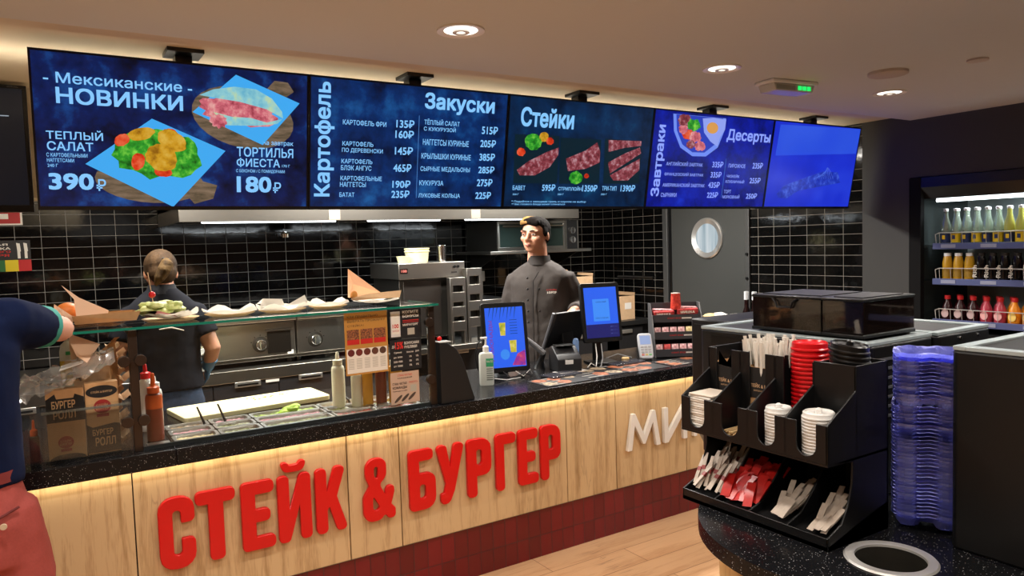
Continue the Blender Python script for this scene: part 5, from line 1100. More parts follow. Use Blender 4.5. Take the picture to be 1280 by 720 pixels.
for x in (-.145, -.105): G().prism([(x-.008, 1.70), (x+.008, 1.70), (x+.008, 1.745), (x+.012, 1.75), (x+.008, 1.80), (x-.012, 1.805), (x-.008, 1.75)], 5.987, 5.99).build('knife_picture', INKW, t)
# ---------------------------------------------------------------- people
def xf(g, M): bmesh.ops.transform(g.bm, matrix=M, verts=g.bm.verts); return g
def merge(g, h):
    me = bpy.data.meshes.new('m'); h.bm.to_mesh(me); g.bm.from_mesh(me); bpy.data.meshes.remove(me); h.bm.free()
def remeshed(o, vox, it=6, disp=0, ds=.12):
    r = o.modifiers.new('remesh', 'REMESH'); r.mode = 'VOXEL'; r.voxel_size = vox; r.use_smooth_shade = True
    s = o.modifiers.new('smooth', 'SMOOTH'); s.iterations = it; s.factor = .5
    if disp:
        tx = bpy.data.textures.get('folds%.2f' % ds) or bpy.data.textures.new('folds%.2f' % ds, 'CLOUDS'); tx.noise_scale = ds; tx.noise_depth = 2
        d = o.modifiers.new('folds', 'DISPLACE'); d.texture = tx; d.strength = disp; d.mid_level = .5
    return o
SKIN = mat('skin', '#c48e74', .5, sss=.08, noise=.08, nscale=18); SKIN2 = mat('skin_tanned', '#b88468', .5, sss=.08, noise=.10, nscale=18)
def ring(cx, cy, z, rx, ry, n=20, p=2.4):
    o = []
    for k in range(n):
        a = 2*PI*k/n; c, s = math.cos(a), math.sin(a)
        o.append((cx+rx*math.copysign(abs(c)**(2/p), c), cy+ry*math.copysign(abs(s)**(2/p), s), z))
    return o
def hand(g, P, f, n, side=1, curl=.5, sc=1.0):
    P, f, n = Vector(P), Vector(f).normalized(), Vector(n); n = (n-f*n.dot(f)).normalized(); s = f.cross(n)*side
    rings = []
    for d, w, th in ((-.03, .026, .021), (0, .028, .019), (.03, .037, .016), (.07, .041, .014), (.092, .038, .012)):
        c = P+f*d*sc; rings.append([c+s*(w*sc*math.cos(2*PI*k/12))+n*(th*sc*math.sin(2*PI*k/12)) for k in range(12)])
    g.loft(rings)
    for off, L, r in ((-.030, .066, .0085), (-.010, .078, .009), (.010, .072, .009), (.029, .056, .008)):
        p = P+f*.085*sc+s*off*sc; d = f.copy(); pts = [p-f*.02*sc, p]
        for seg in (.42, .33, .25):
            d = (d*math.cos(curl)+n*math.sin(curl)*1.0).normalized() if True else d
            p = p+d*L*seg*sc; pts.append(p)
            nn = n-f*0; d2 = d
        g.tube(pts, [r*sc, r*sc, r*.97*sc, r*.9*sc, r*.7*sc], 8)
    p = P+f*.02*sc-s*.03*sc; d = (f*.6-s*.75+n*.25).normalized(); q = p+d*.035*sc; d2 = (f*.9-s*.3+n*.35).normalized(); q2 = q+d2*.03*sc
    g.tube([p-d*.01, p, q, q2, q2+d2*.022*sc], [.012*sc, .0125*sc, .011*sc, .010*sc, .007*sc], 8)
def head_blob(g, M, beard=False):
    h = G()
    h.ell((0, .010, .03), (.077, .098, .092), n=24)
    h.ell((0, -.022, -.045), (.064, .070, .070), n=20)
    h.ell((0, -.058, -.094), (.034, .028, .024), n=14)
    h.ell((0, -.050, -.075), (.044, .042, .034), n=14)
    for s in (-1, 1):
        h.ell((s*.042, -.058, -.022), (.026, .028, .026), n=12)
        h.ell((s*.079, .014, -.008), (.010, .021, .032), (0, 0, s*.25), n=12)
        h.ell((s*.034, -.078, .028), (.028, .014, .010), n=12)
        h.ell((s*.013, -.100, -.035), (.009, .010, .008), n=10)
    h.tube([(0, -.084, .022), (0, -.094, .0), (0, -.108, -.024), (0, -.108, -.036)], [.010, .010, .0125, .011], 10)
    h.ell((0, -.086, -.062), (.022, .012, .014), n=12)
    h.tube([(0, .022, -.04), (0, .028, -.11), (0, .032, -.19)], [.058, .060, .066], 14)
    merge(g, xf(h, M))
def face_parts(parent, M, eye_col='#3a2a20', brow_col='#2a1c14', lip='#a86458'):
    for s in (-1, 1):
        e = xf(G().ell((s*.033, -.0795, .006), (.0135, .009, .0085), n=14), M).build('eye', mat('eye_white', '#c8bfb6', .3), parent)
        xf(G().ell((s*.034-.001, -.0868, .006), (.006, .003, .006), n=12), M).build('iris', mat('iris'+eye_col, eye_col, .2), e)
        xf(G().tube([(s*.020, -.086, .0145), (s*.033, -.0895, .0165), (s*.047, -.083, .011)], [.0025, .003, .002], 6), M).build('eyelid', SKIN, parent)
        xf(G().tube([(s*.012, -.094, .028), (s*.032, -.0945, .034), (s*.052, -.080, .028)], [.0035, .0045, .002], 8), M).build('eyebrow', mat('brow'+brow_col, brow_col, .8), parent)
    xf(G().tube([(-.023, -.089, -.064), (-.008, -.1, -.061), (0, -.0995, -.063), (.008, -.1, -.061), (.023, -.089, -.064)], [.002, .0042, .004, .0042, .002], 8, flat=.8), M).tube([M @ Vector(p) for p in ((-.018, -.091, -.069), (0, -.099, -.071), (.018, -.091, -.069))], [.002, .005, .002], 8).build('lips', mat('lip'+lip, lip, .45), parent)
def limb(g, pts, rs, n=14): return g.tube(pts, rs, n)
# --- the man behind the till -------------------------------------------------
MX, MY = 2.90, 4.22
t = thing('person', 'man in a charcoal chef jacket standing behind the till displays', 'person', (MX, MY, 0))
B = Matrix.Translation((MX, MY, 0)) @ Matrix.Rotation(math.radians(-46), 4, 'Z')
HM = B @ Matrix.Translation((-.015, -.035, 1.748)) @ Matrix.Rotation(math.radians(-17), 4, 'Z') @ Matrix.Rotation(math.radians(2), 4, 'Y') @ Matrix.Diagonal((1.12, 1.12, .99, 1))
g = G(); head_blob(g, HM)
b = G(); b.loft([ring(0, .01, z, rx, ry) for z, rx, ry in ((.95, .15, .10), (1.15, .14, .095), (1.35, .17, .105), (1.48, .16, .09), (1.56, .07, .065), (1.60, .056, .056))])
for s in (-1, 1): b.tube([(s*.09, 0, .96), (s*.095, -.01, .52), (s*.095, .02, .08)], [.085, .058, .042], 12); b.loft([ring(s*.095, -.05, z, .042, .12, 12) for z in (.02, .05, .08)])
RS, RE, RW = (-.175, .01, 1.455), (-.245, .05, 1.19), (-.17, -.17, 1.04)
LS, LE, LW = (.175, .02, 1.455), (.28, .07, 1.235), (.255, -.15, 1.235)
limb(b, [RS, RE, RW], [.055, .042, .03]); limb(b, [LS, LE, LW], [.055, .042, .03])
hand(b, RW, (.25, -.8, -.25), (.0, .1, -1), 1, .3); hand(b, LW, (-.25, -.9, -.35), (-.1, .3, -1), -1, .35)
merge(g, xf(b, B))
remeshed(g.build('body', SKIN, t), .0062, 4)
JK = mat('jacket_charcoal', '#3a3431', .8, bump=.25, bscale=9, noise=.06, nscale=200)
g = G(); g.loft([ring(0, .01, z, rx, ry, 24) for z, rx, ry in ((.84, .215, .155), (1.0, .205, .15), (1.15, .20, .145), (1.30, .205, .148), (1.40, .212, .138), (1.465, .212, .122), (1.505, .185, .105), (1.54, .13, .092), (1.575, .080, .078))])
for (S_, E_, W_) in ((RS, RE, RW), (LS, LE, LW)):
    S_, E_, W_ = Vector(S_), Vector(E_), Vector(W_); e = E_+(W_-E_)*.80
    g.tube([S_+(S_-E_)*.1, S_, S_+(E_-S_)*.5, E_, E_+(e-E_)*.5, e], [.045, .068, .070, .066, .061, .053], 14)
jk = remeshed(xf(g, B).build('jacket', JK, t), .011, 5, .018, .10)
g = G()
g.loft([ring(0, -.002, z, r, r*1.02, 20, 2) for z, r in ((1.545, .086), (1.608, .074), (1.605, .069), (1.55, .078))], cap=False)
xf(g, B).build('collar', mat('collar_dark', '#2e2927', .8), t)
for k in range(5):
    for s in ((-.055, .025) if k in (1, 3) else (-.055,)):
        z = 1.46-.075*k; G().ell(B @ Vector((s, -.148-.006*(k > 0)-.004*(k > 2), z)), (.008, .008, .008), n=10).build('button', mat('button_dark', '#191615', .4), jk)
xf(G().tube([(.02, -.13, 1.50), (-.015, -.152, 1.44), (-.02, -.158, 1.25), (-.02, -.160, 1.05), (-.02, -.162, .86)], .004, 6), B).build('placket_edge', mat('jacket_seam', '#26211f', .8), jk)
g = G(); text_into(g, 'СТЕЙК', .075, .145, 1.372, 1.384, -.148, .02, B); g.build('red_embroidery', INKR, jk, smooth=False)
g = G(); text_into(g, '& БУРГЕР', .078, .142, 1.352, 1.367, -.149, .03, B); g.build('white_embroidery', INKW, jk, smooth=False)
g = G(); g.loft([ring(0, .01, z, rx, ry, 20) for z, rx, ry in ((.80, .19, .13), (.9, .19, .13), (1.0, .18, .12))])
for s in (-1, 1): g.tube([(s*.09, 0, .92), (s*.10, -.01, .5), (s*.10, .02, .09)], [.105, .08, .075], 14)
remeshed(xf(g, B).build('trousers', mat('trousers_black', '#141416', .8), t), .014, 4)
face_parts(t, HM)
HAIR = mat('hair_dark', '#120d0b', .9, spec=.15, bump=.5, bscale=40, stretch=(1, 1, .2))
g = G(); g.ell((0, .022, .050), (.083, .094, .084), n=24); g.ell((0, .055, .0), (.074, .062, .075), n=20); g.ell((.01, -.048, .100), (.060, .045, .030), (.3, .1, 0), n=16)
for s in (-1, 1): g.ell((s*.076, -.008, .022), (.010, .026, .034), n=12)
for k in range(7): g.ell((-.05+.018*k, -.072, .088+.006*math.sin(k)), (.013, .016, .022), (.4, 0, .3), n=10)
remeshed(xf(g, HM).build('hair', HAIR, t), .006, 2)
g = G()
for k in range(4): g.tube([(-.060+.013*k, -.074-.003*k, .072+.003*k), (-.052+.014*k, -.080, .092), (-.040+.014*k, -.060, .118), (-.03+.012*k, -.03, .130)], [.006, .011, .011, .006], 8)
remeshed(xf(g, HM).build('blond_fringe', mat('hair_blond', '#8a6a3c', .8, spec=.2), t), .005, 4)
# --- the woman at the griddle, seen from behind ----------------------------------
WX, WY = .53, 4.42
t = thing('person', 'woman with tied back hair in a dark polo shirt, seen from behind', 'person', (WX, WY, 0))
B = Matrix.Translation((WX, WY, 0)) @ Matrix.Rotation(math.radians(180-4), 4, 'Z')
HM = B @ Matrix.Translation((0, -.03, 1.596)) @ Matrix.Rotation(math.radians(8), 4, 'Z') @ Matrix.Rotation(math.radians(10), 4, 'X') @ Matrix.Scale(.98, 4)
g = G(); head_blob(g, HM)
b = G(); b.loft([ring(0, .0, z, rx, ry) for z, rx, ry in ((.85, .16, .11), (1.05, .13, .09), (1.25, .15, .10), (1.40, .14, .085), (1.47, .06, .06), (1.54, .05, .05))])
for s in (-1, 1): b.tube([(s*.09, 0, .88), (s*.095, -.01, .48), (s*.09, .02, .08)], [.085, .055, .04], 12); b.loft([ring(s*.09, -.05, z, .038, .11, 12) for z in (.02, .05, .08)])
RS, RE, RW = (-.158, .0, 1.392), (-.238, .05, 1.165), (-.222, -.03, 1.075)
LS, LE, LW = (.158, .0, 1.392), (.24, .02, 1.16), (.17, -.20, 1.06)
for S_, E_, W_ in ((RS, RE, RW), (LS, LE, LW)): limb(b, [S_, ((S_[0]+E_[0])/2, (S_[1]+E_[1])/2, (S_[2]+E_[2])/2), E_, ((E_[0]+W_[0])/2, (E_[1]+W_[1])/2, (E_[2]+W_[2])/2), W_], [.055, .05, .044, .04, .03])
hand(b, RW, (.12, -.55, -.8), (.9, 0, 0), -1, .25, .92); hand(b, LW, (-.1, -.9, -.1), (0, 0, -1), -1, .3, .92)
merge(g, xf(b, B)); remeshed(g.build('body', SKIN2, t), .0064, 4)
POLO = mat('polo_dark', '#1c1d22', .95, spec=.15, bump=.2, bscale=8)
g = G(); g.loft([ring(0, .0, z, rx, ry, 24) for z, rx, ry in ((.955, .192, .135), (1.05, .180, .128), (1.18, .178, .125), (1.32, .190, .122), (1.405, .18, .108), (1.455, .14, .09), (1.49, .095, .08), (1.515, .07, .07))])
for (S_, E_) in ((RS, RE), (LS, LE)):
    S_, E_ = Vector(S_), Vector(E_); e = S_+(E_-S_)*.66
    g.tube([S_+(S_-E_)*.12, S_, S_+(E_-S_)*.35, e], [.03, .058, .068, .070], 14)
pl = remeshed(xf(g, B).build('polo_shirt', POLO, t), .010, 5, .012, .12)
g = G().loft([ring(0, .0, z, r, r, 20, 2) for z, r in ((1.485, .083), (1.535, .066), (1.53, .060), (1.50, .07))], cap=False); xf(g, B).build('collar', mat('collar_polo', '#17181d', .85), pl)
g = G().tube([(-.09, .128, 1.285), (-.03, .13, 1.305), (.03, .13, 1.30)], [.003, .005, .003], 8); xf(g, B).build('pale_print', INKG, pl)
JEANS = mat('jeans_denim', '#28384e', .85, noise=.25, nscale=60)
g = G(); g.loft([ring(0, .0, z, rx, ry, 20) for z, rx, ry in ((.78, .185, .14), (.88, .185, .135), (.99, .165, .115))])
for s in (-1, 1): g.tube([(s*.09, 0, .88), (s*.10, -.01, .48), (s*.095, .02, .09)], [.10, .075, .06], 14)
jn = remeshed(xf(g, B).build('jeans', JEANS, t), .013, 4, .008, .1)
g = G(); hand(g, RW, (.12, -.55, -.8), (.9, 0, 0), -1, .25, 1.06); v = Vector(RW); g.tube([v+Vector((-.012, .03, .03)), v, v+Vector((.01, -.02, -.03))], [.037, .035, .034], 12)
remeshed(xf(g, B).build('glove', mat('nitrile_blue', '#4a7a9c', .45), t), .006, 3)
HR = mat('hair_brown', '#21170f', .75, spec=.2, noise=.35, nscale=22, col2='#48341e', bump=.5, bscale=30, stretch=(1, 1, .25))
g = G(); g.ell((0, .018, .040), (.086, .100, .092), n=24); g.ell((0, .060, -.005), (.074, .058, .074), n=20)
for s in (-1, 1): g.ell((s*.074, .01, .012), (.013, .04, .04), n=12)
hr = remeshed(xf(g, HM).build('hair', HR, t), .006, 2)
g = G().tube([(-.010, .112, .050), (-.012, .134, .030), (.006, .138, -.005), (.034, .128, -.050), (.052, .108, -.085)], [.022, .034, .036, .028, .008], 12); remeshed(xf(g, HM).build('ponytail', mat('hair_light', '#3c2c18', .75, spec=.2, noise=.3, nscale=25, col2='#5c4626', bump=.4, bscale=30), t), .006, 2)
G().tube([HM @ Vector(p) for p in ((-.03, .105, .058), (-.02, .126, .05), (.008, .122, .062))], .007, 8).build('hair_tie', INK, hr)
face_parts(t, HM)
# --- the customer on the left ----------------------------------------------------
CX_, CY_ = -.295, 2.84
t = thing('person', 'customer in navy shirt and red trousers leaning an elbow on the glass', 'person', (CX_, CY_, 0))
B = Matrix.Translation((CX_, CY_, 0)) @ Matrix.Rotation(math.radians(180+6), 4, 'Z')
HM = B @ Matrix.Translation((.02, -.06, 1.74)) @ Matrix.Rotation(math.radians(14), 4, 'X') @ Matrix.Scale(1.02, 4)
g = G(); head_blob(g, HM)
b = G(); b.loft([ring(0, .0, z, rx, ry) for z, rx, ry in ((.95, .16, .11), (1.15, .15, .10), (1.38, .17, .11), (1.49, .15, .09), (1.56, .06, .06), (1.61, .056, .056))])
for s in (-1, 1): b.tube([(s*.09, 0, .96), (s*.16, -.01, .52), (s*.17, .02, .08)], [.085, .058, .042], 12); b.loft([ring(s*.17, -.05, z, .042, .12, 12) for z in (.02, .05, .08)])
inv = B.inverted()
RS = Vector((-.175, -.01, 1.495)); RE = inv @ Vector((.032, 3.06, 1.446)); RW = inv @ Vector((-.19, 3.14, 1.462))
LS = Vector((.175, -.01, 1.49)); LE = Vector((.25, -.08, 1.24)); LW = Vector((.15, -.26, 1.10))
for S_, E_, W_ in ((RS, RE, RW), (LS, LE, LW)): limb(b, [S_, S_.lerp(E_, .5), E_, E_.lerp(W_, .5), W_], [.058, .054, .047, .044, .03])
hand(b, RW, RW-RE, (0, 0, -1), 1, .35); hand(b, LW, (-.4, -.9, -.1), (0, 0, -1), -1, .3)
merge(g, xf(b, B)); remeshed(g.build('body', mat('skin_fair', '#c49078', .5, sss=.08, noise=.08, nscale=18), t), .0066, 4)
NAVYC = mat('navy_cotton', '#0a1430', .95, spec=.15, bump=.2, bscale=8)
g = G(); g.loft([ring(0, .0, z, rx, ry, 24) for z, rx, ry in ((.99, .205, .140), (1.15, .200, .138), (1.30, .205, .14), (1.42, .215, .132), (1.50, .19, .11), (1.55, .12, .09), (1.575, .085, .08))])
e = RS.lerp(RE, .64); g.tube([RS+(RS-RE)*.2, RS, RS.lerp(RE, .4), e], [.06, .088, .082, .070], 14)
e2 = LS.lerp(LE, .66); g.tube([LS+(LS-LE)*.12, LS, LS.lerp(LE, .35), e2], [.055, .08, .078, .075], 14)
ts = remeshed(xf(g, B).build('tee_shirt', NAVYC, t), .011, 5, .014, .12)
for e_, S_, E_ in ((e, RS, RE), (e2, LS, LE)):
    d = (E_-S_).normalized(); r = .0725 if e_ is e else .077
    g = G().tube([e_-d*.026, e_-d*.020, e_+d*.012, e_+d*.016], [r, r+.001, r, r-.006], 20); xf(g, B).build('sleeve_trim', mat('teal_trim', '#2f8a80', .8), ts)
CHINO = mat('red_chino', '#96413a', .85, bump=.25, bscale=7, noise=.08, nscale=150)
g = G(); g.loft([ring(0, .0, z, rx, ry, 20) for z, rx, ry in ((.74, .215, .165), (.86, .215, .165), (1.0, .19, .135), (1.05, .185, .13))])
for s in (-1, 1): g.tube([(s*.105, 0, .90), (s*.15, -.005, .66), (s*.165, -.01, .5), (s*.17, .02, .07)], [.125, .122, .105, .085], 16)
ch = remeshed(xf(g, B).build('trousers', CHINO, t), .012, 4, .016, .12)
pk = thing
G().tube([B @ Vector(p) for p in ((-.17, .115, .925), (-.09, .168, .905), (-.045, .175, .90))], [.004, .004, .004], 6).build('pocket_edge', mat('chino_seam', '#5a1c1a', .85), ch)
G().lathe([(0, 0), (.010, 0), (.009, .004), (0, .004)], n=16, M=B @ Matrix.Translation((-.125, .158, .885)) @ Matrix.Rotation(-PI/2, 4, 'X')).build('pocket_button', mat('button_horn', '#b8a48a', .4), ch)
g = G().loft([ring(0, .0, z, .198, .143, 24) for z in (1.005, 1.04)], cap=False); xf(g, B).build('waistband', mat('waist_red', '#6e2422', .85), ch)
g = G(); g.ell((0, .022, .045), (.085, .097, .088), n=24); g.ell((0, .058, .0), (.076, .06, .075), n=20); remeshed(xf(g, HM).build('hair', HAIR, t), .007, 2)
face_parts(t, HM)
# ---------------------------------------------------------------- open drinks fridge in the right wall
t = thing('drinks_fridge', 'open lit drinks fridge built into the dark right wall', 'fridge', (5.2, 1.2, 0))
FB = mat('fridge_black', '#0d0d0e', .7, spec=.15); FI = mat('fridge_inner', '#5f6a6a', .12, .4)
G().box(5.50, 5.56, -.38, 2.70, .0, 2.02).build('back_panel', mat('fridge_back', '#8f9a9a', .3, .2), t)
G().box(4.905, 5.50, 2.665, 2.735, .0, 2.045).build('side_panel', mat('fridge_side', '#2a3030', .08, .3, spec=.8), t)
G().box(4.905, 5.50, -.39, -.33, .0, 2.045).build('side_panel', MATS['fridge_side'], t)
g = G(); g.box(4.885, 4.93, 2.66, 2.74, .0, 2.045).build('frame_post', FB, t, bev=.004); G().box(4.885, 4.93, -.395, -.33, .0, 2.045).build('frame_post', FB, t, bev=.004)
G().prism([(4.89, 2.045), (4.885, 1.98), (4.93, 1.905), (5.05, 1.90), (5.5, 1.95), (5.5, 2.045)], -.33, 2.66, 'y', None).build('canopy', mat('canopy_black', '#1a1a1c', .25), t)
G().tube([(4.97, -.30, 1.893), (4.97, 2.60, 1.893)], .012, 12).build('lamp_tube', glow('fridge_tube', '#f0faff', 5.0), t)
G().box(4.90, 5.50, -.33, 2.665, 0, 1.04).build('base', FB, t, bev=.004)
STRIP = mat('price_strip', '#4a5480', .35)
SHZ = [1.10, 1.365, 1.595]
for z in SHZ:
    s = G().box(4.935, 5.48, -.32, 2.60, z-.012, z).build('shelf', mat('shelf_grey', '#8a9090', .4, .4), t)
    G().box(4.915, 4.935, -.32, 2.60, z-.022, z+.018).build('price_strip', STRIP, s, bev=.002)
    for k in range(7): y = 2.50-.24*k; G().box(4.912, 4.915, y-.045, y+.045, z-.012, z+.010).build('price_tag', mat('price_tag', '#8a90a8', .4), s)
    w_ = G(); pts = [(4.935, 2.585, z+.01), (4.922, 2.585, z+.075), (4.922, 2.56, z+.085), (4.922, -.3, z+.085)]
    w_.tube(pts, .003, 6)
    for k in range(40): y = 2.56-.07*k; w_.tube([(4.93, y, z+.012), (4.922, y, z+.085)], .0018, 5)
    w_.build('wire_rail', mat('wire_white', '#b4b4b0', .35, .2), s)
def bottle_row(mk, z, x, ys, labels, grp):
    for i, y in enumerate(ys): mk(i, x, y, z+.0005, labels, grp)
LEM = film_mat('lemonade_glass', (.80, .88, .84), '#b4c4b4', .22, .03); LEMY = film_mat('lemonade_yellow', (.85, .85, .45), '#d0cc60', .45, .03); CAPW = mat('cap_white', '#d0d4d8', .4); LBY = mat('label_yellow', '#d8b820', .5); LBB = mat('label_blue', '#1c2c5a', .5)
posw = ['leftmost', 'second', 'third', 'fourth', 'fifth', 'sixth', 'seventh', 'eighth', 'ninth', 'tenth', 'eleventh', 'twelfth', 'thirteenth', 'fourteenth', 'fifteenth', 'sixteenth', 'seventeenth', 'eighteenth']
def tall(x, y, z, label, grp, glass, labm):
    o = thing('lemonade_bottle', label, 'bottle', (x, y, z), 0, grp)
    G().lathe([(0, 0), (.027, 0), (.029, .005), (.029, .115), (.026, .14), (.014, .185), (.012, .225), (.013, .23), (0, .23)], n=20).build('bottle', glass, o, local=True)
    G().lathe([(.014, .222), (.015, .238), (0, .24)], n=14).build('cap', CAPW, o, local=True)
    G().lathe([(.0295, .020), (.0295, .078)], n=20).build('label', labm, o, local=True)
    G().cbox((-.030, 0, .055), (.002, .018, .026)).build('label_picture', LBY if labm is LBB else LBB, o, local=True)
for i in range(14):
    y = 2.54-.0625*i
    tall(4.965, y, SHZ[2]+.0005, '%s lemonade bottle in the front row of the top fridge shelf' % posw[i], 'lemonades on the top fridge shelf', LEMY if i in (6, 7) else LEM, LBB if i % 2 == 0 else LBY)
for i in range(14):
    y = 2.51-.0625*i
    tall(5.05, y, SHZ[2]+.0005, '%s lemonade bottle in the second row of the top fridge shelf' % posw[i], 'lemonades on the top fridge shelf', LEM, LBY if i % 2 == 0 else LBB)
def juice(x, y, z, label, grp, m, dark, cap):
    o = thing('juice_bottle', label, 'bottle', (x, y, z), 0, grp)
    G().lathe([(0, 0), (.028, 0), (.03, .005), (.03, .12), (.024, .15), (.020, .165), (0, .165)], n=20).build('bottle', m, o, local=True)
    G().lathe([(.0215, .163), (.0215, .182), (0, .183)], n=16).build('cap', cap, o, local=True)
    if dark:
        g = G(); text_into(g, 'Rich', 0, .075, 0, .024, 0, .02, Matrix.Translation((-.031, .012, .03)) @ Matrix.Rotation(-PI/2, 4, 'Z') @ Matrix.Rotation(-PI/2, 4, 'Y')); g.build('label_words', INKW, o, local=True, smooth=False)
    else: G().lathe([(.0305, .03), (.0305, .08)], n=20).build('label', mat('label_gold', '#8a6a1a', .5), o, local=True)
GOLD = mat('gold_juice', '#a8801e', .25); COLA = mat('dark_cola', '#0c0a0a', .15)
def can(x, y, z, label, grp, m, word):
    o = thing('drink_can', label, 'can', (x, y, z), 0, grp)
    G().lathe([(0, 0), (.024, 0), (.031, .008), (.031, .135), (.026, .148)], n=24).build('can', m, o, local=True)
    G().lathe([(.026, .148), (.026, .152), (.023, .149), (0, .149)], n=24).build('lid', CHROME, o, local=True)
    if word:
        g = G()
        for s, z0 in word: text_into(g, s, -.022, .022, z0, z0+.024, 0, .01, Matrix.Translation((-.0325, 0, 0)) @ Matrix.Rotation(-PI/2, 4, 'Z'))
        g.build('can_words', INKW, o, local=True, smooth=False)
row2 = ['g', 'g', 'g', 'd', 'd', 'd', 'd', 'r', 'k', 'r', 'd', 'd']
for i, k in enumerate(row2):
    y = 2.53-.068*i; L_ = '%s from the left on the middle fridge shelf' % posw[i]
    if k == 'g': juice(4.968, y, SHZ[1]+.0005, 'gold juice bottle, '+L_, 'drinks on the middle fridge shelf', GOLD, False, CAPW)
    elif k == 'd': juice(4.968, y, SHZ[1]+.0005, 'black bottle with white Rich lettering, '+L_ if False else 'black bottle with upright white lettering, '+L_, 'drinks on the middle fridge shelf', COLA, True, INK)
    elif k == 'r': can(4.968, y, SHZ[1]+.0005, 'dark red soda can, '+L_, 'drinks on the middle fridge shelf', mat('can_red', '#6a1420', .25, .4), [('Dr', .085), ('Pepper', .05)])
    else: can(4.968, y, SHZ[1]+.0005, 'teal and black soda can, '+L_, 'drinks on the middle fridge shelf', mat('can_black', '#101c20', .25, .4), None)
PINKJ = mat('pink_juice', '#a83848', .2); ORJ = mat('orange_juice', '#d8861c', .2); DKJ = mat('dark_juice', '#2a0c10', .2)
def round_bottle(i, y, m, x=4.972, row='front row'):
    o = thing('juice_bottle', 'round %s juice bottle, red cap, %s in the %s of bottom fridge shelf' % ({'p': 'pink', 'o': 'orange', 'd': 'dark'}[m], posw[i], row), 'bottle', (x, y, SHZ[0]+.0005), 0, 'round juices on the bottom fridge shelf')
    G().lathe([(0, 0), (.028, 0), (.034, .01), (.036, .04), (.034, .08), (.028, .105), (.016, .13), (.014, .15), (0, .15)], n=22).build('bottle', {'p': PINKJ, 'o': ORJ, 'd': DKJ}[m], o, local=True)
    G().lathe([(.0175, .146), (.0175, .17), (0, .171)], n=16).build('cap', mat('cap_red', '#a81c20', .4), o, local=True)
    G().prism(oval(0, .055, .022, .026), -.0375, -.033, 'x').build('label', mat('label_%s' % m, {'p': '#e0a8a8', 'o': '#f0d070', 'd': '#b8a0a0'}[m], .5), o, local=True)
for i, m in enumerate('dddppooppoo'): round_bottle(i, 2.53-.079*i, m)
for i, m in enumerate('ddppoopdp'): round_bottle(i, 2.50-.079*i, m, 5.065, 'second row')
# ---------------------------------------------------------------- side counter by the door
t = thing('side_counter', 'dark counter along the right wall beside the grey door', 'counter', (4.6, 3.6, 0))
G().box(4.22, 4.89, 2.85, 4.04, .04, .90).build('body', MATS['unit_black'], t); G().box(4.18, 4.895, 2.83, 4.06, .90, .93).build('top', STONE, t, bev=.003)
t = thing('bread_stack', 'stack of pale wrapped bread right of the snack rack', 'bread', (4.33, 4.0, .931))
rd = random.Random(5)
for k in range(6): G().blob((4.33+rd.uniform(-.01, .01), 3.99+rd.uniform(-.01, .01), .95+.028*k), (.06, .06, .018), .12, 12, k).build('wrapped_roll', mat('bread_wrap', '#cdb684', .6, noise=.2, nscale=30), t)
for i, y in enumerate((3.85, 3.70)):
    t = thing('napkin_holder', ('white slotted napkin holder beside the bread stack', 'white slotted napkin holder left of the syrup bottles')[i], 'napkin holder', (4.33, y, .931), 0, 'napkin holders')
    G().box(-.05, .05, -.055, .055, 0, .135).build('box', GREYP, t, local=True); G().prism([(-.055, .135), (.055, .135), (.055, .19), (-.055, .165)], -.04, .04, 'x').build('napkins', PAPER, t, local=True)
    g = G()
    for k in range(5): g.prism([(-.035+.016*k, .145), (-.028+.016*k, .145), (-.022+.016*k, .165), (-.029+.016*k, .165)], -.0412, -.04, 'x')
    g.build('slots', INK, t, local=True)
for i, y in enumerate((3.605, 3.535)):
    t = thing('syrup_bottle', ('dark syrup bottle with white cap, left of a pair', 'dark syrup bottle with white cap, right of a pair')[i], 'bottle', (4.30, y, .931), 0, 'syrup bottles')
    G().lathe([(0, 0), (.034, 0), (.035, .19), (.016, .25), (.015, .31), (0, .31)], n=20).build('bottle', mat('syrup_dark', '#1a0a0c', .15), t, local=True)
    G().lathe([(.0175, .305), (.0175, .365), (0, .366)], n=16).build('cap', CAPW, t, local=True); G().lathe([(.0355, .06), (.0355, .15)], n=20).build('label', mat('syrup_label', '#b85a6a', .5), t, local=True)
# ---------------------------------------------------------------- self service station
ZS = .87
def station_outline(r):
    p = [(1.967+r*math.cos(a), 1.19+r*math.sin(a)) for a in [PI/2+PI*k/32 for k in range(33)]]
    e = .5-r
    return p+[(1.967, .3+e), (3.3-e, .3+e), (3.3-e, 2.30-e), (2.42+e, 2.30-e), (2.16+e, 1.98-e), (2.10+e, 1.70-e)]
HX, HY = 1.765, 1.035
def holed(poly, z0, z1, r=.088):
    g = G(); n = len(poly); hole = [(HX+r*math.cos(2*PI*k/48), HY+r*math.sin(2*PI*k/48)) for k in range(48)]
    for z in (z0, z1):
        vs = [g.bm.verts.new((x, y, z)) for x, y in poly]; hs = [g.bm.verts.new((x, y, z)) for x, y in hole]
        ed = [g.bm.edges.new((vs[i], vs[(i+1) % n])) for i in range(n)]+[g.bm.edges.new((hs[i], hs[(i+1) % 48])) for i in range(48)]
        bmesh.ops.triangle_fill(g.bm, use_beauty=True, use_dissolve=False, edges=ed)
        if z == z0: v0, h0 = vs, hs
    bmesh.ops.delete(g.bm, geom=[f for f in g.bm.faces if math.hypot(f.calc_center_median().x-HX, f.calc_center_median().y-HY) < r*.99], context='FACES_ONLY')
    for a, b in ((v0, vs), (h0, hs)):
        for i in range(len(a)): g.bm.faces.new((a[i], a[(i+1) % len(a)], b[(i+1) % len(a)], b[i]))
    return g
t = thing('service_station', 'round ended oak station with thick black stone top', 'station', (2.2, 1.2, 0))
holed(station_outline(.44), .06, ZS-.0455).build('oak_cabinet', wood_mat('oak_station', '#b9935e', '#86602f', 'z', 1.0, .5), t)
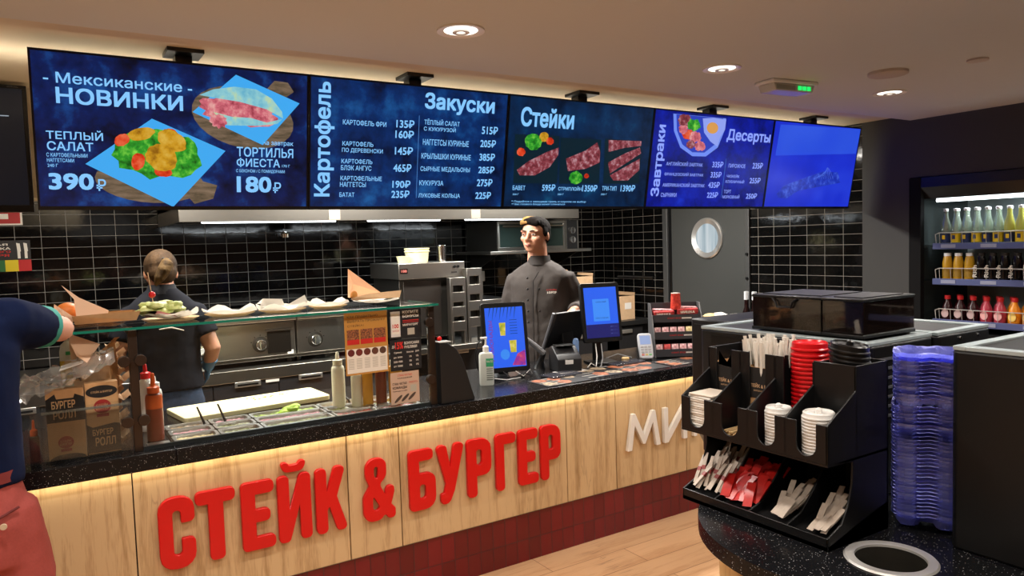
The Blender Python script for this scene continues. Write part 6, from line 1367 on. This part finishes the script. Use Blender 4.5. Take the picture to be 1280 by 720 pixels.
G().prism(station_outline(.40), 0, .06, 'z').build('toe_kick', BLACKM, t)
tag(holed(station_outline(.5), ZS-.045, ZS).build('station_worktop', STONE), 'rounded black speckled stone top of the self service station', 'worktop')
t = thing('waste_ring', 'polished steel waste ring set in the station stone', 'waste ring', (HX, HY, ZS))
G().lathe([(.083, -.002), (.0835, .004), (.088, .0065), (.106, .0055), (.110, .001), (.106, .0005)], n=56).build('rim', mat('ring_steel', '#c8c6c2', .38, .55), t, local=True)
G().lathe([(.0835, .002), (.083, -.16)], n=56).build('chute_wall', mat('chute_steel', '#b8b4ac', .25, 1), t, local=True)
G().lathe([(.083, -.16), (.0, -.162)], n=56).build('bin_liner', BLACK, t, local=True)
# organiser
OX0, OXM, OX1, OY0, OY1 = 1.675, 1.80, 1.95, 1.15, 1.666
ORG = mat('organiser_black', '#0e0e0f', .38)
t = thing('cup_organiser', 'black two tier acrylic organiser for lids, straws and sugar', 'organiser', (1.8, 1.4, ZS))
prof = [(OX0, ZS), (OX1, ZS), (OX1, 1.345), (OXM, 1.345), (OXM, 1.278), (OX0, 1.203), (OX0, 1.10), (1.785, 1.09), (1.782, 1.03), (1.765, .975), (1.735, .93), (OX0, .905)]
for y in (OY0, OY1-.006): G().prism(prof, y, y+.006, 'y').build('side_panel', ORG, t, bev=.0015)
cw = (OY1-OY0)/4
up = [(OXM, 1.278), (OX0, 1.203), (OX0, 1.10), (OXM, 1.10)]
lo = [(OX0+.004, ZS), (OX1, ZS), (OX1, 1.09), (1.86, 1.05), (1.80, .985), (1.74, .925), (OX0+.004, .905)]
for k in (1, 2, 3):
    y = OY1-cw*k
    G().prism(up, y-.003, y+.003, 'y').build('divider', ORG, t, bev=.001); G().prism([(OXM, 1.10), (OX1, 1.10), (OX1, 1.34), (OXM, 1.34)], y-.003, y+.003, 'y').build('divider', ORG, t)
    G().prism(lo, y-.003, y+.003, 'y').build('low_divider', ORG, t, bev=.001)
def notched(y0, y1, z0, z1, hw, zb):
    ym = (y0+y1)/2; o = [(y0, z0), (y1, z0), (y1, z1), (ym+hw, z1)]
    for q in range(9): a = PI*q/8; o.append((ym+hw*math.cos(a), zb+hw-hw*math.sin(a)))
    return o+[(ym-hw, z1), (y0, z1)]
for k in range(4):
    y1 = OY1-cw*k; y0 = y1-cw
    G().prism(notched(y0, y1, 1.10, 1.203, .030, 1.112), OX0, OX0+.005, 'x').build('front_panel', ORG, t, bev=.0012)
    if k < 2: G().prism(notched(y0, y1, 1.10, 1.345, .029, 1.12), OXM, OXM+.005, 'x').build('tall_panel', ORG, t, bev=.0012)
    elif k == 3: G().box(OXM, OXM+.005, y0, y1, 1.10, 1.345).build('tall_panel', ORG, t, bev=.0012)
    else: G().box(OXM, OXM+.005, y1-.03, y1, 1.10, 1.345).build('tall_panel', ORG, t, bev=.0012)
G().box(OX0, OX1, OY0, OY1, 1.094, 1.10).build('shelf', ORG, t); G().box(OX1-.006, OX1, OY0, OY1, ZS, 1.345).build('back_panel', ORG, t)
G().box(OX0, OX0+.005, OY0, OY1, ZS, .905).build('front_lip', ORG, t, bev=.0012); G().prism([(OX0, ZS), (OX1, ZS), (OX1, .95), (1.80, .915), (OX0, .882)], OY0, OY1, 'y').build('tray_floor', ORG, t)
yc = [OY1-cw*(k+.5) for k in range(4)]
# printed sleeves in the two left tall slots
for k in (0, 1):
    s = thing('straw_box', ('printed kraft and black box in the leftmost tall slot of the organiser', 'printed kraft and black box full of straws, second tall slot')[k], 'box', (1.85, yc[k], 1.101), 0, 'printed boxes in the organiser')
    hz = 1.30
    g = G(); g.box(OXM+.008, OX1-.010, yc[k]-.052, yc[k]+.052, 1.1005, 1.104).box(OXM+.008, OXM+.011, yc[k]-.052, yc[k]+.052, 1.104, hz).box(OX1-.013, OX1-.01, yc[k]-.052, yc[k]+.052, 1.104, hz).box(OXM+.011, OX1-.013, yc[k]-.052, yc[k]-.049, 1.104, hz).box(OXM+.011, OX1-.013, yc[k]+.049, yc[k]+.052, 1.104, hz); g.build('carton', KRAFT, s)
    G().box(OXM+.0068, OXM+.008, yc[k]-.052, yc[k]+.052, 1.205, hz-.001).build('black_band', INK, s)
    R = Matrix.Translation((OXM+.0060, yc[k], 0)) @ Matrix.Rotation(-PI/2, 4, 'Z')
    g = G(); text_into(g, 'ТЕЙК & Б', -.028, .028, 1.238, 1.252, 0, .02, R); g.build('printed_words', mat('kraft_print2', '#c8a078', .7), s, smooth=False)
    g = G(); text_into(g, 'БУРГЕРНАЯ', -.018, .018, 1.226, 1.231, 0, .01, R); g.build('small_words', MATS['kraft_print2'], s, smooth=False)
    G().prism(oval(yc[k]-.01, 1.15, .03, .03), OXM+.0066, OXM+.008, 'x').build('red_badge', INKR, s)
def paper_in(k):
    pass
rd = random.Random(21)
STRAW = mat('straw_wrap', '#d8d2c8', .5, noise=.08, nscale=30); STRAWR = mat('straw_pink', '#d8b0a8', .5)
def straw0(): 
    o = thing('straw', 'paper wrapped straw', 'straw', (0, 0, 0), 0, 'wrapped straws'); G().tube([(0, 0, 0), (0, 0, .19), (0, 0, .205)], [.0062, .0062, .0055], 8, flat=.6).build('wrapper', STRAW, o, local=True); G().tube([(0, 0, .203), (0, 0, .21)], [.0065, .007], 6, flat=.25).build('crimped_end', STRAW, o, local=True); return o
st = straw0(); n = 0
for i in range(8):
    for j in range(5):
        y = yc[1]+.046-.0125*i+rd.uniform(-.002, .002); x = OXM+.02+.024*j+rd.uniform(-.004, .004); a, b = (i-3.5)*.032+rd.uniform(-.06, .06), rd.uniform(-.10, .08)
        lab = 'wrapped straw standing in the printed box, %s rank, %s from the left' % (['front', 'second', 'third', 'fourth', 'rear'][j], posw[i])
        z = 1.172+rd.uniform(-.008, .016)
        if n == 0: st.location = (x, y, z); st.rotation_euler = (a, b, 0); st['label'] = lab
        else: dup(st, (x, y, z), lab, rot=(a, b, 0))
        n += 1
for i in range(3): pass
nk = thing('paper_napkin', 'crumpled white paper sticking out of the leftmost tall slot', 'napkin', (1.84, yc[0], 1.2))
g = G(); g._add([(OXM+.0062, yc[0]-.026, 1.288), (OXM+.0062, yc[0]+.026, 1.292), (OXM+.0062, yc[0]+.025, 1.338), (OXM+.0062, yc[0]+.008, 1.318), (OXM+.0062, yc[0]-.008, 1.304), (OXM+.0062, yc[0]-.025, 1.330)], [(0, 1, 2, 3, 4, 5)]); bmesh.ops.solidify(g.bm, geom=list(g.bm.faces), thickness=-.0006); g.build('sheet', PAPER, nk, smooth=False)
# lids
def lid(name, label, loc, r, m, rot, grp, knob=False, dome=.012):
    o = thing(name, label, 'lid', loc, 0, grp); o.rotation_euler = rot
    G().lathe([(r, 0), (r*1.03, .002), (r*1.03, .006), (r*.97, .009), (r*.95, .009+dome), (r*.88, .012+dome), (r*.82, .007+dome), (0, .006+dome), (0, .004+dome), (r*.80, .004+dome), (r*.92, .006), (r, 0)], n=36).build('cap', m, o, local=True)
    if knob: G().lathe([(.010, .006+dome), (.009, .017+dome), (.004, .021+dome), (0, .021+dome)], n=14).build('spout', m, o, local=True, ) if knob else None
    return o
REDL = mat('red_lid', '#c40f16', .3); BLKL = mat('black_lid', '#101011', .28); WHL = mat('white_lid', '#dcdad6', .4)
xl = 1.878
for i in range(21): lid('cup_cover', 'red cup lid, number %d up in the tall red stack' % (i+1) if False else ('topmost red cup lid of the tall stack in the organiser' if i == 20 else '%s red cup lid from the bottom of the red stack' % (posw+['nineteenth', 'twentieth'])[i]), (xl, yc[2]+.002, 1.1005+.0128*i+(.0 if i < 20 else .004)), .052, REDL, (0, 0, 0), 'red lids', dome=.013)
for i in range(9): lid('cup_cover', 'topmost black cup lid, tilted, with a small spout' if i == 8 else '%s black cup lid from the bottom of the tilted stack' % posw[i], (xl-.004*i*.2, yc[3]-.002+.0006*i, 1.262+.0135*i), .053, BLKL, (.13, .05, 0), 'black lids', i == 8)
for k, r, n in ((2, .037, 12), (3, .043, 13)):
    for i in range(n): lid('cup_cover', ('topmost white lid with spout in the %s lower stack' if i == n-1 else posw[i]+' white lid from the bottom of the %s stack') % ('narrower' if k == 2 else 'wider'), (1.732, yc[k], 1.1005+.0086*i), r, WHL, (rd.uniform(-.006, .006), rd.uniform(-.006, .006), 0), 'white lids, narrower stack' if k == 2 else 'white lids, wider stack', i == n-1, .008)
# napkins and stirrers in the two left front pockets
for i in range(16):
    o = thing('paper_napkin', '%s folded napkin from the bottom of the left front pocket' % posw[i], 'napkin', (1.735, yc[0]+rd.uniform(-.004, .004), 1.1005+.0072*i), rd.uniform(-.06, .06), 'napkins in the organiser')
    G().box(-.050, .052, -.045, .045, 0, .0062).build('folded_sheet', PAPER if i % 3 else mat('paper_warm', '#c8bcae', .8), o, local=True, bev=.002)
for i in range(24):
    o = thing('wooden_stirrer', 'wooden stirrer in the second front pocket, %s layer, %s' % (['bottom', 'second', 'third', 'top'][i//6], ['far left', 'left', 'centre left', 'centre right', 'right', 'far right'][i % 6]), 'stirrer', (1.735, yc[1]+.035-.013*(i % 6), 1.1005+.006*(i//6)+.001*(i % 2)), rd.uniform(-.08, .08), 'wooden stirrers')
    G().prism(rounded([(-.052, -.0035), (.052, -.0035), (.052, .0035), (-.052, .0035)], .003), 0, .003, 'z').build('stick', mat('birch_wood', '#c8a878', .7), o, local=True)
# sugar and sauce packets in the lower tray
def packet(w, h, th, m, band):
    o = thing('sugar_packet', 'packet', 'packet', (0, 0, 0)); g = G()
    g.loft([[(p[0], p[1]*q, z) for p in ((-w/2, -th/2), (w/2, -th/2), (w/2, th/2), (-w/2, th/2))] for z, q in ((0, .15), (.008, .3), (h*.3, 1), (h*.7, 1), (h-.008, .3), (h, .15))]); g.build('sachet', m, o, local=True)
    if band: G().box(-w/2-.0003, w/2+.0003, -th/2-.0006, th/2+.0006, h*.42, h*.56).build('red_band', band, o, local=True)
    return o
PKW = mat('packet_white', '#b0a294', .55, noise=.12, nscale=60); PKRD = mat('packet_red', '#b01a14', .3, noise=.25, nscale=50)
WW = ['lowest', 'second', 'third', 'fourth', 'fifth', 'sixth', 'seventh', 'eighth', 'ninth', 'tenth', 'eleventh', 'twelfth', 'thirteenth', 'fourteenth', 'fifteenth', 'sixteenth', 'seventeenth', 'eighteenth']
def fill(k, n, w, h, th, m, band, what, lean, grp, name):
    p = packet(w, h, th, m, band); p.name = name; c = p; nrow = 5
    for i in range(n):
        r = i//nrow; j = i % nrow; f = r/max(1, (n-1)//nrow)
        x = 1.700+.115*f+rd.uniform(-.006, .006); y = yc[k]+(j-2)*(.022 if k < 2 else .015)-(.022 if k > 1 else 0)+rd.uniform(-.010, .010)
        if k > 1: y = max(y, yc[k]-cw/2+.034)
        z = .893+.035*f+.010*rd.random()+(.014 if lean < .9 else .010)
        rot = (rd.uniform(-.25, .25), lean+rd.uniform(-.25, .2), PI/2+rd.uniform(-.5, .5))
        rot = Euler((-(lean+rd.uniform(-.2, .2)), rd.uniform(-.3, .3)*(.5 if k > 1 else 1), -PI/2+rd.uniform(-.4, .4)*(.5 if k > 1 else 1)))
        lab = '%s, %s row, %s' % (what, WW[r] if r else 'front', ['far right', 'right', 'middle', 'left', 'far left'][j])
        if i == 0: c.location = (x, y, z); c.rotation_euler = rot; c['label'] = lab; c['group'] = grp
        else: dup(p, (x, y, z), lab, rot=rot, group=grp)
fill(0, 50, .014, .100, .004, PKW, mat('band_red', '#8a2a26', .5), 'white sugar stick in the left lower tray', .75, 'white sugar sticks', 'sugar_stick')
fill(1, 45, .028, .080, .005, PKRD, None, 'red sauce sachet in the lower tray', .85, 'red sachets', 'sauce_sachet')
fill(2, 25, .017, .066, .004, PKW, None, 'white sachet in the third lower tray', 1.05, 'white sachets, third tray', 'sugar_sachet')
fill(3, 25, .017, .066, .004, PKW, None, 'white sachet in the right lower tray', 1.05, 'white sachets, right tray', 'sugar_sachet')
# stack of blue moulded trays
TR = mat('blue_pulp', '#a6abf0', .85, bump=.12, bscale=40, noise=.10, nscale=25)
def tray0():
    o = thing('cup_carrier', 'blue moulded pulp cup carrier', 'cup carrier', (0, 0, 0)); g = G(); a = .089; N = 24
    def h(x, y):
        d = 0
        for sx in (-1, 1):
            for sy in (-1, 1):
                q = math.hypot(x-sx*.046, y-sy*.046); d = max(d, min(1, max(0, (.042-q)/.016)))
        return -.034*d
    def f(u, v):
        x, y = (u*2-1), (v*2-1); m_ = max(abs(x), abs(y)); r = math.hypot(x, y)
        k = 1-.10*max(0, (min(abs(x), abs(y))-.62)/.38)
        X, Y = x*a*k, y*a*k
        wall = -.020*min(1, max(0, (.86-m_)/.12)); wv = (.0016*math.sin(46*X+17*Y)+.0013*math.sin(83*Y-31*X)+.0008*math.sin(190*Y+120*X))*(m_ > .8)
        return (X, Y, min(wall, h(X, Y))+wv)
    g.sheet(f, N, N, .0022); g.build('tray', TR, o, local=True, smooth=False); return o
tr = tray0(); NT = 44; px = 2.068; py = 1.104
for i in range(NT):
    z = .915+.0102*i+(.012 if i > 30 else 0); k = rd.uniform(-.002, .002)
    lab = 'topmost blue pulp cup carrier of the tall stack' if i == NT-1 else 'lowest blue pulp cup carrier of the tall stack' if i == 0 else 'blue pulp cup carrier in the tall stack, %s' % ('%d below the top one' % (NT-1-i) if i > 30 else '%d above the lowest' % i)
    if i == 0: tr.location = (px, py, z); tr.rotation_euler = (0, 0, math.radians(26)); tr['label'] = lab; tr['group'] = 'blue cup carriers'
    else: dup(tr, (px+.25*k+(.004 if i > 30 else 0), py-.25*k, z), lab, rot=(rd.uniform(-.003, .003), rd.uniform(-.003, .003), math.radians(26)+(.03 if i > 30 else 0)), group='blue cup carriers')
# coffee machines
RIM = mat('machine_rim', '#aebabd', .3, .3); MESH = mat('machine_mesh', '#1b1b1c', .5); MB_ = mat('machine_black', '#0b0b0c', .42)
def machine(x0, x1, y0, y1, z1, label, rim=True):
    t = thing('coffee_machine', label, 'coffee machine', ((x0+x1)/2, (y0+y1)/2, ZS))
    G().prism(rounded([(x0, y0), (x1, y0), (x1, y1), (x0, y1)], .02), ZS+.001, z1-.012, 'z').build('body', MB_, t, bev=.006)
    if rim:
        w = .035; g = G(); g.box(x0+.004, x1-.004, y0+.004, y0+w, z1-.012, z1).box(x0+.004, x1-.004, y1-w, y1-.004, z1-.012, z1).box(x0+.004, x0+w, y0+w, y1-w, z1-.012, z1).box(x1-w, x1-.004, y0+w, y1-w, z1-.012, z1); g.build('tray_rim', RIM, t, bev=.002)
        G().box(x0+w, x1-w, y0+w, y1-w, z1-.014, z1-.006).build('cup_tray', MESH, t)
    return t
t = machine(1.955, 2.52, .33, .988, 1.402, 'large black coffee machine at the right, its tray rim in view')
t = machine(2.48, 2.83, 1.292, 1.80, 1.36, 'black coffee machine with silver tray rim behind the blue carriers')
for k in range(3): G().box(2.52, 2.79, 1.2895, 1.292, 1.30-.022*k, 1.308-.022*k).build('vent_slot', GREYP, t)
for x in (2.62, 2.74): G().lathe([(0, 0), (.006, 0), (.006, .004), (0, .004)], n=12, M=Matrix.Translation((x, 1.292, 1.33)) @ Matrix.Rotation(PI/2, 4, 'X')).build('screw', CHROME, t)
t = machine(2.115, 2.468, 1.30, 2.0, 1.36, 'black coffee machine carrying the two bean hoppers')
for k in range(7): G().box(2.14, 2.44, 1.2975, 1.30, 1.30-.03*k, 1.308-.03*k).build('vent_slot', GREYP, t)
G().box(2.1125, 2.115, 1.36, 1.94, 1.12, 1.33).build('front_panel', BLACK, t)
HOP = film_mat('hopper_smoke', (.70, .64, .61), '#3a2c28', .12, .04); BEAN = mat('coffee_beans', '#1e0f09', .4, noise=.6, nscale=120, col2='#4a2a18', bump=.8, bscale=120)
def hopper(y0, y1, label, level, handle):
    t = thing('bean_hopper', label, 'bean hopper', (2.33, (y0+y1)/2, 1.361), 0, 'bean hoppers')
    x0, x1 = 2.17, 2.462; g = G(); w = .004
    g.box(x0, x1, y0, y0+w, 1.365, 1.478).box(x0, x1, y1-w, y1, 1.365, 1.478).box(x0, x0+w, y0+w, y1-w, 1.365, 1.478).box(x1-w, x1, y0+w, y1-w, 1.365, 1.478); g.build('walls', HOP, t)
    G().box(x0-.004, x1+.004, y0-.003, y1+.003, 1.361, 1.372).build('base_frame', MB_, t, bev=.002)
    G().box(x0-.004, x1+.004, y0-.003, y1+.003, 1.478, 1.488).build('lid', MB_, t, bev=.003)
    G().box(x0+.03, x1-.03, y0+.02, y1-.02, 1.488, 1.491).build('lid_recess', MESH, t)
    G().box(x0+.006, x1-.006, y0+.006, y1-.006, 1.372, level).build('beans', BEAN, t)
    if handle: ym = (y0+y1)/2; G().tube([(x0-.006, ym+.05, 1.478), (x0-.008, ym+.035, 1.466), (x0-.008, ym+.028, 1.448), (x0-.008, ym-.028, 1.448), (x0-.008, ym-.035, 1.466), (x0-.006, ym-.05, 1.478)], .004, 8).build('catch', BLACK, t)
hopper(1.512, 1.79, 'left smoked bean hopper with a black catch, mostly empty', 1.435, True)
hopper(1.362, 1.505, 'right smoked bean hopper full of dark coffee beans', 1.462, False)
t = thing('grinder_box', 'black box behind the straws, left of the bean hoppers', 'machine', (2.65, 2.17, ZS))
G().box(2.34, 2.95, 2.06, 2.26, ZS+.001, 1.352).build('body', MB_, t, bev=.006); G().box(2.335, 2.34, 2.08, 2.24, ZS+.05, 1.33).build('side_panel', BLACK, t); G().box(2.36, 2.93, 2.055, 2.06, 1.0, 1.32).build('front_panel', BLACK, t)
t = thing('price_card', 'small black price card with white marks below the fridge shelves', 'card', (4.88, 2.45, 1.04))
G().box(4.89, 4.898, 2.36, 2.50, .98, 1.035).build('card', BLACK, t)
g = G()
for k in range(5): g.box(4.888, 4.89, 2.385+.02*k, 2.395+.02*k, 1.0, 1.012)
g.build('white_marks', INKW, t)
